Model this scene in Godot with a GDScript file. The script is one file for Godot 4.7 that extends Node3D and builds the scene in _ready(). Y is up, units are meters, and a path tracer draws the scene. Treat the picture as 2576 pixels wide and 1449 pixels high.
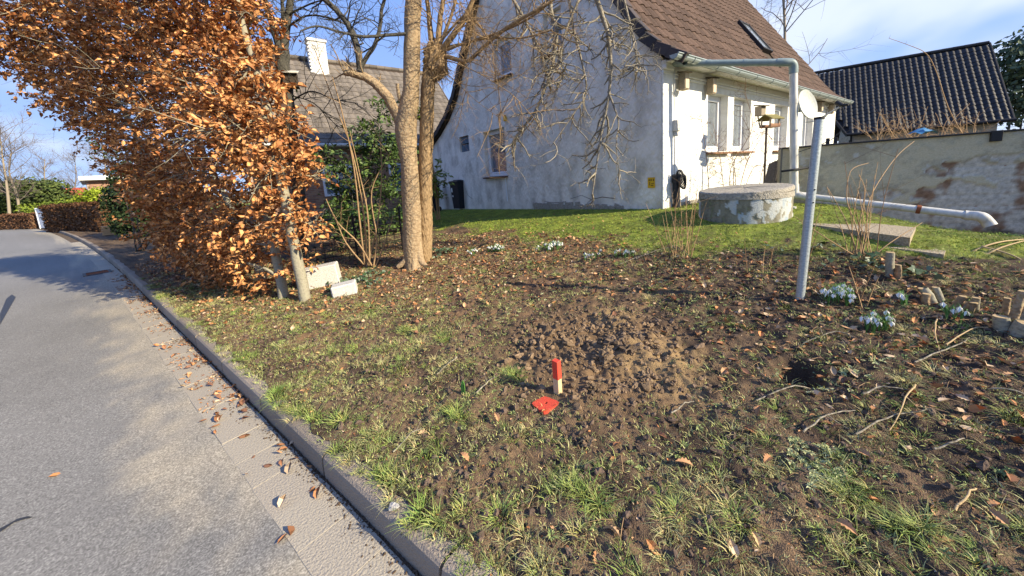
extends Node3D
# A verge with a red survey stake beside a lane, an old gabled house behind it. Units are metres, y is up, the lane lies at y = 0.

const EYE := Vector3(0, 1.6, 0)
const SUN := Vector3(0.7726, 0.479, 0.417)          # towards the sun
const KP := Vector2(-0.47, -1.25)                 # a point at the foot of the kerb (x, z)
const KD := Vector2(-0.78, -0.6258)               # along the kerb, away from the eye
const KN := Vector2(0.6258, -0.78)                # from the lane into the garden
const HOUSE := Vector3(2.839, 0.82, -6.7)         # foot of the house corner
const HOUSE_TURN := 0.62856
const WALL_A := Vector2(4.78, -6.3)               # garden wall, from end to beyond the frame
const WALL_D := Vector2(0.8758, 0.4827)

var rng := RandomNumberGenerator.new()
var n1 := FastNoiseLite.new()
var n2 := FastNoiseLite.new()
var n3 := FastNoiseLite.new()
var M := {}
var taken := {}
var cam_right: Vector3
var cam_up: Vector3
var cam_front: Vector3


class MB:
	# collects triangles; faces are given counter-clockwise as seen from outside and stored clockwise as Godot wants
	var v := PackedVector3Array()
	var n := PackedVector3Array()
	var c := PackedColorArray()
	var uv := PackedVector2Array()
	var col := Color.WHITE
	var colored := false
	var rough: FastNoiseLite = null
	var rough_by := 0.0

	func put(p: Vector3, nn: Vector3, u := Vector2.ZERO) -> void:
		v.append(p); n.append(nn); uv.append(u); c.append(col)

	func tri(a: Vector3, b: Vector3, d: Vector3) -> void:
		var nn := (b - a).cross(d - a).normalized()
		put(a, nn); put(d, nn); put(b, nn)

	func quad(a: Vector3, b: Vector3, d: Vector3, e: Vector3) -> void:
		tri(a, b, d); tri(a, d, e)

	func tri_out(a: Vector3, b: Vector3, d: Vector3, centre: Vector3) -> void:
		if (b - a).cross(d - a).dot((a + b + d) / 3.0 - centre) < 0.0: tri(a, d, b)
		else: tri(a, b, d)

	func quad_out(a: Vector3, b: Vector3, d: Vector3, e: Vector3, centre: Vector3) -> void:
		if (b - a).cross(d - a).dot((a + b + d + e) / 4.0 - centre) < 0.0: quad(a, e, d, b)
		else: quad(a, b, d, e)

	func tri_s(a: Vector3, b: Vector3, d: Vector3, na: Vector3, nb: Vector3, nd: Vector3) -> void:
		put(a, na); put(d, nd); put(b, nb)

	# box of full size s centred on t, its edges chamfered by ch
	func box(t: Transform3D, s: Vector3, ch := 0.0) -> void:
		var h := s / 2.0
		var centre := t.origin
		if ch <= 0.0:
			for ax in 3:
				for sg in [-1.0, 1.0]:
					var pts := []
					for k in [[-1, -1], [1, -1], [1, 1], [-1, 1]]:
						var q := Vector3.ZERO
						q[ax] = sg * h[ax]
						q[(ax + 1) % 3] = k[0] * h[(ax + 1) % 3]
						q[(ax + 2) % 3] = k[1] * h[(ax + 2) % 3]
						pts.append(t * q)
					quad_out(pts[0], pts[1], pts[2], pts[3], centre)
			return
		var at := func(ax: int, sx: float, sy: float, sz: float) -> Vector3:
			var q := Vector3(sx * (h.x - ch), sy * (h.y - ch), sz * (h.z - ch))
			q[ax] = [sx, sy, sz][ax] * h[ax]
			return t * q
		for ax in 3:
			for sg in [-1.0, 1.0]:
				var pts := []
				for k in [[-1.0, -1.0], [1.0, -1.0], [1.0, 1.0], [-1.0, 1.0]]:
					var s3 := [0.0, 0.0, 0.0]
					s3[ax] = sg; s3[(ax + 1) % 3] = k[0]; s3[(ax + 2) % 3] = k[1]
					pts.append(at.call(ax, s3[0], s3[1], s3[2]))
				quad_out(pts[0], pts[1], pts[2], pts[3], centre)
			var b := (ax + 1) % 3
			var d := (ax + 2) % 3
			for sb in [-1.0, 1.0]:
				for sd in [-1.0, 1.0]:
					var lo := [0.0, 0.0, 0.0]
					var hi := [0.0, 0.0, 0.0]
					lo[ax] = -1.0; hi[ax] = 1.0
					lo[b] = sb; hi[b] = sb; lo[d] = sd; hi[d] = sd
					quad_out(at.call(b, lo[0], lo[1], lo[2]), at.call(b, hi[0], hi[1], hi[2]), at.call(d, hi[0], hi[1], hi[2]), at.call(d, lo[0], lo[1], lo[2]), centre)
		for sx in [-1.0, 1.0]:
			for sy in [-1.0, 1.0]:
				for sz in [-1.0, 1.0]:
					tri_out(at.call(0, sx, sy, sz), at.call(1, sx, sy, sz), at.call(2, sx, sy, sz), centre)

	func bx(centre: Vector3, s: Vector3, ch := 0.0) -> void:
		box(Transform3D(Basis(), centre), s, ch)

	# round tube along pts with a radius for each point
	func tube_r(pts: PackedVector3Array, rad: PackedFloat32Array, sides := 6, caps := false) -> void:
		var m := pts.size()
		if m < 2: return
		var t0 := (pts[1] - pts[0]).normalized()
		var side := t0.cross(Vector3.UP if absf(t0.y) < 0.9 else Vector3.RIGHT).normalized()
		var ring := PackedVector3Array()
		var rn := PackedVector3Array()
		var walked := 0.0
		for i in m:
			var t := (pts[mini(i + 1, m - 1)] - pts[maxi(i - 1, 0)]).normalized()
			side = (side - t * side.dot(t)).normalized()
			var up := t.cross(side)
			var nr := PackedVector3Array()
			var nn := PackedVector3Array()
			for k in sides:
				var a := TAU * k / sides
				var o := side * cos(a) + up * sin(a)
				var w := 1.0
				if rough: w += rough_by * rough.get_noise_3dv((pts[i] + o * rad[i]) * Vector3(1.0, 0.3, 1.0))
				nr.append(pts[i] + o * rad[i] * w); nn.append(o)
			if i > 0:
				for k in sides:
					var j := (k + 1) % sides
					tri_s(ring[k], ring[j], nr[j], rn[k], rn[j], nn[j])
					tri_s(ring[k], nr[j], nr[k], rn[k], nn[j], nn[k])
			ring = nr; rn = nn
			if caps and (i == 0 or i == m - 1):
				for k in sides:
					tri_out(pts[i], nr[k], nr[(k + 1) % sides], pts[1] if i == 0 else pts[m - 2])

	func tube(pts: PackedVector3Array, r0: float, r1: float, sides := 6, caps := false) -> void:
		var rad := PackedFloat32Array()
		for i in pts.size(): rad.append(lerpf(r0, r1, float(i) / maxf(1.0, pts.size() - 1)))
		tube_r(pts, rad, sides, caps)

	# profile of (radius, height) turned about y at o
	func lathe(o: Vector3, prof: Array, sides := 24) -> void:
		for i in prof.size() - 1:
			var a: Vector2 = prof[i]
			var b: Vector2 = prof[i + 1]
			for k in sides:
				var p := TAU * k / sides
				var q := TAU * (k + 1) / sides
				var pa := o + Vector3(cos(p) * a.x, a.y, sin(p) * a.x)
				var qa := o + Vector3(cos(q) * a.x, a.y, sin(q) * a.x)
				var pb := o + Vector3(cos(p) * b.x, b.y, sin(p) * b.x)
				var qb := o + Vector3(cos(q) * b.x, b.y, sin(q) * b.x)
				if a.x > 0.0001: tri(pa, pb, qa)
				if b.x > 0.0001: tri(qa, pb, qb)

	# polygon (counter-clockwise in x, y) pushed from z0 to z1
	func prism(poly: PackedVector2Array, z0: float, z1: float, t := Transform3D()) -> void:
		var ids := Geometry2D.triangulate_polygon(poly)
		for i in range(0, ids.size(), 3):
			var a := poly[ids[i]]
			var b := poly[ids[i + 1]]
			var d := poly[ids[i + 2]]
			if (b - a).cross(d - a) < 0.0:
				var e := b; b = d; d = e
			tri(t * Vector3(a.x, a.y, z1), t * Vector3(b.x, b.y, z1), t * Vector3(d.x, d.y, z1))
			tri(t * Vector3(a.x, a.y, z0), t * Vector3(d.x, d.y, z0), t * Vector3(b.x, b.y, z0))
		for i in poly.size():
			var a := poly[i]
			var b := poly[(i + 1) % poly.size()]
			quad(t * Vector3(a.x, a.y, z0), t * Vector3(b.x, b.y, z0), t * Vector3(b.x, b.y, z1), t * Vector3(a.x, a.y, z1))

	func mesh(m: Material = null) -> ArrayMesh:
		var am := ArrayMesh.new()
		if v.is_empty(): return am
		var arr := []
		arr.resize(Mesh.ARRAY_MAX)
		arr[Mesh.ARRAY_VERTEX] = v
		arr[Mesh.ARRAY_NORMAL] = n
		arr[Mesh.ARRAY_TEX_UV] = uv
		if colored: arr[Mesh.ARRAY_COLOR] = c
		am.add_surface_from_arrays(Mesh.PRIMITIVE_TRIANGLES, arr)
		if m: am.surface_set_material(0, m)
		return am


# ---------------------------------------------------------------- naming and placing
func numbered(called: String) -> String:
	taken[called] = taken.get(called, -1) + 1
	return called if taken[called] == 0 else "%s_%03d" % [called, taken[called]]

func tag(o: Node, label: String, category: String, group := "", kind := "") -> void:
	if label: o.set_meta("label", label)
	if category: o.set_meta("category", category)
	if group: o.set_meta("group", group)
	if kind: o.set_meta("kind", kind)

func thing(called: String, label: String, category: String, where := Vector3.ZERO, turn := 0.0, group := "") -> Node3D:
	var o := Node3D.new()
	o.name = numbered(called)
	add_child(o)
	o.position = where
	o.rotation.y = turn
	tag(o, label, category, group)
	return o

func part(parent: Node, called: String, mb: MB, m: Material, xf := Transform3D()) -> MeshInstance3D:
	return part_m(parent, called, mb.mesh(), m, xf)

func part_m(parent: Node, called: String, me: Mesh, m: Material, xf := Transform3D()) -> MeshInstance3D:
	var o := MeshInstance3D.new()
	o.name = called if parent != self else numbered(called)
	o.mesh = me
	o.material_override = m
	o.transform = xf
	parent.add_child(o, true)
	return o

func solo(called: String, mb: MB, m: Material, label: String, category: String, where := Vector3.ZERO, group := "") -> MeshInstance3D:
	var o := part(self, called, mb, m, Transform3D(Basis(), where))
	tag(o, label, category, group)
	return o

func structure(called: String, mb: MB, m: Material) -> MeshInstance3D:
	var o := part(self, called, mb, m)
	o.set_meta("kind", "structure")
	return o

func copies(parent: Node, called: String, me: Mesh, m: Material, xfs: Array, cols: Array = []) -> MultiMeshInstance3D:
	var mm := MultiMesh.new()
	mm.transform_format = MultiMesh.TRANSFORM_3D
	mm.use_colors = not cols.is_empty()
	mm.mesh = me
	mm.instance_count = xfs.size()
	for i in xfs.size():
		mm.set_instance_transform(i, xfs[i])
		if cols: mm.set_instance_color(i, cols[i])
	var o := MultiMeshInstance3D.new()
	o.name = called if parent != self else numbered(called)
	o.multimesh = mm
	o.material_override = m
	parent.add_child(o, true)
	o.set_meta("kind", "stuff")
	return o

# ---------------------------------------------------------------- places
func look(px: float, py: float) -> Vector3:
	return cam_right * (px - 1288.0) / 900.0 - cam_up * (py - 585.0) / 900.0 + cam_front

func at(px: float, py: float, d: float) -> Vector3:    # the point d metres ahead of the eye along that line of sight
	var r := look(px, py)
	return EYE + r * (d / -r.z)

func path_at(list: Array) -> PackedVector3Array:
	var o := PackedVector3Array()
	for p in list: o.append(at(p[0], p[1], p[2]))
	return o

func on_ground(px: float, py: float) -> Vector3:
	var r := look(px, py)
	var t := 0.6
	while t < 60.0:
		var p := EYE + r * t
		if p.y < base_h(p.x, p.z): break
		t += 0.02
	var q := EYE + r * t
	q.y = gy(q.x, q.z)
	return q

func ud(x: float, z: float) -> Vector2:
	var p := Vector2(x, z) - KP
	return Vector2(p.dot(KD), p.dot(KN))

func xz(u: float, d: float) -> Vector2:
	return KP + KD * u + KN * d

func bend(u: float) -> float:                          # the lane swings gently to the left far away
	return -0.0012 * maxf(0.0, u - 8.0) ** 2

func base_h(x: float, z: float) -> float:
	var q := ud(x, z)
	var d := q.y - bend(q.x)
	var p := 0.49 + 0.33 * clampf((x + 3.0) / 5.84, 0, 1)
	p = lerpf(p, 0.25, clampf((q.x - 14.0) / 10.0, 0, 1))
	var e := clampf((d - 0.1) / 6.2, 0, 1)
	e = e * e * (3 - 2 * e) * 0.5 + e * 0.5
	var h := 0.14 + (p - 0.14) * e
	# sunken gully in front of the garden wall
	var w := Vector2(x, z) - WALL_A
	var along := w.dot(WALL_D)
	var off := w.dot(Vector2(-WALL_D.y, WALL_D.x))
	if along > 0.2 and off > -1.5:
		h -= smoothstep(0.4, 2.6, along) * 0.6 * (1.0 - smoothstep(0.7, 2.9, off))
	return h

var LUMPS := []                                        # x, z, radius, height
func gy(x: float, z: float) -> float:
	var q := ud(x, z)
	var h := base_h(x, z)
	var a := 1.0 - 0.7 * smoothstep(3.6, 4.8, q.y)
	if q.x > 12.0 or q.y > 9.0: return h + n1.get_noise_2d(x, z) * 0.02
	a *= smoothstep(0.04, 0.25, q.y)
	var bare := 0.0
	for l in LUMPS:
		var r2: float = ((x - l[0]) ** 2 + (z - l[1]) ** 2) / (l[2] * l[2])
		if r2 < 6.0:
			h += l[3] * exp(-r2 * r2 if l[3] < -0.1 else -r2)
			bare += exp(-r2 * 0.5)
	a *= 1.0 + 0.5 * minf(bare, 1.0)
	a *= 0.05 + 0.95 * smoothstep(0.08, 0.28, Vector2((x - 0.1) * 0.7, z + 2.12).length())
	return h + a * (n1.get_noise_2d(x, z) * 0.035 + n2.get_noise_2d(x, z) * 0.022 + n3.get_noise_2d(x, z) * 0.011)

func curve(ctrl: PackedVector3Array, per := 4) -> PackedVector3Array:
	var o := PackedVector3Array()
	var m := ctrl.size()
	for i in m - 1:
		var a := ctrl[maxi(i - 1, 0)]
		var d := ctrl[mini(i + 2, m - 1)]
		for k in per: o.append(ctrl[i].cubic_interpolate(ctrl[i + 1], a, d, float(k) / per))
	o.append(ctrl[m - 1])
	return o

func rv() -> Vector3:
	return Vector3(rng.randf_range(-1, 1), rng.randf_range(-1, 1), rng.randf_range(-1, 1))

func turned(where: Vector3, normal: Vector3, spin: float, s: Vector3) -> Transform3D:
	var b := Basis(Quaternion(Vector3.UP, normal.normalized())) if normal.normalized().y > -0.999 else Basis(Vector3.RIGHT, PI)
	return Transform3D(b * Basis(Vector3.UP, spin) * Basis.from_scale(s), where)

# ---------------------------------------------------------------- materials
func lin(r: float, g: float, b: float) -> Color:       # a real-world base colour
	return Color(r, g, b).linear_to_srgb()

func ntex(freq: float, stops: Array, seed_ := 1, octaves := 4, size := 512, kind := FastNoiseLite.TYPE_SIMPLEX_SMOOTH) -> NoiseTexture2D:
	var f := FastNoiseLite.new()
	f.noise_type = kind
	f.frequency = freq
	f.seed = seed_
	f.fractal_octaves = octaves
	var t := NoiseTexture2D.new()
	t.width = size; t.height = size
	t.seamless = true
	t.noise = f
	var g := Gradient.new()
	var off := PackedFloat32Array()
	var cc := PackedColorArray()
	for s in stops:
		off.append(s[0]); cc.append(s[1])
	g.offsets = off; g.colors = cc
	t.color_ramp = g
	return t

func bump(freq: float, seed_: int, strength := 4.0, octaves := 4, size := 512) -> NoiseTexture2D:
	var f := FastNoiseLite.new()
	f.frequency = freq
	f.seed = seed_
	f.fractal_octaves = octaves
	var t := NoiseTexture2D.new()
	t.width = size; t.height = size
	t.seamless = true
	t.noise = f
	t.as_normal_map = true
	t.bump_strength = strength
	return t

func mat(called: String, c: Color, rough := 0.85, tex: Texture2D = null, scale := 1.0, nrm: Texture2D = null, ns := 1.0) -> StandardMaterial3D:
	var m := StandardMaterial3D.new()
	m.resource_name = called
	m.albedo_color = c
	m.roughness = rough
	m.metallic_specular = 0.35
	if tex: m.albedo_texture = tex
	if nrm:
		m.normal_enabled = true
		m.normal_texture = nrm
		m.normal_scale = ns
	if tex or nrm:
		m.uv1_triplanar = true
		m.uv1_world_triplanar = true
		m.uv1_scale = Vector3.ONE * scale
	M[called] = m
	return m

func vmat(called: String, rough := 0.85, tex: Texture2D = null, scale := 1.0, nrm: Texture2D = null, ns := 1.0) -> StandardMaterial3D:
	var m := mat(called, Color.WHITE, rough, tex, scale, nrm, ns)
	m.vertex_color_use_as_albedo = true
	return m

func greys(lo: float, hi: float) -> Array:
	return [[0.0, lin(lo, lo, lo)], [0.35, lin(lerpf(lo, hi, 0.4), lerpf(lo, hi, 0.4), lerpf(lo, hi, 0.4))], [1.0, lin(hi, hi, hi)]]

func make_materials() -> void:
	var fine := bump(0.09, 5, 6.0)
	var soft := bump(0.03, 6, 5.0)
	var speck := ntex(0.16, greys(0.45, 1.0), 7, 3)
	var cloudy := ntex(0.012, greys(0.6, 1.0), 8, 5)
	vmat("soil", 0.95, ntex(0.12, greys(0.3, 1.0), 3, 5, 1024), 1.1, bump(0.11, 4, 9.0, 5, 1024), 1.0)
	vmat("asphalt", 0.9, ntex(0.3, [[0.0, lin(0.18, 0.174, 0.16)], [0.3, lin(0.30, 0.29, 0.268)], [0.6, lin(0.43, 0.417, 0.385)], [0.8, lin(0.6, 0.58, 0.53)], [1.0, lin(0.9, 0.87, 0.8)]], 11, 2, 1024, FastNoiseLite.TYPE_VALUE), 0.6)
	mat("tar", lin(0.035, 0.036, 0.04), 0.55, null, 1.0, fine, 0.4)
	mat("gutter_grit", Color.WHITE, 0.95, ntex(0.15, [[0.0, lin(0.06, 0.042, 0.028)], [1.0, lin(0.20, 0.15, 0.10)]], 15, 4), 2.0, fine, 1.0)
	vmat("paver", 0.9, ntex(0.2, greys(0.45, 1.0), 13, 5), 1.2, fine, 0.35)
	vmat("kerb", 0.9, ntex(0.13, greys(0.6, 1.0), 14, 4), 1.5, fine, 0.8)
	vmat("grass", 0.7).backlight = lin(0.5, 0.5, 0.25)
	vmat("leaf_litter", 0.75).backlight = lin(0.25, 0.2, 0.12)
	vmat("beech_leaf", 0.6).backlight = lin(0.65, 0.42, 0.24)
	vmat("green_leaf", 0.38).backlight = lin(0.35, 0.4, 0.15)
	vmat("petal", 0.6).backlight = lin(0.5, 0.5, 0.5)
	mat("bark_grey", Color.WHITE, 0.9, ntex(0.035, [[0.0, lin(0.13, 0.09, 0.055)], [0.45, lin(0.29, 0.205, 0.12)], [0.7, lin(0.37, 0.28, 0.18)], [1.0, lin(0.26, 0.24, 0.12)]], 21, 4), 1.2, soft, 1.7)
	mat("bark_gold", Color.WHITE, 0.9, ntex(0.07, [[0.0, lin(0.10, 0.06, 0.03)], [0.45, lin(0.28, 0.19, 0.1)], [1.0, lin(0.42, 0.30, 0.17)]], 22, 4), 1.0, soft, 1.8).uv1_scale = Vector3(1.6, 0.35, 1.6)
	mat("bark_beech", Color.WHITE, 0.85, ntex(0.06, [[0.0, lin(0.12, 0.11, 0.08)], [0.5, lin(0.32, 0.29, 0.22)], [1.0, lin(0.2, 0.22, 0.12)]], 23, 4), 1.3, soft, 0.6)
	mat("bark_dark", Color.WHITE, 0.92, ntex(0.06, [[0.0, lin(0.03, 0.028, 0.024)], [0.55, lin(0.075, 0.07, 0.06)], [1.0, lin(0.15, 0.15, 0.11)]], 24, 4), 1.3, soft, 1.2)
	mat("twig_pale", Color.WHITE, 0.85, ntex(0.05, [[0.0, lin(0.055, 0.045, 0.032)], [0.42, lin(0.17, 0.145, 0.105)], [0.7, lin(0.38, 0.345, 0.275)], [1.0, lin(0.25, 0.225, 0.14)]], 25, 3), 1.6)
	mat("twig_brown", lin(0.15, 0.09, 0.05), 0.85)
	mat("twig_tan", lin(0.33, 0.22, 0.12), 0.85)
	mat("twig_far", lin(0.17, 0.14, 0.12), 0.9)
	mat("birch_far", lin(0.30, 0.25, 0.19), 0.9)
	mat("wood_cut", Color.WHITE, 0.8, ntex(0.06, [[0.0, lin(0.28, 0.19, 0.09)], [1.0, lin(0.55, 0.42, 0.24)]], 26, 3), 3.0)
	mat("stake_wood", Color.WHITE, 0.7, ntex(0.03, [[0.0, lin(0.52, 0.36, 0.18)], [1.0, lin(0.72, 0.55, 0.33)]], 27, 3), 4.0).uv1_scale = Vector3(18, 1.5, 18)
	mat("peg_paint", Color.WHITE, 0.7, ntex(0.06, [[0.0, lin(0.10, 0.055, 0.035)], [0.3, lin(0.16, 0.07, 0.045)], [0.4, lin(0.60, 0.06, 0.035)], [1.0, lin(0.80, 0.11, 0.06)]], 29, 4), 7.0, fine, 0.8)
	mat("red_paint", Color.WHITE, 0.5, ntex(0.05, [[0.0, lin(0.50, 0.04, 0.025)], [0.5, lin(0.70, 0.07, 0.04)], [1.0, lin(0.82, 0.14, 0.09)]], 28, 4), 7.0, soft, 0.3)
	mat("dark_hole", lin(0.03, 0.02, 0.015), 0.95)
	# house
	mat("plaster_grey", Color.WHITE, 0.92, ntex(0.008, [[0.0, lin(0.33, 0.30, 0.255)], [0.3, lin(0.57, 0.53, 0.46)], [0.55, lin(0.76, 0.715, 0.63)], [1.0, lin(0.82, 0.78, 0.70)]], 31, 6, 1024), 0.35, fine, 0.3).uv1_scale = Vector3(0.33, 0.13, 0.33)
	mat("plaster_white", Color.WHITE, 0.9, ntex(0.014, [[0.0, lin(0.64, 0.62, 0.55)], [0.4, lin(0.77, 0.76, 0.71)], [1.0, lin(0.82, 0.82, 0.79)]], 32, 5, 1024), 0.3, fine, 0.35)
	mat("concrete", Color.WHITE, 0.92, ntex(0.05, [[0.0, lin(0.16, 0.145, 0.115)], [0.5, lin(0.33, 0.30, 0.25)], [1.0, lin(0.46, 0.43, 0.36)]], 33, 5), 0.9, fine, 0.8)
	mat("concrete_pale", Color.WHITE, 0.9, ntex(0.05, [[0.0, lin(0.36, 0.34, 0.30)], [0.5, lin(0.55, 0.53, 0.48)], [1.0, lin(0.66, 0.64, 0.58)]], 34, 5), 1.6, fine, 0.8)
	mat("slab", Color.WHITE, 0.92, ntex(0.06, [[0.0, lin(0.20, 0.16, 0.10)], [0.5, lin(0.36, 0.30, 0.21)], [1.0, lin(0.46, 0.40, 0.29)]], 35, 5), 1.1, fine, 0.8)
	vmat("peeling", 0.93, ntex(0.06, greys(0.62, 1.0), 36, 5), 1.5, fine, 0.8)
	for k in 3:
		var f: float = [1.0, 0.8, 1.18][k]
		mat("tile_brown_%d" % k, Color.WHITE, 0.85, ntex(0.05, [[0.0, lin(0.035 * f, 0.025 * f, 0.02 * f)], [0.5, lin(0.09 * f, 0.056 * f, 0.04 * f)], [1.0, lin(0.16 * f, 0.105 * f, 0.08 * f)]], 40 + k, 5), 1.4)
		mat("tile_taupe_%d" % k, Color.WHITE, 0.85, ntex(0.05, [[0.0, lin(0.085 * f, 0.072 * f, 0.06 * f)], [0.5, lin(0.14 * f, 0.12 * f, 0.10 * f)], [1.0, lin(0.2 * f, 0.175 * f, 0.15 * f)]], 44 + k, 5), 1.0)
		mat("tile_black_%d" % k, lin(0.027 * f, 0.026 * f, 0.026 * f), 0.48)
		mat("brick_%d" % k, [lin(0.34, 0.19, 0.12), lin(0.42, 0.25, 0.15), lin(0.28, 0.15, 0.10)][k], 0.9)
		mat("brick_white_%d" % k, [lin(0.74, 0.72, 0.68), lin(0.68, 0.66, 0.61), lin(0.78, 0.76, 0.72)][k], 0.85)
		mat("brick_pale_%d" % k, [lin(0.42, 0.37, 0.28), lin(0.35, 0.31, 0.24), lin(0.48, 0.43, 0.34)][k], 0.9)
		mat("verge_%d" % k, [lin(0.05, 0.042, 0.042), lin(0.065, 0.052, 0.05), lin(0.04, 0.035, 0.036)][k], 0.7)
	mat("mortar", lin(0.36, 0.34, 0.3), 0.95)
	mat("zinc", Color.WHITE, 0.45, ntex(0.03, [[0.0, lin(0.28, 0.33, 0.32)], [1.0, lin(0.46, 0.51, 0.50)]], 51, 4), 1.2).metallic = 0.45
	mat("galvanised", Color.WHITE, 0.5, ntex(0.05, [[0.0, lin(0.24, 0.28, 0.285)], [0.5, lin(0.38, 0.42, 0.42)], [1.0, lin(0.5, 0.54, 0.54)]], 52, 4), 2.2, soft, 0.2).metallic = 0.4
	mat("pipe_white", Color.WHITE, 0.5, ntex(0.02, [[0.0, lin(0.34, 0.33, 0.28)], [0.4, lin(0.54, 0.53, 0.48)], [1.0, lin(0.66, 0.65, 0.61)]], 53, 5), 0.8).uv1_scale = Vector3(1.6, 0.35, 1.6)
	mat("pipe_teal", Color.WHITE, 0.45, ntex(0.02, [[0.0, lin(0.16, 0.21, 0.21)], [1.0, lin(0.26, 0.32, 0.32)]], 54, 4), 0.8)
	mat("rust", lin(0.22, 0.07, 0.03), 0.9)
	mat("dark_metal", lin(0.02, 0.02, 0.022), 0.55)
	mat("black_plastic", lin(0.016, 0.018, 0.024), 0.45)
	mat("pvc", lin(0.74, 0.75, 0.76), 0.35)
	mat("sill_brown", lin(0.10, 0.05, 0.035), 0.6)
	mat("sill_tile", lin(0.26, 0.14, 0.08), 0.7)
	mat("wood_grey", Color.WHITE, 0.9, ntex(0.05, [[0.0, lin(0.14, 0.11, 0.075)], [0.5, lin(0.30, 0.25, 0.18)], [1.0, lin(0.42, 0.36, 0.26)]], 55, 4), 2.2)
	mat("wood_pale", lin(0.56, 0.46, 0.33), 0.8)
	mat("wood_dark", lin(0.055, 0.04, 0.03), 0.85)
	mat("moss_wood", Color.WHITE, 0.95, ntex(0.06, [[0.0, lin(0.12, 0.10, 0.04)], [1.0, lin(0.30, 0.27, 0.10)]], 56, 4), 3.0)
	mat("roof_slate", lin(0.03, 0.03, 0.033), 0.7)
	mat("yellow_plate", lin(0.68, 0.40, 0.02), 0.5)
	mat("black_print", lin(0.02, 0.02, 0.02), 0.6)
	mat("white_paint", lin(0.76, 0.77, 0.76), 0.55)
	mat("dish_white", Color.WHITE, 0.5, ntex(0.03, [[0.0, lin(0.34, 0.37, 0.24)], [0.4, lin(0.54, 0.55, 0.48)], [1.0, lin(0.64, 0.64, 0.61)]], 57, 4), 3.0).uv1_scale = Vector3(6.0, 0.8, 6.0)
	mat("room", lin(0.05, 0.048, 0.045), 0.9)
	mat("curtain", lin(0.62, 0.62, 0.6), 0.9)
	mat("red_plastic", lin(0.62, 0.03, 0.03), 0.4)
	mat("blue_plastic", lin(0.06, 0.2, 0.36), 0.5)
	mat("box_wood", lin(0.48, 0.31, 0.16), 0.85)
	mat("roof_red", lin(0.42, 0.10, 0.06), 0.8)
	vmat("hedge_leaf", 0.85)
	var glass := mat("glass", Color(0.75, 0.8, 0.85, 0.16), 0.03)
	glass.transparency = BaseMaterial3D.TRANSPARENCY_ALPHA
	glass.metallic_specular = 0.4
	mat("glass_block", lin(0.10, 0.15, 0.2), 0.12).metallic_specular = 0.6
	vmat("far_ground", 0.95, cloudy, 0.1)
	vmat("stone", 0.92, speck, 2.0, fine, 0.7)


# ---------------------------------------------------------------- camera, sky, sun
func set_stage() -> void:
	var pitch := deg_to_rad(8.8)
	var roll := deg_to_rad(3.8)
	var up0 := Vector3(0, cos(pitch), -sin(pitch))
	cam_front = Vector3(0, -sin(pitch), -cos(pitch))
	cam_right = Vector3.RIGHT * cos(roll) - up0 * sin(roll)
	cam_up = Vector3.RIGHT * sin(roll) + up0 * cos(roll)
	var cam := Camera3D.new()
	cam.name = "camera"
	cam.set_frustum(0.05 * 1449.0 / 900.0, Vector2(0, -139.5 / 900.0 * 0.05), 0.05, 900.0)
	cam.transform = Transform3D(Basis(cam_right, cam_up, -cam_front), EYE)
	add_child(cam)
	cam.current = true

	var env := Environment.new()
	env.background_mode = Environment.BG_SKY
	env.tonemap_mode = Environment.TONE_MAPPER_LINEAR
	env.tonemap_exposure = 2.0
	env.sdfgi_enabled = true
	env.ssao_enabled = true
	env.ssil_enabled = true
	var w := 1024
	var h := 512
	var im := Image.create(w, h, false, Image.FORMAT_RGBF)
	var wisps := FastNoiseLite.new()
	wisps.seed = 71; wisps.frequency = 1.3; wisps.fractal_octaves = 5
	var banks := FastNoiseLite.new()
	banks.seed = 19; banks.frequency = 0.55; banks.fractal_octaves = 3
	for j in h:
		var el := PI * (0.5 - (j + 0.5) / h)
		var y := sin(el)
		for i in w:
			var az := TAU * (i + 0.5) / w
			var dir := Vector3(sin(az) * cos(el), y, -cos(az) * cos(el))
			var t := clampf(maxf(y, 0.0) / 0.75, 0, 1)
			var c := Color(0.50, 0.68, 0.98).lerp(Color(0.11, 0.27, 0.80), pow(t, 0.62))
			if y > -0.02:
				var s := 1.0 / (maxf(y, 0.0) + 0.28)
				var p := Vector3(dir.x * s * 1.4, dir.z * s * 0.8, 0.3)
				var cover := banks.get_noise_3dv(p) * 0.9 + wisps.get_noise_3dv(p * 1.6) * 0.55 + 0.15 + 0.36 * dir.x
				cover = smoothstep(0.0, 0.75, cover)
				c = c.lerp(Color(0.78, 0.85, 0.97), cover * 0.8)
			else:
				c = Color(0.16, 0.15, 0.12)
			im.set_pixel(i, j, c)
	var sky_mat := PanoramaSkyMaterial.new()
	sky_mat.panorama = ImageTexture.create_from_image(im)
	sky_mat.energy_multiplier = 1.0
	var sky := Sky.new()
	sky.sky_material = sky_mat
	env.sky = sky
	env.background_energy_multiplier = 0.62
	var we := WorldEnvironment.new()
	we.name = "environment"
	we.environment = env
	add_child(we)

	var sun := DirectionalLight3D.new()
	sun.name = "sun"
	sun.light_energy = 1.6
	sun.light_color = Color(1.0, 0.94, 0.82)
	sun.light_angular_distance = 0.53
	sun.shadow_enabled = true
	sun.basis = Basis.looking_at(-SUN.normalized(), Vector3.UP)
	add_child(sun)

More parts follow.
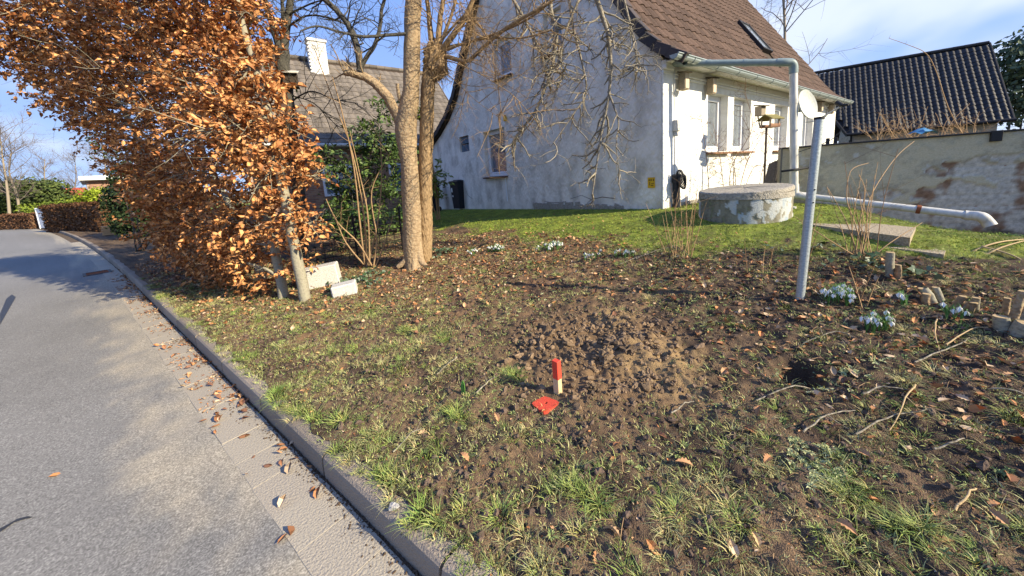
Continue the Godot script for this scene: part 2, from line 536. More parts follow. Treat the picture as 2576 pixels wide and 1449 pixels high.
# ---------------------------------------------------------------- ground, lane, kerb
func steps(fine_lo: float, fine_hi: float, fine: float, lo: float, hi: float, grow_by: float) -> PackedFloat32Array:
	var o := PackedFloat32Array()
	var left := []
	var p := fine_lo
	var s := fine
	while p > lo:
		s *= grow_by
		p -= s
		left.append(maxf(p, lo))
	left.reverse()
	for q in left: o.append(q)
	p = fine_lo
	while p < fine_hi:
		o.append(p); p += fine
	s = fine
	while p < hi:
		o.append(p); s *= grow_by; p += s
	o.append(hi)
	return o

func lawn_at(x: float, z: float) -> float:
	var q := ud(x, z)
	var e := n1.get_noise_2d(x * 0.9 + 40.0, z * 0.9) * 0.9 + n2.get_noise_2d(x + 9.0, z) * 0.5
	var edge := 4.15 + 0.9 * smoothstep(0.2, -1.6, x) + 1.2 * smoothstep(-1.6, -4.0, x)
	var w := Vector2(x, z) - WALL_A
	var worn := smoothstep(0.5, 1.6, w.dot(WALL_D) + e) * (1.0 - smoothstep(1.6, 2.8, w.dot(Vector2(-WALL_D.y, WALL_D.x)) + e))
	return smoothstep(-0.25, 0.5, q.y - edge + e) * (1.0 - 0.85 * worn)

func dug_at(x: float, z: float) -> float:
	var r := Vector2(x - 0.55, (z + 2.55) * 1.05).length() + n2.get_noise_2d(x * 1.4, z * 1.4) * 0.22
	return 1.0 - smoothstep(0.45, 0.95, r)

func make_ground() -> void:
	var us := steps(-2.4, 3.6, 0.016, -16.0, 70.0, 1.05)
	var ds := steps(0.045, 3.6, 0.016, 0.04, 60.0, 1.05)
	var nu := us.size()
	var nd := ds.size()
	var v := PackedVector3Array()
	var nn := PackedVector3Array()
	var c := PackedColorArray()
	var idx := PackedInt32Array()
	for i in nu:
		for j in nd:
			var e := 0.05 + 0.045 * n2.get_noise_2d(us[i] * 0.5, 55.0) + 0.03 * n1.get_noise_2d(us[i] * 1.2, 66.0)
			var p := xz(us[i], ds[j] + e * exp(-(ds[j] - 0.04) / 0.12) + bend(us[i]))
			var h := gy(p.x, p.y)
			v.append(Vector3(p.x, h, p.y))
			var a := n1.get_noise_2d(p.x * 1.7, p.y * 1.7 + 30.0)
			var b := n2.get_noise_2d(p.x * 1.3 + 7.0, p.y * 1.3)
			var k := Vector3(0.235, 0.156, 0.092).lerp(Vector3(0.102, 0.069, 0.047), smoothstep(-0.2, 0.4, a + 0.4 * b))
			k = k.lerp(Vector3(0.25, 0.16, 0.085), dug_at(p.x, p.y) * (0.6 + 0.4 * smoothstep(-0.3, 0.3, b)))
			var sand := (1.0 - smoothstep(0.16, 0.42, Vector2(p.x - 0.98, p.y + 2.28).length() + b * 0.12)) + (1.0 - smoothstep(0.1, 0.3, Vector2(p.x - 0.85, p.y + 3.0).length() + b * 0.1))
			k = k.lerp(Vector3(0.37, 0.25, 0.125), clampf(sand, 0, 1))
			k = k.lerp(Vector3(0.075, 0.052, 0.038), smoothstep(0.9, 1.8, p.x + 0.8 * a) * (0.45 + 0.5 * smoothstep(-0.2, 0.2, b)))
			var lw := lawn_at(p.x, p.y)
			k = k.lerp(Vector3(0.20, 0.235, 0.05).lerp(Vector3(0.34, 0.40, 0.065), smoothstep(-0.3, 0.35, a + b * 0.5)), lw)
			var under := (1.0 - smoothstep(0.8, 3.0, Vector2((p.x + 1.2) * 0.6, p.y + 5.6).length() + a)) * (1.0 - lw)
			k = k.lerp(Vector3(0.30, 0.165, 0.085), under * 0.6)
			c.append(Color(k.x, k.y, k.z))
	for i in nu:
		for j in nd:
			var i0 := maxi(i - 1, 0); var i1 := mini(i + 1, nu - 1)
			var j0 := maxi(j - 1, 0); var j1 := mini(j + 1, nd - 1)
			var t := v[i1 * nd + j] - v[i0 * nd + j]
			var s := v[i * nd + j1] - v[i * nd + j0]
			var q := t.cross(s).normalized()
			nn.append(q if q.y > 0 else -q)
	for i in nu - 1:
		for j in nd - 1:
			var a := i * nd + j
			var b := a + nd
			# u runs left-away, d runs into the garden: (u, d) is clockwise from above
			idx.append_array([a, b, b + 1, a, b + 1, a + 1])
	var test := (v[nd] - v[0]).cross(v[nd + 1] - v[0])
	if test.y > 0.0:                                  # counter-clockwise from above: turn the faces over
		for k in range(0, idx.size(), 3):
			var e := idx[k + 1]; idx[k + 1] = idx[k + 2]; idx[k + 2] = e
	var arr := []
	arr.resize(Mesh.ARRAY_MAX)
	arr[Mesh.ARRAY_VERTEX] = v
	arr[Mesh.ARRAY_NORMAL] = nn
	arr[Mesh.ARRAY_COLOR] = c
	arr[Mesh.ARRAY_INDEX] = idx
	var am := ArrayMesh.new()
	am.add_surface_from_arrays(Mesh.PRIMITIVE_TRIANGLES, arr)
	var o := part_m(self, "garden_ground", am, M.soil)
	o.set_meta("kind", "structure")

	# the land beyond, one sheet to the horizon
	var far := MB.new()
	far.colored = true
	far.col = Color(0.10, 0.11, 0.045)
	far.quad(Vector3(-800, -0.06, 800), Vector3(800, -0.06, 800), Vector3(800, -0.06, -800), Vector3(-800, -0.06, -800))
	structure("terrain", far, M.far_ground)

	# the lane
	var road := MB.new()
	var lane := func(u: float, d: float, y: float) -> Vector3:
		var p := xz(u, d + bend(u))
		return Vector3(p.x, y, p.y)
	var uu := -14.0
	road.colored = true
	var us2 := steps(-2.4, 4.0, 0.07, -14.0, 52.0, 1.12)
	var ds2 := steps(-2.4, -0.27, 0.06, -9.0, -0.265, 1.2)
	var tone := func(u: float, d: float) -> Color:
		# sand washed out of the gutter lies over the edge of the asphalt in tongues
		var a := n1.get_noise_2d(u * 0.5, d * 0.9 + 70.0)
		var b := n2.get_noise_2d(u * 0.45, d * 0.5)
		var sand := smoothstep(-0.1, 0.34, d + 0.60 + a * 0.35 + b * 0.3) * (0.55 + 0.35 * b)
		var k := Vector3(0.5, 0.5, 0.5) * (1.0 + 0.13 * n1.get_noise_2d(u * 0.3 + 9.0, d * 0.6) + 0.08 * b)
		k = k.lerp(Vector3(0.98, 0.88, 0.70), sand)
		return Color(k.x, k.y, k.z)
	for i in us2.size() - 1:
		for j in ds2.size() - 1:
			var q := [[us2[i], ds2[j]], [us2[i], ds2[j + 1]], [us2[i + 1], ds2[j + 1]], [us2[i + 1], ds2[j]]]
			for k in [0, 2, 1, 0, 3, 2]:
				road.col = tone.call(q[k][0], q[k][1])
				road.put(lane.call(q[k][0], q[k][1], 0.0), Vector3.UP)
	var rd := structure("road", road, M.asphalt)
	for strip in [[[0, 1331], [0, 1341], [36, 1316], [60, 1308], [86, 1302], [70, 1300], [45, 1306]], [[0, 790], [0, 818], [20, 783], [40, 748], [30, 741], [16, 752]]]:
		var mb := MB.new()
		var poly := PackedVector2Array()
		for s in strip:
			var r := look(s[0], s[1])
			var p := EYE + r * (-EYE.y / r.y)
			poly.append(Vector2(p.x, p.z))
		var ids := Geometry2D.triangulate_polygon(poly)
		for k in range(0, ids.size(), 3):
			mb.tri_out(Vector3(poly[ids[k]].x, 0.004, poly[ids[k]].y), Vector3(poly[ids[k + 1]].x, 0.004, poly[ids[k + 1]].y), Vector3(poly[ids[k + 2]].x, 0.004, poly[ids[k + 2]].y), Vector3(-4, -50, -3))
		part(rd, "tar_patch", mb, M.tar)

	# gutter of concrete pavers
	var bed := MB.new()
	uu = -14.0
	while uu < 52.0:
		bed.quad(lane.call(uu, -0.275, -0.004), lane.call(uu, 0.02, -0.004), lane.call(uu + 2, 0.02, -0.004), lane.call(uu + 2, -0.275, -0.004))
		uu += 2.0
	var gutter := structure("gutter_strip", bed, M.gutter_grit)
	var pm := []
	for k in 5:
		var mb := MB.new()
		mb.colored = true
		var g := 0.42 + 0.05 * rng.randf()
		mb.col = Color(g * 1.05, g * 0.93, g * 0.74)
		mb.bx(Vector3.ZERO, Vector3(0.2968, 0.05, 0.262), 0.0015)
		pm.append(mb.mesh())
	var ang := -atan2(KD.y, KD.x)
	for k in 90:
		var u := -2.6 + k * 0.298
		if u > 26.0: break
		var p: Vector3 = lane.call(u, -0.142 + rng.randf_range(-0.004, 0.004), -0.0225 + rng.randf_range(-0.002, 0.003))
		var b := Basis(Vector3.UP, ang + rng.randf_range(-0.012, 0.012)) * Basis(Vector3.RIGHT, rng.randf_range(-0.006, 0.006)) * Basis(Vector3.BACK, rng.randf_range(-0.005, 0.005))
		part_m(gutter, "paver", pm[k % 5], M.paver, Transform3D(b, p))

	# kerb stones, a metre each
	var kerb := Node3D.new()
	kerb.name = numbered("kerb")
	add_child(kerb)
	kerb.set_meta("kind", "structure")
	var km := []
	for k in 3:
		var mb := MB.new()
		mb.colored = true
		var g: float = [0.31, 0.27, 0.35][k]
		mb.col = Color(g, g * 0.84, g * 0.66)
		# section: rounded front edge, slightly battered face; local x along the kerb, z towards the lane
		var sec := PackedVector2Array([Vector2(-0.12, -0.1), Vector2(0.0, -0.1), Vector2(-0.004, 0.10), Vector2(-0.009, 0.122), Vector2(-0.022, 0.134), Vector2(-0.045, 0.138), Vector2(-0.12, 0.136)])
		mb.prism(sec, -0.491, 0.491, Transform3D(Basis(Vector3(0, 0, 1), Vector3.UP, Vector3(-1, 0, 0)), Vector3.ZERO))
		km.append(mb.mesh())
	for k in 46:
		var u := -5.63 + k * 1.0
		var p: Vector3 = lane.call(u, 0.0, rng.randf_range(-0.004, 0.004))
		var q: Vector3 = lane.call(u + 0.5, 0.0, 0.0)
		var o2: Vector3 = lane.call(u - 0.5, 0.0, 0.0)
		var dir := (q - o2).normalized()
		# x axis away along the kerb, z axis towards the lane
		var b := Basis(dir, Vector3.UP, dir.cross(Vector3.UP))
		if b.z.dot(Vector3(-KN.x, 0, -KN.y)) < 0: b = Basis(-dir, Vector3.UP, (-dir).cross(Vector3.UP))
		part_m(kerb, "kerb_stone", km[k % 3], M.kerb, Transform3D(b, p))

	# drain cover in the lane
	var r := look(245, 687)
	var dp := EYE + r * (-EYE.y / r.y)
	var t := thing("drain_cover", "small dark iron drain cover set in the lane by the kerb", "drain cover", Vector3(dp.x, 0.004, dp.z), ang)
	var fr := MB.new()
	for s in [-1.0, 1.0]:
		fr.bx(Vector3(0, 0.004, s * 0.2), Vector3(0.55, 0.012, 0.05))
		fr.bx(Vector3(s * 0.25, 0.004, 0), Vector3(0.05, 0.012, 0.35))
	part(t, "frame", fr, M.dark_metal)
	for k in 6:
		var sl := MB.new()
		sl.bx(Vector3(-0.18 + k * 0.072, 0.003, 0), Vector3(0.04, 0.008, 0.35))
		part(t, "bar", sl, M.rust)


# ---------------------------------------------------------------- buildings
func pantile(w: float, l: float, wave: float) -> ArrayMesh:
	# x across, z down the slope from 0 to l, y out of the roof
	var mb := MB.new()
	var seg := 8
	var prof := []
	for k in seg + 1:
		var a := float(k) / seg
		prof.append(Vector2(a * w * 1.06 - w * 0.5, wave * (0.5 + 0.5 * sin(TAU * a - 0.9)) + (wave * 0.35 if k == seg else 0.0)))
	for k in seg:
		var a: Vector2 = prof[k]
		var b: Vector2 = prof[k + 1]
		var na := Vector3(-(b.y - a.y), b.x - a.x, 0).normalized()
		mb.put(Vector3(a.x, a.y, 0), na); mb.put(Vector3(b.x, b.y, 0), na); mb.put(Vector3(b.x, b.y + 0.02, l), na)
		mb.put(Vector3(a.x, a.y, 0), na); mb.put(Vector3(b.x, b.y + 0.02, l), na); mb.put(Vector3(a.x, a.y + 0.02, l), na)
		mb.quad(Vector3(a.x, a.y - 0.008, l), Vector3(b.x, b.y - 0.008, l), Vector3(b.x, b.y + 0.02, l), Vector3(a.x, a.y + 0.02, l))
	return mb.mesh()

# tiles over a roof slope: prof holds (z, y) from the eave upwards, tiles run from x0 to x1
func tile_slope(roof: Node3D, frame: Transform3D, prof: PackedVector2Array, x0: float, x1: float, w: float, l: float, wave: float, mats: Array, most: int, skip := Rect2(), slant := 0.0) -> void:
	var me := pantile(w, l * 1.14, wave)
	var rows := []
	var length := 0.0
	for i in prof.size() - 1: length += prof[i].distance_to(prof[i + 1])
	var where := func(s: float) -> Array:
		var q := s
		for i in prof.size() - 1:
			var e := prof[i].distance_to(prof[i + 1])
			if q <= e or i == prof.size() - 2: return [prof[i].lerp(prof[i + 1], q / e), (prof[i + 1] - prof[i]) / e]
			q -= e
		return []
	var all := []
	var nrow := int(length / l)
	for r in nrow:
		var more := slant * r / nrow
		var ncol := int((x1 - x0 + more) / w)
		var top: Array = where.call((r + 1) * l)
		var foot: Array = where.call(maxf(0.0, (r + 0.0) * l))
		var dir: Vector2 = (foot[0] - top[0]).normalized()
		var down := Vector3(0, dir.y, dir.x)
		var out := Vector3(0, dir.x, -dir.y)
		for k in ncol:
			var x := x1 - (k + 0.5) * w + rng.randf_range(-0.004, 0.004)
			if skip.size.x > 0 and skip.has_point(Vector2(x, (r + 0.5) * l)): continue
			var p := Vector3(x, top[0].y, top[0].x) + out * (0.012 + rng.randf_range(0, 0.006))
			all.append(Transform3D(Basis(Vector3.RIGHT, out, down) * Basis(Vector3.UP, rng.randf_range(-0.012, 0.012)), p))
	var order := []
	for i in all.size():
		var p: Vector3 = frame * all[i].origin - EYE
		var deep := p.dot(cam_front)
		var seen := deep > 0.5 and absf(p.dot(cam_right) / deep) < 1.45 and p.dot(cam_up) / deep < 0.66 and p.dot(cam_up) / deep > -0.97
		order.append([deep if seen else deep + 1000.0, i])
	order.sort_custom(func(a, b): return a[0] < b[0])
	var rest := [[], [], []]
	for k in order.size():
		var i: int = order[k][1]
		var m := rng.randi() % 3
		if k < most: part_m(roof, "tile", me, mats[m], all[i])
		else: rest[m].append(all[i])
	for m in 3:
		if rest[m].size(): copies(roof, "further_tiles", me, mats[m], rest[m])

# a wall of bricks, laid as loose copies in front of a mortar face: x0..x1, y0..y1 in the plane of frame
func brick_face(parent: Node3D, mats: Array, frame: Transform3D, x0: float, x1: float, y0: float, y1: float) -> void:
	var mb := MB.new()
	mb.bx(Vector3.ZERO, Vector3(0.228, 0.064, 0.02), 0.004)
	var me := mb.mesh()
	var lots := [[], [], []]
	var y := y0 + 0.04
	var odd := false
	while y < y1 - 0.02:
		var x := x0 + (0.12 if odd else 0.0) + 0.12
		while x < x1 - 0.1:
			lots[rng.randi() % 3].append(frame * Transform3D(Basis(), Vector3(x, y, 0)))
			x += 0.24
		odd = not odd
		y += 0.075
	for m in 3:
		if lots[m].size(): copies(parent, "brickwork", me, mats[m], lots[m])

func cut_wall(parent: Node3D, called: String, poly: PackedVector2Array, depth: float, xf: Transform3D, holes: Array, m: Material) -> void:
	# holes: Rect2 in the polygon's plane; the wall runs from z = 0 to z = -depth of xf
	var w := CSGPolygon3D.new()
	w.polygon = poly
	w.depth = depth
	w.transform = xf
	w.name = called
	w.material = m
	parent.add_child(w, true)
	for h in holes:
		var b := CSGBox3D.new()
		b.operation = CSGShape3D.OPERATION_SUBTRACTION
		b.size = Vector3(h.size.x, h.size.y, depth * 3)
		b.position = Vector3(h.get_center().x, h.get_center().y, -depth / 2)
		b.material = m
		b.name = "opening"
		w.add_child(b, true)

# window in an opening: rect in the plane of xf (x, y), glass set back by deep
func window(parent: Node3D, xf: Transform3D, r: Rect2, deep: float, sashes := 1, sill: Material = null, curtain := 0.0) -> void:
	var f := MB.new()
	var c := r.get_center()
	var t := 0.075
	f.box(xf * Transform3D(Basis(), Vector3(r.position.x + t / 2, c.y, -deep)), Vector3(t, r.size.y, 0.07), 0.006)
	f.box(xf * Transform3D(Basis(), Vector3(r.end.x - t / 2, c.y, -deep)), Vector3(t, r.size.y, 0.07), 0.006)
	f.box(xf * Transform3D(Basis(), Vector3(c.x, r.position.y + t / 2, -deep)), Vector3(r.size.x - 2 * t, t, 0.07), 0.006)
	f.box(xf * Transform3D(Basis(), Vector3(c.x, r.end.y - t / 2, -deep)), Vector3(r.size.x - 2 * t, t, 0.07), 0.006)
	var win := part(parent, "window", f, M.pvc)
	for s in sashes:
		var sw := (r.size.x - 2 * t) / sashes
		var x := r.position.x + t + sw * (s + 0.5)
		var g := MB.new()
		var q := 0.045
		for k in [-1.0, 1.0]:
			g.box(xf * Transform3D(Basis(), Vector3(x + k * (sw / 2 - q / 2 - 0.004), c.y, -deep + 0.012)), Vector3(q, r.size.y - 2 * t - 0.008, 0.06), 0.005)
			g.box(xf * Transform3D(Basis(), Vector3(x, c.y + k * (r.size.y / 2 - t - q / 2 - 0.004), -deep + 0.012)), Vector3(sw - 2 * q - 0.008, q, 0.06), 0.005)
		part(win, "sash", g, M.pvc)
		var p := MB.new()
		p.box(xf * Transform3D(Basis(), Vector3(x, c.y, -deep + 0.005)), Vector3(sw - 2 * q, r.size.y - 2 * t - 2 * q, 0.006))
		part(win, "pane", p, M.glass)
		if curtain > 0.0:
			var cu := MB.new()
			for k in 9:
				cu.box(xf * Transform3D(Basis(Vector3.UP, 0.5 * (1 if k % 2 else -1)), Vector3(x - sw / 2 + (k + 0.5) * sw * curtain / 9.0, c.y, -deep - 0.12)), Vector3(sw * curtain / 8.0, r.size.y, 0.006))
			part(win, "curtain", cu, M.curtain)
	if sill:
		var s := MB.new()
		s.box(xf * Transform3D(Basis(Vector3.RIGHT, 0.12), Vector3(c.x, r.position.y - 0.025, -deep / 2 + 0.05)), Vector3(r.size.x + 0.08, 0.04, deep + 0.12), 0.006)
		part(parent, "window_sill", s, sill)

func make_house() -> void:
	var frame := Transform3D(Basis(Vector3.UP, HOUSE_TURN), HOUSE)
	var h := thing("gabled_house", "old rendered house with grey curved gable, white side wall and brown tiled roof", "house", HOUSE, HOUSE_TURN)
	var L := 11.3
	# side wall, facing +z
	var wins := [Rect2(1.73, 1.04, 0.93, 1.21), Rect2(2.96, 1.04, 0.94, 1.21), Rect2(5.45, 1.04, 0.98, 1.21), Rect2(7.75, 1.04, 1.0, 1.21)]
	cut_wall(h, "side_wall", PackedVector2Array([Vector2(0.3, -0.3), Vector2(L, -0.3), Vector2(L, 2.85), Vector2(0.3, 2.85)]), 0.3, Transform3D(), wins, M.plaster_white)
	for w in wins: window(h, Transform3D(), w, 0.2, 1, M.sill_tile, 0.22)
	var trim := MB.new()
	trim.bx(Vector3(L / 2, 2.40, 0.015), Vector3(L, 0.05, 0.03), 0.008)
	trim.bx(Vector3(L / 2, 2.445, 0.025), Vector3(L, 0.03, 0.05), 0.006)
	part(h, "cornice", trim, M.plaster_white)
	var pil := MB.new()
	pil.bx(Vector3(0.165, 1.15, 0.02), Vector3(0.326, 2.9, 0.04), 0.01)
	pil.bx(Vector3(0.13, 2.56, 0.05), Vector3(0.27, 0.16, 0.1), 0.012)
	part(h, "corner_pilaster", pil, M.plaster_white)
	var plinth := MB.new()
	plinth.bx(Vector3(L / 2 + 0.15, -0.08, 0.02), Vector3(L - 0.3, 0.3, 0.045), 0.01)
	part(h, "plinth", plinth, M.concrete)
	# gable wall, facing -x; drawn in (z, y)
	var right := [[0.0, 2.70], [-0.18, 2.90], [-0.5, 3.34], [-0.84, 3.89], [-3.95, 8.4]]
	var left := [[-5.69, 5.85], [-6.92, 4.25], [-7.49, 3.48], [-8.2, 2.92], [-9.0, 2.50], [-9.73, 2.2]]
	var poly := PackedVector2Array([Vector2(-9.9, -0.7), Vector2(0, -0.7)])
	for p in right: poly.append(Vector2(p[0], p[1]))
	for p in left: poly.append(Vector2(p[0], p[1]))
	poly.append(Vector2(-9.9, 1.9))
	# xf maps (x', y', z') to (z, y, -x): outward is -x
	var gx := Transform3D(Basis(Vector3(0, 0, 1), Vector3.UP, Vector3(-1, 0, 0)), Vector3.ZERO)
	var gw := Rect2(-6.02, 0.84, 1.14, 1.38)
	var gu := Rect2(-5.12, 3.55, 0.78, 1.02)
	var g2 := Rect2(-3.02, 3.58, 0.60, 0.92)
	var gb := Rect2(-7.58, 1.74, 0.64, 0.52)
	cut_wall(h, "gable_wall", poly, 0.3, gx, [gw, gu, g2, gb], M.plaster_grey)
	window(h, gx, gw, 0.16, 1, M.sill_brown, 0.0)
	window(h, gx, gu, 0.16, 1, M.sill_brown, 0.0)
	window(h, gx, g2, 0.16, 1, M.sill_brown, 0.0)
	for i in 3:
		for j in 2:
			var b := MB.new()
			b.box(gx * Transform3D(Basis(), Vector3(gb.position.x + 0.107 + i * 0.213, gb.position.y + 0.13 + j * 0.26, -0.1)), Vector3(0.19, 0.235, 0.08), 0.012)
			part(h, "glass_block", b, M.glass_block)
	# fallen render at the foot of the gable: a rough course of stone with the plaster broken off above it
	var broke := MB.new()
	for k in 26:
		var z := -0.9 - k * 0.11
		var y := 0.02 + 0.09 * n2.get_noise_2d(z * 3.0, 4.0)
		broke.box(gx * Transform3D(Basis(Vector3.BACK, rng.randf_range(-0.3, 0.3)), Vector3(z, y - 0.06, 0.004 + rng.randf() * 0.02)), Vector3(0.15, 0.16 + rng.randf() * 0.06, 0.03), 0.008)
	part(h, "broken_render", broke, M.concrete)
	for cr in [[[-1.05, 0.19], [-1.4, 0.22], [-1.7, 0.16], [-2.0, 0.26], [-2.35, 0.17]], [[-2.5, 0.10], [-2.9, 0.07], [-3.3, 0.10]], [[-7.0, 0.13], [-7.3, 0.25], [-7.45, 0.5]]]:
		var pts := PackedVector3Array()
		for q in cr: pts.append(gx * Vector3(q[0], q[1], 0.0))
		var mb := MB.new()
		mb.tube(pts, 0.008, 0.004, 4)
		part(h, "crack", mb, M.dark_hole)
	# back walls, floor and loft close the rooms
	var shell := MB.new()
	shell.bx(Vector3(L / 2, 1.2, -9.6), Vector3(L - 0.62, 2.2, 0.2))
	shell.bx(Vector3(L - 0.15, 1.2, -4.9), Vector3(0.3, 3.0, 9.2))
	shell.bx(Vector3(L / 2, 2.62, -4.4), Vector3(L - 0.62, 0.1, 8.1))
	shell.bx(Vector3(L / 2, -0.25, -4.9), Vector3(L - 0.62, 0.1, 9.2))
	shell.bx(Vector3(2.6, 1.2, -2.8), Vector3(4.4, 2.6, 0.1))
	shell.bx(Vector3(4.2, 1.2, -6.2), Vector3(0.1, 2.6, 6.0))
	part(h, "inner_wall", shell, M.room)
	var back_gable := MB.new()
	back_gable.prism(PackedVector2Array([Vector2(-8.4, 2.7), Vector2(0.0, 2.7), Vector2(-0.84, 3.85), Vector2(-3.95, 8.3), Vector2(-7.4, 3.5)]), 0.0, 0.2, gx * Transform3D(Basis(), Vector3(0, 0, -L)))
	part(h, "far_gable", back_gable, M.plaster_white)
	# roof
	var roof := Node3D.new()
	roof.name = "roof"
	h.add_child(roof, true)
	var fp := PackedVector2Array([Vector2(0.36, 2.60), Vector2(0.0, 2.84), Vector2(-0.18, 3.02), Vector2(-0.5, 3.46), Vector2(-0.84, 4.0), Vector2(-3.95, 8.52)])
	var bp := PackedVector2Array([Vector2(-9.95, 2.2), Vector2(-9.0, 2.62), Vector2(-8.2, 3.04), Vector2(-7.49, 3.6), Vector2(-6.92, 4.37), Vector2(-5.69, 5.97), Vector2(-3.95, 8.52)])
	var deck := MB.new()
	for pr in [fp, bp]:
		for i in pr.size() - 1:
			var a: Vector2 = pr[i]
			var b: Vector2 = pr[i + 1]
			var o := Vector2(-(b.y - a.y), b.x - a.x).normalized() * 0.07
			if o.y > 0: o = -o
			var A := Vector3(-0.12, a.y, a.x); var B := Vector3(-0.12, b.y, b.x)
			var A2 := Vector3(-0.12, a.y + o.y, a.x + o.x); var B2 := Vector3(-0.12, b.y + o.y, b.x + o.x)
			var S := Vector3(L + 0.3, 0, 0)
			var mid := (A + B2) / 2 + S / 2
			deck.quad_out(A, B, B + S, A + S, mid); deck.quad_out(A2, B2, B2 + S, A2 + S, mid)
			deck.quad_out(A, B, B2, A2, mid); deck.quad_out(A + S, B + S, B2 + S, A2 + S, mid)
			if i == 0: deck.quad_out(A, A2, A2 + S, A + S, mid)
	part(roof, "roof_deck", deck, M.wood_dark)
	tile_slope(roof, frame, fp, -0.16, L + 0.25, 0.245, 0.31, 0.035, [M.tile_brown_0, M.tile_brown_1, M.tile_brown_2], 300, Rect2(6.55, 1.2, 0.95, 1.5))
	# the far slope shows only its edge: plain courses
	var bt := MB.new()
	for i in bp.size() - 1:
		var a: Vector2 = bp[i]
		var b: Vector2 = bp[i + 1]
		var e := a.distance_to(b)
		var n := maxi(1, int(e / 0.32))
		for k in n:
			var q := a.lerp(b, (k + 0.5) / n)
			var dir := (b - a) / e
			var out := Vector3(0, -dir.x if dir.x < 0 else dir.x, -dir.y)
			var down := Vector3(0, -dir.y, -dir.x)
			bt.box(Transform3D(Basis(Vector3.RIGHT, down.cross(Vector3.RIGHT), down), Vector3(L / 2 + 0.03, q.y, q.x) + Vector3(0, dir.x, -dir.y) * 0.03), Vector3(L + 0.3, 0.035, e / n * 1.05))
	part(roof, "far_courses", bt, M.tile_brown_1)
	# verge tiles along the gable edge, each one lapping the next
	for pr in [fp, bp]:
		var run := 0.0
		var total := 0.0
		for i in pr.size() - 1: total += pr[i].distance_to(pr[i + 1])
		while run < total:
			var q := run
			for i in pr.size() - 1:
				var e: float = pr[i].distance_to(pr[i + 1])
				if q <= e:
					var p: Vector2 = pr[i].lerp(pr[i + 1], q / e)
					var dir: Vector2 = (pr[i + 1] - pr[i]) / e
					var down := Vector3(0, -dir.y, -dir.x)
					var out := Vector3(0, dir.x, -dir.y)
					if out.y < 0: out = -out
					var mb := MB.new()
					var b := Basis(down.cross(out), out, down) * Basis(Vector3.RIGHT, -0.06)
					mb.box(Transform3D(b, Vector3(-0.17, p.y, p.x) + out * 0.0), Vector3(0.035, 0.15, 0.36), 0.006)
					mb.box(Transform3D(b, Vector3(-0.11, p.y, p.x) + out * 0.085), Vector3(0.15, 0.025, 0.36), 0.006)
					part(roof, "verge_tile", mb, M["verge_%d" % (rng.randi() % 3)])
					break
				q -= e
			run += 0.33
	for k in 30:
		var mb := MB.new()
		var pts := PackedVector3Array([Vector3(-0.2 + k * 0.39, 8.55, -3.95), Vector3(0.21 + k * 0.39, 8.56, -3.95)])
		mb.tube(pts, 0.12, 0.105, 10, true)
		part(roof, "ridge_tile", mb, M["tile_brown_%d" % (k % 3)])
	# roof window, chimney pot and vent on the slope
	var slope := Vector2(-3.95 + 0.84, 8.52 - 4.0).normalized()
	var down := Vector3(0, -slope.y, -slope.x)
	var out := Vector3(0, -slope.x, slope.y) if slope.x < 0 else Vector3(0, slope.x, slope.y)
	out = down.cross(Vector3.RIGHT)
	if out.y < 0: out = -out
	var rb := Basis(Vector3.RIGHT, out, down) if Vector3.RIGHT.cross(out).dot(down) > 0 else Basis(Vector3.LEFT, out, down)
	var rp := Vector3(7.05, 4.0 + slope.y * 0.62, -0.84 + slope.x * 0.62)
	var rw := MB.new()
	for s in [-1.0, 1.0]:
		rw.box(Transform3D(rb, rp + rb * Vector3(s * 0.33, 0.06, 0)), Vector3(0.07, 0.14, 1.25), 0.01)
		rw.box(Transform3D(rb, rp + rb * Vector3(0, 0.06, s * 0.59)), Vector3(0.59, 0.14, 0.07), 0.01)
	var rwin := part(roof, "roof_window", rw, M.dark_metal)
	var rg := MB.new()
	rg.box(Transform3D(rb, rp + rb * Vector3(0, 0.10, 0)), Vector3(0.59, 0.01, 1.11))
	part(rwin, "pane", rg, M.glass)
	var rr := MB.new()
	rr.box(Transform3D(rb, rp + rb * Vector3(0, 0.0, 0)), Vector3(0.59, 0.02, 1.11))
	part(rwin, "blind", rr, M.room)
	var vp := MB.new()
	vp.lathe(Vector3(4.6, 5.25, -1.65), [Vector2(0.05, 0.0), Vector2(0.05, 0.32), Vector2(0.085, 0.34), Vector2(0.085, 0.42), Vector2(0.0, 0.46)], 12)
	part(roof, "roof_vent", vp, M.dark_metal)
	# gutter, half round, with brackets
	var gut := MB.new()
	for k in 7:
		var a0 := PI + PI * k / 7.0
		var a1 := PI + PI * (k + 1) / 7.0
		for rad in [0.075, 0.069]:
			var p0 := Vector3(-0.35, 2.575 + sin(a0) * rad, 0.43 + cos(a0) * rad)
			var p1 := Vector3(-0.35, 2.575 + sin(a1) * rad, 0.43 + cos(a1) * rad)
			gut.quad_out(p0, p1, p1 + Vector3(11.4, 0, 0), p0 + Vector3(11.4, 0, 0), Vector3(5, 2.575 if rad > 0.07 else -9.0, 0.43))
		gut.tri(Vector3(-0.35, 2.575, 0.43), Vector3(-0.35, 2.575 + sin(a1) * 0.072, 0.43 + cos(a1) * 0.072), Vector3(-0.35, 2.575 + sin(a0) * 0.072, 0.43 + cos(a0) * 0.072))
	gut.tube(PackedVector3Array([Vector3(-0.35, 2.58, 0.51), Vector3(11.05, 2.58, 0.51)]), 0.011, 0.011, 8, true)
	var gu_part := part(h, "gutter", gut, M.zinc)
	for k in 13:
		var b := MB.new()
		var pts := PackedVector3Array()
		for j in 7:
			var a := PI + PI * j / 6.0
			pts.append(Vector3(0.2 + k * 0.88, 2.575 + sin(a) * 0.08, 0.43 + cos(a) * 0.08))
		b.tube(pts, 0.009, 0.009, 5)
		part(gu_part, "bracket", b, M.zinc)
	var sof := MB.new()
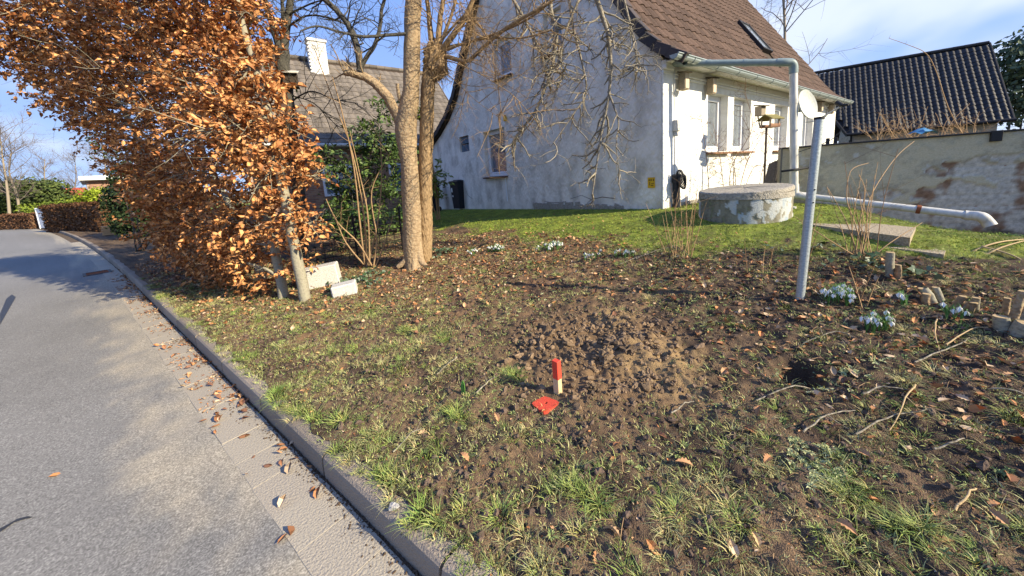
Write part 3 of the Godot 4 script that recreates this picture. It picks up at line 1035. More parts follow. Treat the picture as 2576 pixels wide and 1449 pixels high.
	sof.bx(Vector3(L / 2, 2.60, 0.18), Vector3(L, 0.03, 0.34), 0.004)
	part(h, "soffit", sof, M.plaster_white)
	# small fittings on the side wall
	var cb := MB.new()
	cb.tube(PackedVector3Array([Vector3(0.33, 2.5, 0.06), Vector3(0.34, 1.62, 0.05), Vector3(0.37, 0.5, 0.05), Vector3(0.4, 0.0, 0.06)]), 0.011, 0.011, 6)
	cb.tube(PackedVector3Array([Vector3(0.33, 2.12, 0.06), Vector3(0.27, 2.06, 0.1), Vector3(0.22, 2.1, 0.12), Vector3(0.3, 2.15, 0.1), Vector3(0.5, 2.16, 0.06)]), 0.009, 0.009, 6)
	part(h, "cable", cb, M.pipe_white)
	var jb := MB.new()
	jb.bx(Vector3(0.38, 1.52, 0.07), Vector3(0.16, 0.2, 0.1), 0.012)
	jb.bx(Vector3(0.38, 1.38, 0.06), Vector3(0.09, 0.09, 0.08), 0.01)
	part(h, "junction_box", jb, M.concrete_pale)
	var dp := MB.new()
	dp.lathe(Vector3(0.31, -0.25, 0.12), [Vector2(0.065, 0.0), Vector2(0.065, 0.72), Vector2(0.08, 0.72), Vector2(0.08, 0.86), Vector2(0.062, 0.88), Vector2(0.0, 0.88)], 14)
	part(h, "drain_pipe", dp, M.black_plastic)
	var coil := MB.new()
	for k in 6:
		var pts := PackedVector3Array()
		for j in 15:
			var a := TAU * j / 14.0
			pts.append(Vector3(0.27 + 0.05 * cos(a) + 0.02 * sin(a * 2 + k), 0.58 + 0.13 * sin(a) - 0.02 * k, 0.2 + 0.015 * k + 0.03 * cos(a)))
		coil.tube(pts, 0.012, 0.012, 5)
	part(h, "cable_coil", coil, M.black_plastic)
	# the yellow marker plate on the gable
	var yp := thing("marker_plate", "small yellow marker plate on the grey gable by the house corner", "sign", frame * (gx * Vector3(-0.2, 0.42, 0.0)), HOUSE_TURN)
	var pl := MB.new()
	pl.bx(Vector3(-0.012, 0.08, 0), Vector3(0.012, 0.2, 0.15), 0.003)
	part(yp, "plate", pl, M.yellow_plate)
	var pr2 := MB.new()
	for q in [[0.05, 0.13, 0.02, 0.035], [0.0, 0.13, 0.02, 0.035], [-0.04, 0.13, 0.02, 0.03], [0.03, 0.06, 0.06, 0.012], [-0.03, 0.06, 0.012, 0.06], [0.02, 0.025, 0.05, 0.012]]:
		pr2.bx(Vector3(-0.0195, q[1], q[0]), Vector3(0.002, q[3], q[2]))
	part(yp, "print", pr2, M.black_print)
	# orange wasp-trap-like lamp? only a small amber glass on a nail shows beside the window
	var am := thing("amber_jar", "small amber jar hanging on the gable above the window corner", "jar", frame * (gx * Vector3(-4.72, 2.35, 0.06)), HOUSE_TURN)
	var jar := MB.new()
	jar.lathe(Vector3.ZERO, [Vector2(0.0, 0.0), Vector2(0.045, 0.0), Vector2(0.05, 0.03), Vector2(0.05, 0.11), Vector2(0.03, 0.14), Vector2(0.0, 0.14)], 12)
	part(am, "glass", jar, M.yellow_plate)
	var lid := MB.new()
	lid.lathe(Vector3(0, 0.135, 0), [Vector2(0.034, 0.0), Vector2(0.034, 0.03), Vector2(0.0, 0.03)], 12)
	part(am, "lid", lid, M.rust)
	# nest boxes under the eave
	var spots := [[0.55, 2.16, "pale wooden nest box under the eave nearest the house corner"], [1.62, 2.17, "wooden nest box with dark lid under the eave above the first window"], [8.9, 2.2, "wooden nest box under the far end of the eave behind the dish"], [10.2, 2.2, "last wooden nest box under the eave beside the black roof"]]
	for s in spots:
		var nb := thing("nest_box", s[2], "nest box", frame * Vector3(s[0], s[1], 0.06), HOUSE_TURN, "nest boxes under the eave")
		var bd := MB.new()
		bd.bx(Vector3(0, 0.15, 0.055), Vector3(0.15, 0.3, 0.12), 0.006)
		part(nb, "body", bd, M.wood_grey)
		var fr := MB.new()
		fr.bx(Vector3(0, 0.155, 0.122), Vector3(0.13, 0.27, 0.014), 0.004)
		part(nb, "front", fr, M.wood_pale)
		var ld := MB.new()
		ld.box(Transform3D(Basis(Vector3.RIGHT, 0.2), Vector3(0, 0.315, 0.075)), Vector3(0.18, 0.02, 0.2), 0.004)
		part(nb, "lid", ld, M.wood_grey if s[0] < 1.0 else M.wood_dark)
	# a stick hangs under the gable window
	var st := MB.new()
	st.box(gx * Transform3D(Basis(Vector3.BACK, 0.06), Vector3(-4.93, 0.42, 0.03)), Vector3(0.035, 0.7, 0.02), 0.004)
	part(h, "batten", st, M.white_paint)


func make_neighbours() -> void:
	# house behind on the left, parallel to the first
	var e := Vector3(-7.61, 0.0, -15.0)
	var frame := Transform3D(Basis(Vector3.UP, HOUSE_TURN), e)
	var h := thing("neighbour_house", "house behind the trees with long taupe tiled roof and white chimney", "house", e, HOUSE_TURN)
	var wall := MB.new()
	wall.bx(Vector3(2.2, 1.6, -4.0), Vector3(9.4, 3.6, 7.4))
	wall.prism(PackedVector2Array([Vector2(-7.7, 3.4), Vector2(-0.3, 3.4), Vector2(-4.0, 7.75)]), -6.9, 2.5, Transform3D(Basis(Vector3(0, 0, 1), Vector3.UP, Vector3(-1, 0, 0)), Vector3.ZERO))
	part(h, "wall", wall, M.mortar)
	var bw := Node3D.new()
	bw.name = "front_wall"
	h.add_child(bw, true)
	brick_face(bw, [M.brick_0, M.brick_1, M.brick_2], Transform3D(Basis(), Vector3(0, 0, -0.295)), -2.5, 6.9, 0.2, 3.3)
	for x in [0.6, 3.4]:
		var fr := MB.new()
		for s in [-1.0, 1.0]:
			fr.bx(Vector3(x + s * 0.55, 1.95, -0.25), Vector3(0.1, 1.3, 0.09), 0.008)
			fr.bx(Vector3(x, 1.95 + s * 0.6, -0.25), Vector3(1.0, 0.1, 0.09), 0.008)
		fr.bx(Vector3(x, 1.95, -0.25), Vector3(0.07, 1.1, 0.08), 0.008)
		var wn := part(h, "window", fr, M.pvc)
		var gl := MB.new()
		gl.bx(Vector3(x, 1.95, -0.262), Vector3(1.0, 1.1, 0.02))
		part(wn, "pane", gl, M.glass_block)
	var roof := Node3D.new()
	roof.name = "roof"
	h.add_child(roof, true)
	var deck := MB.new()
	var gxx := Transform3D(Basis(Vector3(0, 0, 1), Vector3.UP, Vector3(-1, 0, 0)), Vector3.ZERO)
	deck.prism(PackedVector2Array([Vector2(0.05, 3.45), Vector2(-4.0, 7.9), Vector2(-8.05, 3.45), Vector2(-8.05, 3.35), Vector2(-4.0, 7.78), Vector2(0.05, 3.35)]), -7.2, 2.8, gxx)
	part(roof, "roof_deck", deck, M.wood_dark)
	tile_slope(roof, frame, PackedVector2Array([Vector2(0.12, 3.42), Vector2(-4.0, 7.94)]), -2.8, 7.25, 0.30, 0.34, 0.03, [M.tile_taupe_0, M.tile_taupe_1, M.tile_taupe_2], 300)
	for k in 25:
		var mb := MB.new()
		mb.tube(PackedVector3Array([Vector3(-2.8 + k * 0.4, 7.93, -4.0), Vector3(-2.38 + k * 0.4, 7.94, -4.0)]), 0.12, 0.105, 8, true)
		part(roof, "ridge_tile", mb, M["tile_taupe_%d" % (k % 3)])
	for k in 17:
		var mb := MB.new()
		var t := (k + 0.5) / 17.0
		mb.box(Transform3D(Basis(Vector3.RIGHT, 0.83), Vector3(7.24, lerpf(3.45, 7.9, t), lerpf(0.1, -4.0, t))), Vector3(0.05, 0.16, 0.37), 0.006)
		part(roof, "verge_tile", mb, M["tile_taupe_%d" % (k % 3)])
	var gut := MB.new()
	gut.tube(PackedVector3Array([Vector3(-2.8, 3.38, 0.17), Vector3(7.2, 3.38, 0.17)]), 0.07, 0.07, 10, true)
	part(h, "gutter", gut, M.pipe_white)
	# chimney, built of painted bricks
	var ch := Node3D.new()
	ch.name = "chimney"
	h.add_child(ch, true)
	var cx := 1.05
	var cz := -3.45
	var core := MB.new()
	core.bx(Vector3(cx, 7.75, cz), Vector3(0.74, 1.7, 0.56))
	part(ch, "flue", core, M.brick_white_1)
	var bm := MB.new()
	bm.bx(Vector3.ZERO, Vector3(0.238, 0.066, 0.03), 0.005)
	var bme := bm.mesh()
	for j in 20:
		for s in [0, 1]:
			for k in 3:
				var x := cx - 0.25 + k * 0.25 + (0.06 if j % 2 else -0.06) * (1 if k < 2 else 0)
				if s == 0: part_m(ch, "brick", bme, M["brick_white_%d" % (rng.randi() % 3)], Transform3D(Basis(), Vector3(x, 6.98 + j * 0.077, cz + 0.286 + rng.randf() * 0.004)))
				elif k < 2: part_m(ch, "brick", bme, M["brick_white_%d" % (rng.randi() % 3)], Transform3D(Basis(Vector3.UP, PI / 2), Vector3(cx - 0.376 - rng.randf() * 0.004, 6.98 + j * 0.077, cz - 0.13 + k * 0.25)))
	var cap := MB.new()
	cap.bx(Vector3(cx, 8.58, cz), Vector3(0.86, 0.12, 0.7), 0.015)
	part(ch, "cap", cap, M.brick_white_0)

	# black-tiled house behind the garden wall on the right
	var er := Vector3(21.8, 0.0, -16.0)
	var vx := Vector3(0.795, 0, 0.607)                  # along the eave, to the right
	var turn := atan2(-vx.z, vx.x)
	var f2 := Transform3D(Basis(Vector3.UP, turn), er)
	var b := thing("black_roof_house", "house with glossy black tiled roof rising above the garden wall", "house", er, turn)
	var wl := MB.new()
	wl.bx(Vector3(-2.45, 1.3, -3.3), Vector3(4.7, 2.7, 6.2))
	wl.prism(PackedVector2Array([Vector2(-6.4, 2.6), Vector2(-0.2, 2.6), Vector2(-3.3, 6.3)]), 0.1, 4.8, Transform3D(Basis(Vector3(0, 0, 1), Vector3.UP, Vector3(-1, 0, 0)), Vector3.ZERO))
	part(b, "wall", wl, M.mortar)
	var bwl := Node3D.new()
	bwl.name = "brick_wall"
	b.add_child(bwl, true)
	brick_face(bwl, [M.brick_pale_0, M.brick_pale_1, M.brick_pale_2], Transform3D(Basis(), Vector3(0, 0, -0.195)), -4.75, -0.15, 0.6, 2.62)
	brick_face(bwl, [M.brick_pale_0, M.brick_pale_1, M.brick_pale_2], Transform3D(Basis(Vector3.UP, -PI / 2), Vector3(-4.812, 0, 0)), -6.3, -0.3, 0.6, 2.75)
	var rf := Node3D.new()
	rf.name = "roof"
	b.add_child(rf, true)
	var dk := MB.new()
	dk.prism(PackedVector2Array([Vector2(0.12, 2.66), Vector2(-3.3, 6.5), Vector2(-6.7, 2.66), Vector2(-6.7, 2.54), Vector2(-3.3, 6.36), Vector2(0.12, 2.54)]), -0.15, 5.05, Transform3D(Basis(Vector3(0, 0, 1), Vector3.UP, Vector3(-1, 0, 0)), Vector3.ZERO))
	for s in [[0.12, -3.3], [-6.7, -3.3]]:
		var e0 := Vector3(-5.05, 2.62, s[0]); var e1 := Vector3(-5.05, 6.46, s[1]); var e2 := Vector3(-7.0, 6.46, s[1])
		dk.tri(e0, e1, e2); dk.tri(e0 - Vector3(0, 0.06, 0), e2 - Vector3(0, 0.06, 0), e1 - Vector3(0, 0.06, 0))
	part(rf, "roof_deck", dk, M.roof_slate)
	tile_slope(rf, f2, PackedVector2Array([Vector2(0.2, 2.66), Vector2(-3.3, 6.56)]), -5.05, 0.17, 0.215, 0.265, 0.045, [M.tile_black_0, M.tile_black_1, M.tile_black_2], 300, Rect2(), 2.0)
	for k in 19:
		var mb := MB.new()
		mb.tube(PackedVector3Array([Vector3(-6.97 + k * 0.375, 6.56, -3.3), Vector3(-6.57 + k * 0.375, 6.57, -3.3)]), 0.10, 0.085, 8, true)
		part(rf, "ridge_tile", mb, M["tile_black_%d" % (k % 3)])
	for s in [[Vector3(-5.08, 2.6, 0.2), Vector3(-7.05, 6.5, -3.3)], [Vector3(0.2, 2.6, 0.2), Vector3(0.2, 6.5, -3.3)]]:
		var vb := MB.new()
		var dir: Vector3 = (s[1] - s[0]).normalized()
		var side := dir.cross(Vector3(0, 0.67, 0.74)).normalized()
		vb.box(Transform3D(Basis(side, dir.cross(side) * -1.0, dir).orthonormalized(), (s[0] + s[1]) / 2.0), Vector3(0.05, 0.2, s[0].distance_to(s[1])), 0.006)
		part(rf, "verge_board", vb, M.roof_slate)
	var g2 := MB.new()
	g2.tube(PackedVector3Array([Vector3(-5.1, 2.62, 0.24), Vector3(0.25, 2.62, 0.24)]), 0.075, 0.075, 10, true)
	g2.tube(PackedVector3Array([Vector3(-4.9, 2.6, 0.2), Vector3(-4.86, 2.3, -0.1), Vector3(-4.86, 0.5, -0.12)]), 0.045, 0.045, 8)
	part(b, "gutter", g2, M.dark_metal)
	var vent := MB.new()
	vent.box(Transform3D(Basis(Vector3.UP, -PI / 2), Vector3(-4.83, 2.3, -1.0)), Vector3(0.2, 0.12, 0.04))
	part(b, "vent", vent, M.dark_metal)

# ---------------------------------------------------------------- garden structures
func make_garden_wall() -> void:
	var a := Vector3(WALL_A.x, 0.15, WALL_A.y)
	var turn := atan2(-WALL_D.y, WALL_D.x)
	var t := thing("garden_wall", "long garden wall with peeling grey render and stained bricks at its foot", "wall", a, turn)
	# local x along the wall, z towards the eye; render as a fine sheet whose flaked-off patches lie deeper
	var L := 5.2
	var H := 1.62
	var nx := 260
	var ny := 70
	var core := MB.new()
	core.bx(Vector3(L / 2, H / 2, -0.16), Vector3(L - 0.02, H - 0.02, 0.26))
	part(t, "core", core, M.brick_2)
	var v := PackedVector3Array()
	var c := PackedColorArray()
	for i in nx + 1:
		for j in ny + 1:
			var x := L * i / nx
			var y := H * j / ny
			var p := Vector2(x, y)
			var big := n1.get_noise_2d(x * 0.9 + 3.0, y * 1.6)
			var mid := n2.get_noise_2d(x * 0.7 + 11.0, y * 0.9)
			var tiny := n3.get_noise_2d(x * 0.8, y * 0.8)
			# lower strip and the right part have lost their render
			var limit := 0.50 + 0.28 * smoothstep(0.5, 1.3, x) + 0.42 * smoothstep(1.5, 2.3, x) + big * 0.55 + mid * 0.22
			var off := smoothstep(-0.012, 0.012, limit - y)
			var scab := smoothstep(0.0, 0.03, mid * 0.8 + big * 0.5 - 0.40) * (1.0 - off)
			var z := 0.0 + tiny * 0.004 + mid * 0.006
			var k := Vector3(0.60, 0.53, 0.36).lerp(Vector3(0.42, 0.375, 0.265), smoothstep(-0.2, 0.3, big + 0.3 * tiny))
			k = k.lerp(Vector3(0.5, 0.46, 0.33), smoothstep(0.15, 0.45, mid + big * 0.3))
			k = k.lerp(Vector3(0.56, 0.54, 0.46), scab)
			if off > 0.0:
				var rows := y / 0.083
				var cols := x / 0.27 + (0.5 if int(rows) % 2 else 0.0)
				var joint := maxf(smoothstep(0.84, 0.95, rows - floorf(rows)), smoothstep(0.93, 0.98, cols - floorf(cols)))
				var rust := smoothstep(-0.05, 0.3, n1.get_noise_2d(x * 1.6, y * 0.6 + 20.0) + mid * 0.4)
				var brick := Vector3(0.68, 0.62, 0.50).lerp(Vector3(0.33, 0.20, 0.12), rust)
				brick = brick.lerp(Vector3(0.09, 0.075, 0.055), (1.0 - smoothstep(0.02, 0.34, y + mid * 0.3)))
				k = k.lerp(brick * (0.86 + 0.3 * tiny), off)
				z -= off * (0.018 + joint * 0.010)
			else:
				z -= scab * 0.007
			v.append(Vector3(x, y, z))
			c.append(Color(k.x, k.y, k.z))
	var mb := MB.new()
	mb.colored = true
	var nn := PackedVector3Array()
	for i in nx + 1:
		for j in ny + 1:
			var s := v[mini(i + 1, nx) * (ny + 1) + j] - v[maxi(i - 1, 0) * (ny + 1) + j]
			var q := v[i * (ny + 1) + mini(j + 1, ny)] - v[i * (ny + 1) + maxi(j - 1, 0)]
			nn.append(s.cross(q).normalized())
	for i in nx:
		for j in ny:
			var id := [i * (ny + 1) + j, (i + 1) * (ny + 1) + j, (i + 1) * (ny + 1) + j + 1, i * (ny + 1) + j + 1]
			for k in [0, 2, 1, 0, 3, 2]:
				mb.v.append(v[id[k]]); mb.n.append(nn[id[k]]); mb.c.append(c[id[k]]); mb.uv.append(Vector2.ZERO)
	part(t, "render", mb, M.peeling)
	var end := MB.new()
	end.colored = true
	end.col = Color(0.24, 0.225, 0.185)
	end.bx(Vector3(-0.012, H / 2, -0.14), Vector3(0.03, H, 0.28), 0.004)
	part(t, "wall_end", end, M.peeling)
	for k in 6:
		var cap := MB.new()
		cap.bx(Vector3(0.42 + k * 0.88, H + 0.014, -0.135), Vector3(0.874, 0.026, 0.34), 0.005)
		part(t, "coping_slate", cap, M.roof_slate)
	var br := MB.new()
	br.bx(Vector3(2.42, H - 0.045, 0.022), Vector3(0.11, 0.15, 0.04), 0.005)
	part(t, "iron_plate", br, M.dark_metal)
	for s in [[0.0, 0.02], [0.1, 0.0]]:
		var lug := MB.new()
		lug.bx(Vector3(0.62 + s[0], H + 0.075, -0.12), Vector3(0.045, 0.1, 0.04), 0.004)
		part(t, "iron_lug", lug, M.dark_metal)

func make_well() -> void:
	var p := at(1870, 520, 5.45)
	var base := base_h(p.x, p.z)
	var t := thing("well", "round well of flaking blue-white painted concrete with a mossy lid", "well", Vector3(p.x, base - 0.05, p.z))
	var R := 0.6
	var H := 0.37
	var na := 180
	var nh := 34
	var v := PackedVector3Array()
	var c := PackedColorArray()
	for i in na + 1:
		for j in nh + 1:
			var a := TAU * i / na
			var y := (H + 0.04) * j / nh
			var q := Vector2(cos(a), sin(a)) * 1.3
			var big := n1.get_noise_3d(q.x * 1.5, y * 1.7, q.y * 1.5)
			var mid := n2.get_noise_3d(q.x * 0.9, y * 1.0, q.y * 0.9)
			var face := cos(a - 1.2)                       # paint survives on the side towards the lane's lower end
			var paint := smoothstep(-0.02, 0.02, big + mid * 0.5 + face * 0.22 - 0.22 - y * 0.2)
			var k := Vector3(0.30, 0.28, 0.21).lerp(Vector3(0.19, 0.18, 0.13), smoothstep(-0.2, 0.3, mid))
			k = k.lerp(Vector3(0.56, 0.58, 0.56).lerp(Vector3(0.40, 0.48, 0.55), smoothstep(0.15, 0.5, mid - big * 0.4)), paint)
			k = k.lerp(Vector3(0.30, 0.34, 0.16), smoothstep(0.25, 0.45, mid) * (1.0 - paint) * 0.7)
			var r := R + paint * 0.006 + mid * 0.006
			v.append(Vector3(cos(a) * r, y, sin(a) * r))
			c.append(Color(k.x, k.y, k.z))
	var mb := MB.new()
	mb.colored = true
	for i in na:
		for j in nh:
			var id := [i * (nh + 1) + j, i * (nh + 1) + j + 1, (i + 1) * (nh + 1) + j + 1, (i + 1) * (nh + 1) + j]
			for k in [0, 2, 1, 0, 3, 2]:
				mb.v.append(v[id[k]]); mb.n.append(Vector3(v[id[k]].x, 0, v[id[k]].z).normalized()); mb.c.append(c[id[k]]); mb.uv.append(Vector2.ZERO)
	part(t, "ring", mb, M.peeling)
	var lid := MB.new()
	var prof := [Vector2(R + 0.0, 0.0), Vector2(R + 0.012, 0.008), Vector2(R + 0.008, 0.055), Vector2(R - 0.01, 0.066), Vector2(0.0, 0.075)]
	for i in prof.size() - 1:
		for k in 64:
			var a0 := TAU * k / 64.0
			var a1 := TAU * (k + 1) / 64.0
			var pt := func(q: Vector2, a: float) -> Vector3:
				var w := 1.0 + 0.018 * n1.get_noise_2d(cos(a) * 3.0, sin(a) * 3.0) if q.x > 0.1 else 1.0
				return Vector3(cos(a) * q.x * w, q.y + (0.006 * n2.get_noise_2d(cos(a) * 2.0, sin(a) * 2.0)), sin(a) * q.x * w)
			lid.quad_out(pt.call(prof[i], a0), pt.call(prof[i], a1), pt.call(prof[i + 1], a1), pt.call(prof[i + 1], a0), Vector3(0, 0.02, 0))
	part(t, "lid", lid, M.concrete, Transform3D(Basis(Vector3.BACK, 0.055) * Basis(Vector3.RIGHT, 0.01), Vector3(0.0, H + 0.035, 0.0)))
	var under := MB.new()
	under.lathe(Vector3(0, H - 0.03, 0), [Vector2(R + 0.015, 0.0), Vector2(R + 0.012, 0.07), Vector2(R - 0.02, 0.075), Vector2(0, 0.076)], 48)
	part(t, "rim", under, M.concrete)

func make_pipes() -> void:
	var t := thing("rain_pipe", "rain pipe led from the gutter across to a white downpipe and along the wall", "pipe", at(1998, 500, 6.0))
	var o := Transform3D(Basis(), -t.position)
	var a := at(1692, 160, 6.78)
	var b := at(1972, 157, 6.02)
	var gut := HOUSE + Basis(Vector3.UP, HOUSE_TURN) * Vector3(0.0, 2.5, 0.43)
	var mb := MB.new()
	mb.tube(curve(PackedVector3Array([gut, a.lerp(gut, 0.35) + Vector3(0, 0.02, 0), a + (b - a) * 0.02]), 4), 0.05, 0.055, 14)
	mb.tube(PackedVector3Array([a, b]), 0.055, 0.055, 16)
	part(t, "cross_pipe", mb, M.pipe_teal, o)
	var c := at(1996, 185, 6.0)
	var el := MB.new()
	el.tube(curve(PackedVector3Array([b - (b - a).normalized() * 0.1, b, at(1990, 158, 6.0), at(1996, 168, 6.0), c]), 5), 0.062, 0.062, 16)
	part(t, "elbow", el, M.pipe_teal, o)
	var d := at(1998, 470, 6.0)
	var dn := MB.new()
	dn.tube(PackedVector3Array([c, d]), 0.057, 0.057, 18)
	part(t, "downpipe", dn, M.pipe_white, o)
	var e := at(2030, 494, 5.9)
	var lo := MB.new()
	lo.tube(curve(PackedVector3Array([d + Vector3(0, 0.05, 0), d, at(2000, 488, 6.0), at(2012, 492, 5.95), e]), 5), 0.064, 0.064, 16)
	part(t, "lower_elbow", lo, M.pipe_white, o)
	var g := at(2440, 542, 4.62)
	var run := MB.new()
	run.tube(PackedVector3Array([e, g]), 0.05, 0.05, 16)
	part(t, "ground_run", run, M.pipe_white, o)
	var mouth := MB.new()
	var g2 := at(2482, 556, 4.5)
	mouth.tube(curve(PackedVector3Array([e.lerp(g, 0.97), g, at(2468, 545, 4.52), g2, g2 + Vector3(0.02, -0.06, 0.03)]), 4), 0.06, 0.062, 16)
	part(t, "outlet", mouth, M.pipe_white, o)
	for s in [0.28, 0.72]:
		var cl := MB.new()
		var q := e.lerp(g, s)
		cl.tube(PackedVector3Array([q, q.lerp(g, 0.09)]), 0.0595, 0.0595, 16, true)
		part(t, "collar", cl, M.rust if s > 0.5 else M.pipe_white, o)
	for s in [0.22, 0.62]:
		var so := MB.new()
		var q := c.lerp(d, s)
		so.tube(PackedVector3Array([q, q + (d - c).normalized() * 0.07]), 0.0625, 0.0625, 18, true)
		part(t, "socket", so, M.pipe_white, o)
	for s in [0.33, 0.66]:
		var so := MB.new()
		var q := a.lerp(b, s)
		so.tube(PackedVector3Array([q, q + (b - a).normalized() * 0.06]), 0.06, 0.06, 16, true)
		part(t, "socket", so, M.pipe_teal, o)
	var strap := MB.new()
	strap.tube(PackedVector3Array([at(1966, 431, 6.05), at(1990, 428, 5.93), at(2010, 425, 5.93), at(2040, 421, 6.2)]), 0.02, 0.02, 6, true)
	part(t, "strap", strap, M.dark_metal, o)
	# stub pipe at the foot
	var p := at(2008, 538, 5.6)
	var s2 := thing("pipe_stub", "short white pipe elbow lying at the foot of the downpipe", "pipe", p)
	var sm := MB.new()
	sm.tube(curve(PackedVector3Array([Vector3(-0.09, 0.12, 0), Vector3(-0.08, 0.03, 0), Vector3(0.0, 0.0, 0.03), Vector3(0.16, -0.01, 0.06)]), 4), 0.045, 0.05, 12, true)
	part(s2, "elbow", sm, M.pipe_white)
	var sc := MB.new()
	sc.tube(PackedVector3Array([Vector3(0.1, -0.006, 0.048), Vector3(0.19, -0.012, 0.066)]), 0.062, 0.062, 12, true)
	part(s2, "socket", sc, M.pipe_white)

func make_dish() -> void:
	var c := at(2024, 266, 6.05)
	var t := thing("satellite_dish", "white satellite dish with green streaks on a thin mast behind the steel post", "satellite dish", c)
	# dish looks to the right, up and a little towards the eye
	var f := Vector3(0.3, 0.25, 0.92).normalized()
	var right := Vector3.UP.cross(f).normalized()
	var up := f.cross(right)
	var xf := Transform3D(Basis(right, up, f), Vector3.ZERO)
	var mb := MB.new()
	var rings := 6
	var pt := func(r: int, k: int, back: float) -> Vector3:
		var q := float(r) / rings
		var a := TAU * k / 32.0
		return xf * Vector3(cos(a) * 0.205 * q, sin(a) * 0.245 * q, 0.06 * q * q - back)
	for r in rings:
		for k in 32:
			mb.quad_out(pt.call(r, k, 0.0), pt.call(r, k + 1, 0.0), pt.call(r + 1, k + 1, 0.0), pt.call(r + 1, k, 0.0), xf * Vector3(0, 0, -9))
			mb.quad_out(pt.call(r, k, 0.012), pt.call(r, k + 1, 0.012), pt.call(r + 1, k + 1, 0.012), pt.call(r + 1, k, 0.012), xf * Vector3(0, 0, 9))
	for k in 32: mb.quad_out(pt.call(rings, k, 0.0), pt.call(rings, k + 1, 0.0), pt.call(rings, k + 1, 0.02), pt.call(rings, k, 0.02), Vector3.ZERO)
	part(t, "reflector", mb, M.dish_white)
	var arm := MB.new()
	var tip := xf * Vector3(0.04, -0.22, 0.46)
	arm.tube(PackedVector3Array([xf * Vector3(0, -0.27, -0.03), xf * Vector3(0.02, -0.30, 0.1), tip]), 0.013, 0.013, 6, true)
	part(t, "feed_arm", arm, M.concrete_pale)
	var lnb := MB.new()
	lnb.tube(PackedVector3Array([tip, tip + xf.basis * Vector3(0, 0.08, -0.06)]), 0.03, 0.034, 10, true)
	lnb.tube(PackedVector3Array([tip, tip + xf.basis * Vector3(0.0, -0.02, 0.08)]), 0.02, 0.016, 8, true)
	part(t, "feed_horn", lnb, M.dark_metal)
	var mount := MB.new()
	mount.bx(xf * Vector3(0.0, 0.0, -0.07), Vector3(0.08, 0.14, 0.08), 0.01)
	mount.tube(PackedVector3Array([xf * Vector3(0, 0, -0.02), xf * Vector3(0, -0.02, -0.14)]), 0.025, 0.025, 8, true)
	mount.tube(PackedVector3Array([xf * Vector3(0, 0.08, -0.14), Vector3(-0.09, -1.35, -0.10)]), 0.02, 0.02, 8, true)
	part(t, "mast", mount, M.galvanised)
	var cab := MB.new()
	cab.tube(curve(PackedVector3Array([tip, tip + Vector3(0.05, -0.25, 0.02), tip + Vector3(-0.1, -0.5, -0.05), Vector3(-0.05, -0.75, -0.08)]), 5), 0.006, 0.006, 5)
	part(t, "cable", cab, M.black_plastic)

func make_feeder() -> void:
	var foot := at(1922, 470, 7.1)
	foot.y = base_h(foot.x, foot.z)
	var t := thing("bird_feeder", "wooden bird table with mossy pitched roof on a thin post by the white wall", "bird feeder", foot, 0.35)
	var top := at(1926, 320, 7.1)
	var H := top.y - foot.y
	var post := MB.new()
	post.bx(Vector3(0, H / 2, 0), Vector3(0.03, H, 0.03), 0.004)
	part(t, "post", post, M.wood_dark)
	var tray := MB.new()
	tray.bx(Vector3(0.1, H + 0.0, 0), Vector3(0.27, 0.02, 0.2), 0.004)
	for s in [-1.0, 1.0]:
		tray.bx(Vector3(0.1, H + 0.03, s * 0.1), Vector3(0.27, 0.05, 0.014), 0.003)
	part(t, "tray", tray, M.sill_tile)
	for s in [[-0.02, -0.085], [-0.02, 0.085], [0.22, -0.085], [0.22, 0.085]]:
		var l := MB.new()
		l.bx(Vector3(s[0], H + 0.08, s[1]), Vector3(0.022, 0.15, 0.022))
		part(t, "upright", l, M.wood_grey)
	for s in [-1.0, 1.0]:
		var r := MB.new()
		r.box(Transform3D(Basis(Vector3.RIGHT, s * 0.55), Vector3(0.1, H + 0.185, s * 0.075)), Vector3(0.34, 0.018, 0.19), 0.004)
		part(t, "roof_board", r, M.moss_wood)
	var ns := thing("nest_box", "small weathered nest box nailed above the bird table", "nest box", at(1912, 293, 7.2), 0.4, "nest boxes by the white wall")
	var bd := MB.new()
	bd.bx(Vector3(0, 0.1, 0), Vector3(0.14, 0.18, 0.13), 0.006)
	part(ns, "body", bd, M.wood_grey)
	var ld := MB.new()
	ld.box(Transform3D(Basis(Vector3.RIGHT, 0.2), Vector3(0, 0.2, 0.02)), Vector3(0.19, 0.02, 0.2), 0.004)
	part(ns, "lid", ld, M.wood_dark)
	var bk := MB.new()
	bk.tube(PackedVector3Array([Vector3(0, 0.05, -0.05), Vector3(0.05, -0.22, -0.02)]), 0.012, 0.012, 5)
	part(ns, "hanger", bk, M.dark_metal)
	# old ridge tiles stacked against the wall end
	for k in 5:
		var q := at(1918 + k * 7, 470, 6.7 - k * 0.02)
		q.y = base_h(q.x, q.z)
		var mb := MB.new()
		var lean := Basis(Vector3.UP, 0.5) * Basis(Vector3.BACK, -0.42 + k * 0.03)
		mb.box(Transform3D(lean, Vector3(0.17, 0.36, 0)), Vector3(0.035, 0.78 + 0.03 * k, 0.26), 0.008)
		mb.box(Transform3D(lean, Vector3(0.15, 0.37, 0.1)), Vector3(0.05, 0.74, 0.05), 0.012)
		solo("leaning_plank", mb, M.wood_dark if k % 2 else M.tile_taupe_1, ["foremost dark board leaning by the wall end, nearest the bird table", "second board leaning in the stack by the wall end", "middle board of the stack leaning by the wall end", "fourth board leaning in the stack by the wall end", "board nearest the garden wall in the leaning stack"][k], "board", q, "boards leaning against the wall end")

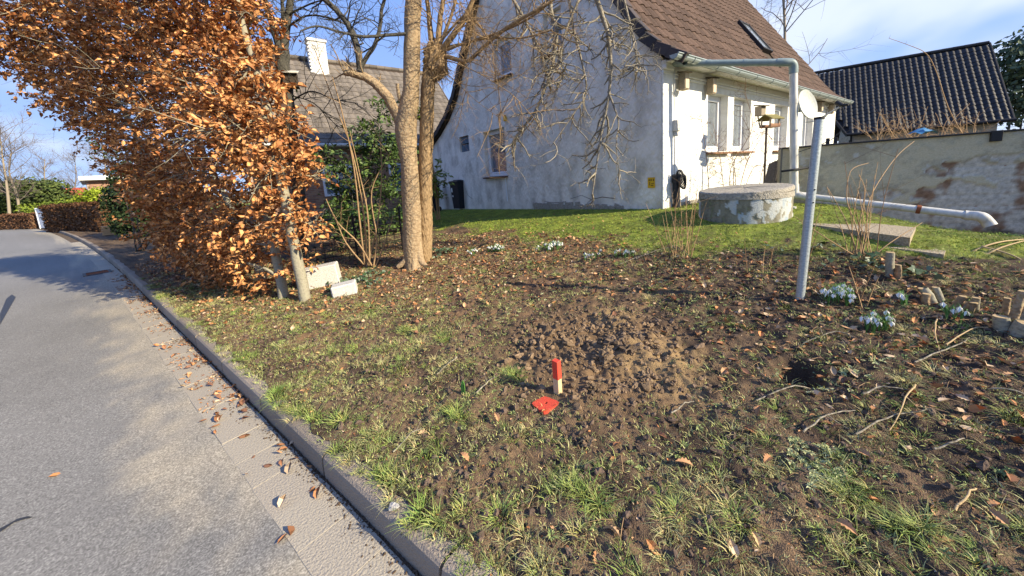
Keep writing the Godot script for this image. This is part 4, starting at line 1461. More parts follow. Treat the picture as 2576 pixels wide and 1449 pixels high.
func make_post() -> void:
	var foot := on_ground(2012, 755)
	var top := at(2061, 297, -foot.z + 0.02)
	var t := thing("steel_post", "leaning grey galvanised steel post standing in the bed", "post", foot)
	var mb := MB.new()
	var q := top - foot
	var pts := PackedVector3Array()
	for k in 9: pts.append(q * (k / 8.0) - q * 0.04 * (1.0 - k / 8.0))
	mb.tube(pts, 0.031, 0.031, 20)
	part(t, "tube", mb, M.galvanised)
	var cap := MB.new()
	cap.tube(PackedVector3Array([q - q.normalized() * 0.012, q + q.normalized() * 0.006]), 0.034, 0.034, 20, true)
	part(t, "cap", cap, M.dark_metal)
	for s in [0.55, 0.62]:
		var h := MB.new()
		h.tube(PackedVector3Array([q * s + Vector3(0, 0, 0.028), q * s + Vector3(-0.004, 0, 0.034)]), 0.006, 0.006, 8, true)
		part(t, "bolt_hole", h, M.dark_metal)

func make_stake() -> void:
	var foot := on_ground(1404, 992)
	var t := thing("survey_stake", "square wooden survey stake with bright red top standing in dug soil", "stake", foot, 0.72)
	var H := 0.225
	var w := 0.036
	var lean := Basis(Vector3.BACK, 0.012)
	var lower := MB.new()
	lower.box(Transform3D(lean, Vector3(0, 0.02, 0)), Vector3(w, 0.16, w * 1.25), 0.0015)
	part(t, "wood", lower, M.stake_wood)
	var upper := MB.new()
	upper.box(Transform3D(lean, Vector3(-0.0015, 0.1 + (H - 0.1) / 2, 0)), Vector3(w + 0.0012, H - 0.1, w * 1.25 + 0.0012), 0.002)
	part(t, "red_head", upper, M.red_paint)
	var m := on_ground(1373, 1014)
	var p := thing("marker_peg", "flat square marker peg painted red with a small hole, level with the soil", "marker peg", m + Vector3(0, -0.003, 0), 0.62)
	var plate := MB.new()
	# a square face with rounded corners and a small hole: an annulus of two outlines
	var outer := PackedVector3Array()
	var inner := PackedVector3Array()
	for k in 32:
		var a := TAU * k / 32.0
		var r := 0.058 / maxf(pow(pow(absf(cos(a)), 7.0) + pow(absf(sin(a)), 7.0), 1.0 / 7.0), 0.001)
		r *= 1.0 + 0.03 * n2.get_noise_2d(cos(a) * 4.0, sin(a) * 4.0)
		outer.append(Vector3(cos(a) * r * 1.25, 0.012, sin(a) * r * 1.05))
		inner.append(Vector3(cos(a) * 0.010 * 1.2, 0.012, sin(a) * 0.010))
	for k in 32:
		var j := (k + 1) % 32
		plate.quad_out(outer[k], outer[j], inner[j], inner[k], Vector3(0, -5, 0))
		plate.quad_out(outer[k], outer[j], outer[j] - Vector3(0, 0.03, 0), outer[k] - Vector3(0, 0.03, 0), Vector3.ZERO)
		plate.quad_out(inner[k], inner[j], inner[j] - Vector3(0, 0.02, 0), inner[k] - Vector3(0, 0.02, 0), inner[k] * 3.0)
	part(p, "painted_face", plate, M.peg_paint)
	var hole := MB.new()
	hole.lathe(Vector3(0, -0.006, 0), [Vector2(0.013, 0.0), Vector2(0.0, 0.001)], 12)
	part(p, "nail_hole", hole, M.dark_hole)

func make_small_things() -> void:
	# pale concrete blocks under the ivy
	var info := [[812, 705, 5.15, Vector3(0.46, 0.30, 0.26), 0.30, "larger pale concrete block standing beside the beech stems"], [868, 735, 4.62, Vector3(0.30, 0.16, 0.22), 0.35, "smaller pale concrete block lying in the ivy below the larger one"]]
	for s in info:
		var p := at(s[0], s[1], s[2])
		p.y = gy(p.x, p.z) - 0.02
		var mb := MB.new()
		mb.box(Transform3D(Basis(Vector3.UP, s[4]) * Basis(Vector3.BACK, 0.1), Vector3(0, s[3].y / 2, 0)), s[3], 0.014)
		var o := solo("concrete_block", mb, M.concrete_pale, s[5], "block", p, "concrete blocks by the hedge")
	# wheelie bins
	for s in [[1161, 525, 13.0, "tall dark blue wheelie bin standing against the grey gable"], [1085, 520, 13.6, "dark wheelie bin half hidden behind the tree trunk"]]:
		var p := at(s[0], s[1], s[2])
		p.y = base_h(p.x, p.z)
		var t := thing("wheelie_bin", s[3], "bin", p, HOUSE_TURN - PI / 2 + 0.1, "wheelie bins by the house")
		var body := MB.new()
		var lo := [Vector3(-0.2, 0.05, -0.22), Vector3(0.2, 0.05, -0.22), Vector3(0.2, 0.05, 0.2), Vector3(-0.2, 0.05, 0.2)]
		var hi := [Vector3(-0.25, 0.98, -0.28), Vector3(0.25, 0.98, -0.28), Vector3(0.25, 0.98, 0.25), Vector3(-0.25, 0.98, 0.25)]
		var mid := Vector3(0, 0.5, 0)
		for k in 4: body.quad_out(lo[k], lo[(k + 1) % 4], hi[(k + 1) % 4], hi[k], mid)
		body.quad_out(lo[0], lo[1], lo[2], lo[3], mid)
		body.bx(Vector3(0, 0.96, -0.015), Vector3(0.54, 0.05, 0.58), 0.012)
		part(t, "body", body, M.black_plastic)
		var ld := MB.new()
		ld.box(Transform3D(Basis(Vector3.RIGHT, 0.05), Vector3(0, 1.02, -0.01)), Vector3(0.56, 0.06, 0.6), 0.024)
		ld.bx(Vector3(0, 1.05, 0.02), Vector3(0.3, 0.04, 0.3), 0.015)
		part(t, "lid", ld, M.black_plastic)
		var hd := MB.new()
		hd.tube(PackedVector3Array([Vector3(-0.24, 0.97, -0.33), Vector3(0.24, 0.97, -0.33)]), 0.018, 0.018, 8, true)
		part(t, "handle", hd, M.black_plastic)
		for w in [-0.21, 0.21]:
			var wh := MB.new()
			wh.tube(PackedVector3Array([Vector3(w - 0.03, 0.1, -0.2), Vector3(w + 0.03, 0.1, -0.2)]), 0.1, 0.1, 16, true)
			part(t, "wheel", wh, M.dark_metal)
		var lb := MB.new()
		lb.bx(Vector3(-0.16, 0.72, 0.238), Vector3(0.06, 0.16, 0.004))
		lb.bx(Vector3(-0.14, 0.50, 0.228), Vector3(0.05, 0.06, 0.004))
		part(t, "sticker", lb, M.white_paint)
	# concrete path and its steps beside the gully
	var slabs := [
		["path_slab", [[1975, 556], [2290, 598], [2304, 572], [2040, 546]], 0.75],
		["path_step", [[2235, 622], [2375, 640], [2392, 603], [2300, 592]], 0.65],
		["path_step", [[2455, 660], [2576, 672], [2576, 640], [2450, 632]], 0.56]]
	for s in slabs:
		var poly := PackedVector2Array()
		for q in s[1]:
			var r := look(q[0], q[1])
			var p: Vector3 = EYE + r * ((s[2] - EYE.y) / r.y)
			poly.append(Vector2(p.x, -p.z))
		if Geometry2D.is_polygon_clockwise(poly): poly.reverse()
		var mb := MB.new()
		mb.prism(poly, 0.0, 0.4, Transform3D(Basis(Vector3.RIGHT, Vector3(0, 0, -1), Vector3.UP), Vector3(0, s[2] - 0.4, 0)))
		structure(s[0], mb, M.slab)
	# nest box on the dark tree
	var nb := thing("nest_box", "dark nest box with pale roof on the black tree trunk above the beech", "nest box", at(733, 214, 7.1), 0.4)
	var bd := MB.new()
	bd.bx(Vector3(0, 0.08, 0), Vector3(0.24, 0.26, 0.2), 0.006)
	part(nb, "body", bd, M.wood_dark)
	var rf := MB.new()
	rf.box(Transform3D(Basis(Vector3.RIGHT, 0.35), Vector3(0, 0.235, 0.02)), Vector3(0.3, 0.02, 0.3), 0.004)
	part(nb, "roof", rf, M.concrete_pale)
	var hl := MB.new()
	hl.tube(PackedVector3Array([Vector3(0, 0.13, 0.098), Vector3(0, 0.13, 0.102)]), 0.018, 0.018, 10, true)
	part(nb, "entrance", hl, M.black_print)
	# dark wire fence between the beech stems and the trunk
	var f0 := at(772, 620, 6.5)
	var f1 := at(1012, 600, 6.9)
	f0.y = base_h(f0.x, f0.z); f1.y = base_h(f1.x, f1.z)
	var fence := thing("wire_fence", "low dark metal rail fence behind the bare shrub stems", "fence", f0)
	var run := f1 - f0
	for k in 7:
		var mb := MB.new()
		var y := 0.08 + k * 0.115
		mb.tube(PackedVector3Array([Vector3(0, y, 0), run + Vector3(0, y, 0)]), 0.008, 0.008, 5, true)
		part(fence, "rail", mb, M.dark_metal)
	for k in 13:
		var mb := MB.new()
		var q := run * (k / 12.0)
		mb.tube(PackedVector3Array([q + Vector3(0, -0.1, 0.01), q + Vector3(0, 0.82, 0.01)]), 0.02 if k % 6 == 0 else 0.005, 0.02 if k % 6 == 0 else 0.005, 6, true)
		part(fence, "post" if k % 6 == 0 else "upright", mb, M.dark_metal)
	# things heaped behind the garden wall
	var bp := at(2318, 338, 5.95)
	var bl := thing("plastic_sheet", "crumpled blue plastic sheet showing above the garden wall", "plastic sheet", bp)
	var sh := MB.new()
	for i in 8:
		for j in 6:
			var pt := func(a: int, b: int) -> Vector3:
				var x := (a - 4) * 0.035
				var z := (b - 3) * 0.04
				return Vector3(x, 0.13 * exp(-(x * x + z * z) * 40.0) + 0.03 * n2.get_noise_2d(x * 8.0, z * 8.0) - 0.03, z)
			sh.quad_out(pt.call(i, j), pt.call(i + 1, j), pt.call(i + 1, j + 1), pt.call(i, j + 1), Vector3(0, -2, 0))
	part(bl, "sheet", sh, M.blue_plastic)

# ---------------------------------------------------------------- plants
func leaf_mesh(width: float, fold: float, curl: float) -> ArrayMesh:
	# stalk at the origin, blade one unit long along x, faces up y
	var mb := MB.new()
	mb.colored = true
	var xs := [0.0, 0.22, 0.6, 1.0]
	var ws := [0.0, 0.8, 0.92, 0.0]
	for k in 3:
		var a0: float = xs[k]; var a1: float = xs[k + 1]
		var c0 := Vector3(a0, curl * a0 * a0, 0); var c1 := Vector3(a1, curl * a1 * a1, 0)
		for s in [-1.0, 1.0]:
			var e0 := c0 + Vector3(0, fold * ws[k], s * width * ws[k])
			var e1 := c1 + Vector3(0, fold * ws[k + 1], s * width * ws[k + 1])
			if ws[k] > 0.0: mb.tri_out(c0, e0, e1, Vector3(0.5, -5, 0))
			mb.tri_out(c0, e1, c1, Vector3(0.5, -5, 0)) if ws[k + 1] > 0.0 else null
			if ws[k + 1] == 0.0: mb.tri_out(c0, e0, c1, Vector3(0.5, -5, 0))
	return mb.mesh()

func oak_leaf(curl: float) -> ArrayMesh:
	var mb := MB.new()
	mb.colored = true
	var rim := []
	for k in 11:
		var x := k / 10.0
		var w := 0.26 * sin(PI * pow(x, 0.8)) * (0.55 if k % 2 else 1.0) + 0.02
		rim.append(Vector2(x, w))
	for k in 10:
		var a: Vector2 = rim[k]; var b: Vector2 = rim[k + 1]
		for s in [-1.0, 1.0]:
			var c0 := Vector3(a.x, curl * sin(a.x * 3.0), 0); var c1 := Vector3(b.x, curl * sin(b.x * 3.0), 0)
			mb.quad_out(c0, c0 + Vector3(0, a.y * 0.5 + curl * 0.2, s * a.y), c1 + Vector3(0, b.y * 0.5 + curl * 0.2, s * b.y), c1, Vector3(0.5, -5, 0))
	return mb.mesh()

func grow(mb: MB, p: Vector3, dir: Vector3, length: float, r: float, level: int, wob: float, lift: float, kids := 4) -> void:
	var pts := PackedVector3Array([p])
	var segs := 5 if level > 0 else 3
	var d := dir.normalized()
	var q := p
	for i in segs:
		d = (d + rv() * wob + Vector3.UP * lift).normalized()
		q += d * length / segs
		pts.append(q)
	mb.tube(pts, r, r * (0.45 if level > 0 else 0.25), 5 if r > 0.01 else 3)
	if level <= 0: return
	for k in kids:
		var t := rng.randf_range(0.2, 1.0)
		var i := clampi(int(t * segs), 0, segs - 1)
		var at_ := pts[i].lerp(pts[i + 1], t * segs - i)
		var along := (pts[i + 1] - pts[i]).normalized()
		var side := rv().cross(along).normalized()
		grow(mb, at_, along * rng.randf_range(0.3, 1.0) + side, length * rng.randf_range(0.35, 0.7), maxf(r * (1.0 - 0.5 * t) * 0.62, 0.002), level - 1, wob, lift, kids)

func limb(mb: MB, list: Array, r0: float, r1: float, sides := 10, per := 5) -> PackedVector3Array:
	var pts := curve(path_at(list), per)
	for i in range(1, pts.size()): pts[i] += rv() * lerpf(r0, r1, float(i) / pts.size()) * 0.12
	mb.tube(pts, r0, r1, sides, true)
	return pts

func twigs_on(mb: MB, pts: PackedVector3Array, n: int, length: float, r: float, level: int, wob := 0.3, lift := 0.02, from := 0.1, bias := Vector3.ZERO, kids := 4) -> void:
	for k in n:
		var t := rng.randf_range(from, 1.0) * (pts.size() - 1)
		var i := clampi(int(t), 0, pts.size() - 2)
		var along := (pts[i + 1] - pts[i]).normalized()
		var side := rv().cross(along).normalized()
		grow(mb, pts[i].lerp(pts[i + 1], t - i), along * 0.5 + side + bias, length * rng.randf_range(0.5, 1.2), r, level, wob, lift, kids)

func shade(a: Color, b: Color) -> Color:
	var k := rng.randf()
	return a.lerp(b, k)

# sprays of leaves filling a blob: each spray is a twig that carries leaves on both sides
func sprays(twig: MB, lots: Array, cols: Array, centre: Vector3, radius: float, n: int, size: float, c0: Color, c1: Color, per := 9, reach := 0.32, droop := -0.1, flat := 0.6) -> void:
	for k in n:
		var o := rv()
		while o.length() > 1.0: o = rv()
		o = o.normalized() * pow(rng.randf(), 0.45)
		var p := centre + Vector3(o.x, o.y, o.z) * radius
		var d := (o.normalized() * 0.8 + rv() * 0.8 + Vector3.UP * droop).normalized()
		var len_ := reach * rng.randf_range(0.6, 1.3)
		var pts := PackedVector3Array([p - d * len_ * 0.4])
		for i in 3:
			d = (d + rv() * 0.2 + Vector3.UP * droop * 0.5).normalized()
			pts.append(pts[i] + d * len_ / 3.0)
		twig.tube(pts, 0.004, 0.0012, 3)
		var plane := (Vector3.UP + rv() * (1.0 - flat) * 1.6).normalized()
		for j in per:
			var t := (j + rng.randf()) / per * 3.0
			var i := clampi(int(t), 0, 2)
			var q := pts[i].lerp(pts[i + 1], t - i)
			var along := (pts[i + 1] - pts[i]).normalized()
			var side := along.cross(plane).normalized() * (1.0 if j % 2 else -1.0)
			var ax := (along * 0.6 + side + rv() * 0.45).normalized()
			var up := (plane + rv() * 0.7).normalized()
			var z := ax.cross(up).normalized()
			up = z.cross(ax)
			var s := size * rng.randf_range(0.5, 1.2)
			var which := rng.randi() % lots.size()
			lots[which].append(Transform3D(Basis(ax * s, up * s, z * s), q))
			cols[which].append(shade(c0, c1))

func lay(parent: Node, called: String, meshes: Array, m: Material, lots: Array, cols: Array) -> void:
	for k in meshes.size():
		if lots[k].size(): copies(parent, called, meshes[k], m, lots[k], cols[k])

var BEECH := []
var BROAD := []

func beech(label: String, stem: Array, r0: float, blobs: Array, dens: float) -> void:
	var foot := at(stem[0][0], stem[0][1], stem[0][2])
	var t := thing("beech_tree", label, "tree", foot, 0.0, "copper-leaved beeches along the kerb")
	var o := Transform3D(Basis(), -foot)
	var tr := MB.new()
	var pts := limb(tr, stem, r0, r0 * 0.3, 12)
	part(t, "trunk", tr, M.bark_beech, o)
	var br := MB.new()
	var tw := MB.new()
	var lots := [[], [], []]
	var cols := [[], [], []]
	for b in blobs:
		var c := at(b[0], b[1], b[2])
		# a limb from the stem out to the blob
		var best := pts[pts.size() / 3]
		for q in pts:
			if q.y < c.y + 0.1 and q.distance_to(c) < best.distance_to(c) + 0.15: best = q
		var mid := best.lerp(c, 0.5) + Vector3(0, 0.15, 0) + rv() * 0.1
		var lm := curve(PackedVector3Array([best, mid, c, c + (c - best).normalized() * b[3] * 0.8]), 4)
		br.tube(lm, r0 * 0.33, 0.006, 6)
		for k in 7: grow(br, lm[rng.randi_range(4, lm.size() - 2)], (c - best).normalized() + rv(), b[3] * 0.9, 0.007, 1, 0.2, 0.03, 3)
		sprays(tw, lots, cols, c, b[3], int(dens * b[3] * b[3] * 300.0), 0.088, Color(0.72, 0.385, 0.155), Color(0.30, 0.105, 0.034))
	part(t, "branches", br, M.bark_beech, o).set_meta("kind", "stuff")
	part(t, "twigs", tw, M.twig_brown, o).set_meta("kind", "stuff")
	var crown := Node3D.new()
	crown.name = "crown"
	t.add_child(crown, true)
	crown.transform = o
	lay(crown, "foliage", BEECH, M.beech_leaf, lots, cols)

func make_beeches() -> void:
	beech("front beech with two pale bare stems and bright copper leaves beside the blocks", [[770, 760, 4.55], [742, 620, 4.6], [712, 470, 4.6], [685, 330, 4.65], [645, 180, 4.7], [595, 0, 4.85], [570, -200, 5.0], [540, -480, 5.2]], 0.07,
		[[742, 660, 4.75, 0.22], [765, 560, 4.8, 0.28], [762, 440, 4.8, 0.26], [700, 545, 4.7, 0.42], [690, 400, 4.55, 0.5], [695, 325, 4.6, 0.38], [620, 310, 4.45, 0.62], [612, 195, 4.6, 0.45], [560, 200, 4.7, 0.6], [515, -60, 4.7, 0.6], [530, -330, 5.0, 0.9], [590, -220, 5.0, 0.7], [500, -480, 5.2, 0.9], [560, 330, 4.5, 0.4]], 0.9)
	beech("second beech with grey stem just behind the front stems", [[714, 752, 4.75], [698, 660, 4.85], [682, 590, 4.95], [640, 430, 5.1], [570, 230, 5.3], [520, 20, 5.5], [490, -140, 5.6], [430, -420, 5.7]], 0.065,
		[[640, 640, 5.0, 0.42], [600, 700, 5.15, 0.28], [670, 700, 4.9, 0.2], [560, 560, 5.2, 0.5], [560, 430, 5.1, 0.6], [500, 300, 5.2, 0.7], [470, 160, 5.3, 0.8], [600, 90, 5.1, 0.6], [620, 20, 5.3, 0.4], [420, 40, 5.4, 0.8], [620, 560, 5.0, 0.4], [690, 480, 4.9, 0.35], [610, 640, 5.1, 0.35], [450, -110, 5.3, 0.9], [400, -300, 5.5, 1.0], [470, -230, 5.4, 0.9], [350, -430, 5.7, 1.0]], 0.88)
	beech("third beech in the row, its copper crown filling the middle of the hedge", [[668, 730, 5.4], [640, 650, 5.6], [580, 520, 5.9], [500, 360, 6.1], [420, 150, 6.3], [380, -60, 6.4]], 0.06,
		[[500, 640, 5.9, 0.5], [545, 690, 5.6, 0.3], [450, 560, 6.2, 0.6], [430, 430, 6.2, 0.75], [380, 300, 6.2, 0.85], [330, 150, 6.2, 0.9], [280, 30, 6.2, 0.9], [230, 200, 6.6, 0.75], [560, 640, 5.7, 0.4], [510, 560, 5.9, 0.5], [480, 480, 6.0, 0.6], [300, -120, 6.2, 0.9]], 0.85)
	beech("far beech leaning over the lane with dark shaded leaves at its outer edge", [[500, 672, 7.0], [460, 570, 7.3], [390, 430, 7.5], [300, 260, 7.5], [200, 80, 7.4], [150, -60, 7.3]], 0.07,
		[[450, 600, 7.3, 0.5], [430, 505, 7.8, 0.6], [345, 400, 7.8, 0.65], [268, 300, 7.6, 0.75], [190, 215, 7.3, 0.75], [110, 130, 7.2, 0.75], [150, 30, 7.0, 0.95], [55, 55, 7.0, 0.7], [75, 150, 7.2, 0.5], [470, 640, 7.0, 0.45], [440, 540, 7.2, 0.55], [400, 460, 7.3, 0.6]], 0.85)
	beech("last low beech at the far end of the hedge", [[470, 640, 8.8], [445, 560, 9.0], [420, 480, 9.1], [390, 380, 9.2]], 0.05,
		[[455, 590, 8.9, 0.5], [435, 540, 9.1, 0.5], [415, 470, 9.2, 0.5], [395, 420, 9.3, 0.45], [465, 560, 9.0, 0.5]], 1.1)

func leafy(called: String, label: String, blobs: Array, size: float, c0: Color, c1: Color, dens: float, meshes: Array, stem_mat: Material, group := "", category := "shrub") -> void:
	var foot: Vector3 = at(blobs[0][0], blobs[0][1], blobs[0][2])
	foot.y = base_h(foot.x, foot.z)
	var t := thing(called, label, category, foot, 0.0, group)
	var o := Transform3D(Basis(), -foot)
	var st := MB.new()
	var tw := MB.new()
	var lots := []
	var cols := []
	for m in meshes: lots.append([]); cols.append([])
	for b in blobs:
		var c := at(b[0], b[1], b[2])
		st.tube(curve(PackedVector3Array([foot + rv() * Vector3(0.1, 0, 0.1), foot.lerp(c, 0.5) + rv() * 0.1, c, c + Vector3(0, b[3] * 0.5, 0)]), 4), 0.022, 0.006, 6)
		sprays(tw, lots, cols, c, b[3], int(dens * b[3] * b[3] * 100.0), size, c0, c1, 8, 0.35, 0.05, 0.4)
	part(t, "stem", st, stem_mat, o)
	part(t, "twigs", tw, stem_mat, o).set_meta("kind", "stuff")
	var crown := Node3D.new()
	crown.name = "crown"
	t.add_child(crown, true)
	crown.transform = o
	lay(crown, "foliage", meshes, M.green_leaf, lots, cols)

func make_trees() -> void:
	# smooth-barked tree with the twin trunk, its limbs reaching over the garden
	var foot := on_ground(1043, 666)
	var t := thing("fruit_tree", "bare fruit tree with smooth forked trunk and twigs hanging before the gable", "tree", foot)
	var o := Transform3D(Basis(), -foot)
	var tr := MB.new()
	tr.rough = n2; tr.rough_by = 0.16
	var tp := curve(path_at([[1046, 676, 5.55], [1040, 640, 5.57], [1036, 540, 5.58], [1030, 420, 5.6], [1022, 320, 5.6], [1034, 220, 5.6], [1037, 100, 5.62], [1040, -20, 5.65], [1043, -180, 5.7]]), 9)
	var rad := PackedFloat32Array()
	for i in tp.size():
		var f := float(i) / (tp.size() - 1)
		rad.append(lerpf(0.15, 0.105, f) + 0.07 * exp(-f * 26.0) + 0.03 * exp(-pow((f - 0.5) * 14.0, 2.0)))
	tr.tube_r(tp, rad, 28)
	part(t, "trunk", tr, M.bark_grey, o)
	for s in [[[1000, 672, 5.5], [1022, 655, 5.52], [1036, 620, 5.56]], [[1075, 672, 5.45], [1058, 655, 5.5], [1048, 610, 5.56]], [[1040, 684, 5.35], [1042, 664, 5.45], [1040, 610, 5.55]]]:
		var rt := MB.new()
		rt.tube(curve(path_at(s), 4), 0.03, 0.09, 8)
		part(t, "root", rt, M.bark_grey, o)
	var l1 := MB.new()
	var a := limb(l1, [[1012, 318, 5.6], [990, 270, 5.55], [962, 228, 5.5], [925, 198, 5.45], [885, 184, 5.4], [866, 182, 5.4]], 0.085, 0.045, 12)
	twigs_on(l1, a, 9, 0.35, 0.012, 1, 0.3, 0.1, 0.3)
	part(t, "limb", l1, M.bark_grey, o)
	var l2 := MB.new()
	var b := limb(l2, [[905, 186, 5.42], [903, 140, 5.4], [885, 80, 5.4], [855, 35, 5.35], [800, -15, 5.3], [740, -60, 5.2]], 0.05, 0.03, 10)
	twigs_on(l2, b, 13, 0.6, 0.012, 2, 0.28, 0.0, 0.2)
	var b2 := limb(l2, [[906, 170, 5.42], [925, 140, 5.42], [945, 108, 5.4], [957, 60, 5.4], [962, 15, 5.4], [985, -40, 5.35]], 0.034, 0.02, 8)
	twigs_on(l2, b2, 9, 0.5, 0.009, 2, 0.3, 0.0, 0.2)
	var b3 := limb(l2, [[1040, 85, 5.6], [980, 88, 5.45], [920, 92, 5.3], [860, 82, 5.2], [800, 66, 5.1], [755, 78, 5.0]], 0.026, 0.01, 7)
	twigs_on(l2, b3, 12, 0.4, 0.007, 2, 0.3, 0.0, 0.1)
	part(t, "limb", l2, M.bark_dark, o)
	var st := MB.new()
	limb(st, [[1008, 255, 5.58], [1002, 235, 5.54], [999, 210, 5.52]], 0.03, 0.024, 8)
	part(t, "stub", st, M.bark_grey, o)
	# limb overhead that carries the hanging branches
	var over := MB.new()
	limb(over, [[1042, -120, 5.68], [1150, -260, 5.77], [1320, -300, 5.80], [1450, -170, 5.50], [1490, -30, 5.40]], 0.09, 0.04, 10)
	limb(over, [[1150, -260, 5.77], [1280, -190, 5.90], [1390, -60, 5.60]], 0.06, 0.03, 8)
	limb(over, [[1150, -260, 5.77], [1220, -120, 5.87], [1285, -10, 5.80]], 0.05, 0.025, 8)
	part(t, "limb", over, M.bark_grey, o)
	var hang := [
		[[[1490, -30, 5.40], [1512, 30, 5.38], [1530, 90, 5.35], [1537, 170, 5.32], [1530, 250, 5.30], [1514, 330, 5.30], [1500, 420, 5.28], [1490, 490, 5.26]], 0.036, 26],
		[[[1530, 230, 5.30], [1545, 270, 5.26], [1556, 310, 5.22], [1550, 370, 5.20], [1562, 450, 5.20]], 0.017, 12],
		[[[1390, -60, 5.60], [1385, 20, 5.55], [1400, 80, 5.50], [1392, 150, 5.45], [1372, 220, 5.40], [1345, 280, 5.36], [1300, 340, 5.32], [1275, 385, 5.30]], 0.034, 26],
		[[[1285, -10, 5.80], [1320, 50, 5.70], [1350, 110, 5.60], [1372, 170, 5.50], [1365, 230, 5.45], [1345, 300, 5.40]], 0.026, 22],
		[[[1430, -40, 5.50], [1440, 60, 5.45], [1460, 140, 5.40], [1475, 230, 5.35], [1440, 290, 5.30], [1385, 370, 5.30]], 0.023, 22],
		[[[1560, -40, 5.50], [1585, 60, 5.40], [1598, 130, 5.35], [1610, 170, 5.30]], 0.019, 16],
		[[[1470, -30, 5.40], [1430, 60, 5.35], [1412, 130, 5.30], [1418, 200, 5.30]], 0.022, 18],
		[[[1510, 100, 5.35], [1575, 70, 5.30], [1600, 110, 5.25], [1598, 180, 5.20]], 0.014, 10]]
	for s in hang:
		var mb := MB.new()
		var pts := limb(mb, s[0], s[1], s[1] * 0.22, 7)
		twigs_on(mb, pts, int(s[2] * 1.15), 0.5, maxf(s[1] * 0.48, 0.0105), 2, 0.36, -0.02, 0.02, Vector3(0, -0.15, 0), 3)
		part(t, "hanging_branch", mb, M.twig_pale, o)
	# pollarded willow hard against it
	var f2 := on_ground(1078, 655)
	var w := thing("pollard_tree", "pollarded tree with ribbed golden bark, knotted head and straight shoots", "tree", f2)
	var o2 := Transform3D(Basis(), -f2)
	var wt := MB.new()
	wt.rough = n3; wt.rough_by = 0.14
	var wp := curve(path_at([[1068, 668, 5.72], [1070, 560, 5.74], [1070, 430, 5.75], [1074, 300, 5.75], [1078, 200, 5.75], [1086, 150, 5.75]]), 9)
	var wr := PackedFloat32Array()
	for i in wp.size(): wr.append(lerpf(0.115, 0.095, float(i) / wp.size()) + 0.004 * sin(i * 2.3))
	wt.tube_r(wp, wr, 32)
	part(w, "trunk", wt, M.bark_gold, o2)
	var knob := MB.new()
	var kc := at(1096, 152, 5.72)
	for i in 16:
		for j in 24:
			var pt := func(x: int, y: int) -> Vector3:
				var th := PI * x / 16.0
				var ph := TAU * y / 24.0
				var n := Vector3(sin(th) * cos(ph), cos(th), sin(th) * sin(ph))
				var r := 0.16 * (1.0 + 0.35 * n2.get_noise_3dv(n * 1.2) + 0.25 * n3.get_noise_3dv(n * 0.5))
				return kc + n * Vector3(r * 1.05, r * 1.7, r)
			knob.quad_out(pt.call(i, j), pt.call(i + 1, j), pt.call(i + 1, j + 1), pt.call(i, j + 1), kc)
	part(w, "knotted_head", knob, M.bark_gold, o2)
	var hair := MB.new()
	for k in 300:
		var n := rv().normalized()
		grow(hair, kc + n * Vector3(0.15, 0.25, 0.15), n + Vector3(0, -0.3, 0) + rv() * 0.6, rng.randf_range(0.08, 0.32), 0.004, 0, 0.4, -0.05)
	part(w, "epicormic_shoots", hair, M.bark_gold, o2).set_meta("kind", "stuff")
	var shoots := [
		[[[1100, 120, 5.7], [1108, 40, 5.65], [1122, -40, 5.6]], 0.05], [[[1104, 118, 5.7], [1135, 40, 5.6], [1160, -50, 5.5]], 0.028],
		[[[1112, 125, 5.7], [1160, 60, 5.55], [1190, 0, 5.45], [1215, -70, 5.4]], 0.048], [[[1115, 140, 5.7], [1150, 150, 5.55], [1180, 152, 5.45], [1225, 110, 5.3], [1290, 60, 5.1], [1360, 20, 4.9], [1420, -20, 4.8]], 0.034],
		[[[1110, 130, 5.7], [1180, 105, 5.5], [1260, 80, 5.3], [1340, 40, 5.1], [1400, -10, 4.9]], 0.024], [[[1112, 120, 5.7], [1165, 110, 5.6], [1230, 96, 5.4], [1310, 96, 5.2], [1390, 75, 5.0]], 0.02],
		[[[1085, 100, 5.72], [1078, 30, 5.72], [1066, -50, 5.72]], 0.045], [[[1110, 150, 5.68], [1150, 160, 5.4], [1215, 190, 5.2], [1290, 240, 5.0], [1345, 300, 4.9]], 0.008], [[[1100, 160, 5.68], [1140, 200, 5.5], [1200, 255, 5.3], [1262, 300, 5.1]], 0.006],
		[[[1105, 110, 5.7], [1150, 55, 5.55], [1175, 40, 5.5], [1210, 70, 5.4], [1235, 110, 5.3]], 0.018]]
	for s in shoots:
		var mb := MB.new()
		var pts := limb(mb, s[0], s[1], s[1] * 0.5, 8)
		twigs_on(mb, pts, 14, 0.75, 0.007, 2, 0.22, 0.0, 0.2, Vector3.ZERO, 4)
		part(w, "shoot", mb, M.bark_gold, o2)
	# black-barked tree behind the beech
	var f3 := at(757, 640, 7.6)
	f3.y = base_h(f3.x, f3.z)
	var d := thing("dark_tree", "black-barked bare tree rising behind the beech with a nest box", "tree", f3)
	var o3 := Transform3D(Basis(), -f3)
	var dt := MB.new()
	limb(dt, [[764, 660, 7.6], [758, 560, 7.5], [745, 420, 7.35], [727, 280, 7.2], [714, 190, 7.15], [708, 120, 7.1]], 0.115, 0.12, 14)
	part(d, "trunk", dt, M.bark_dark, o3)
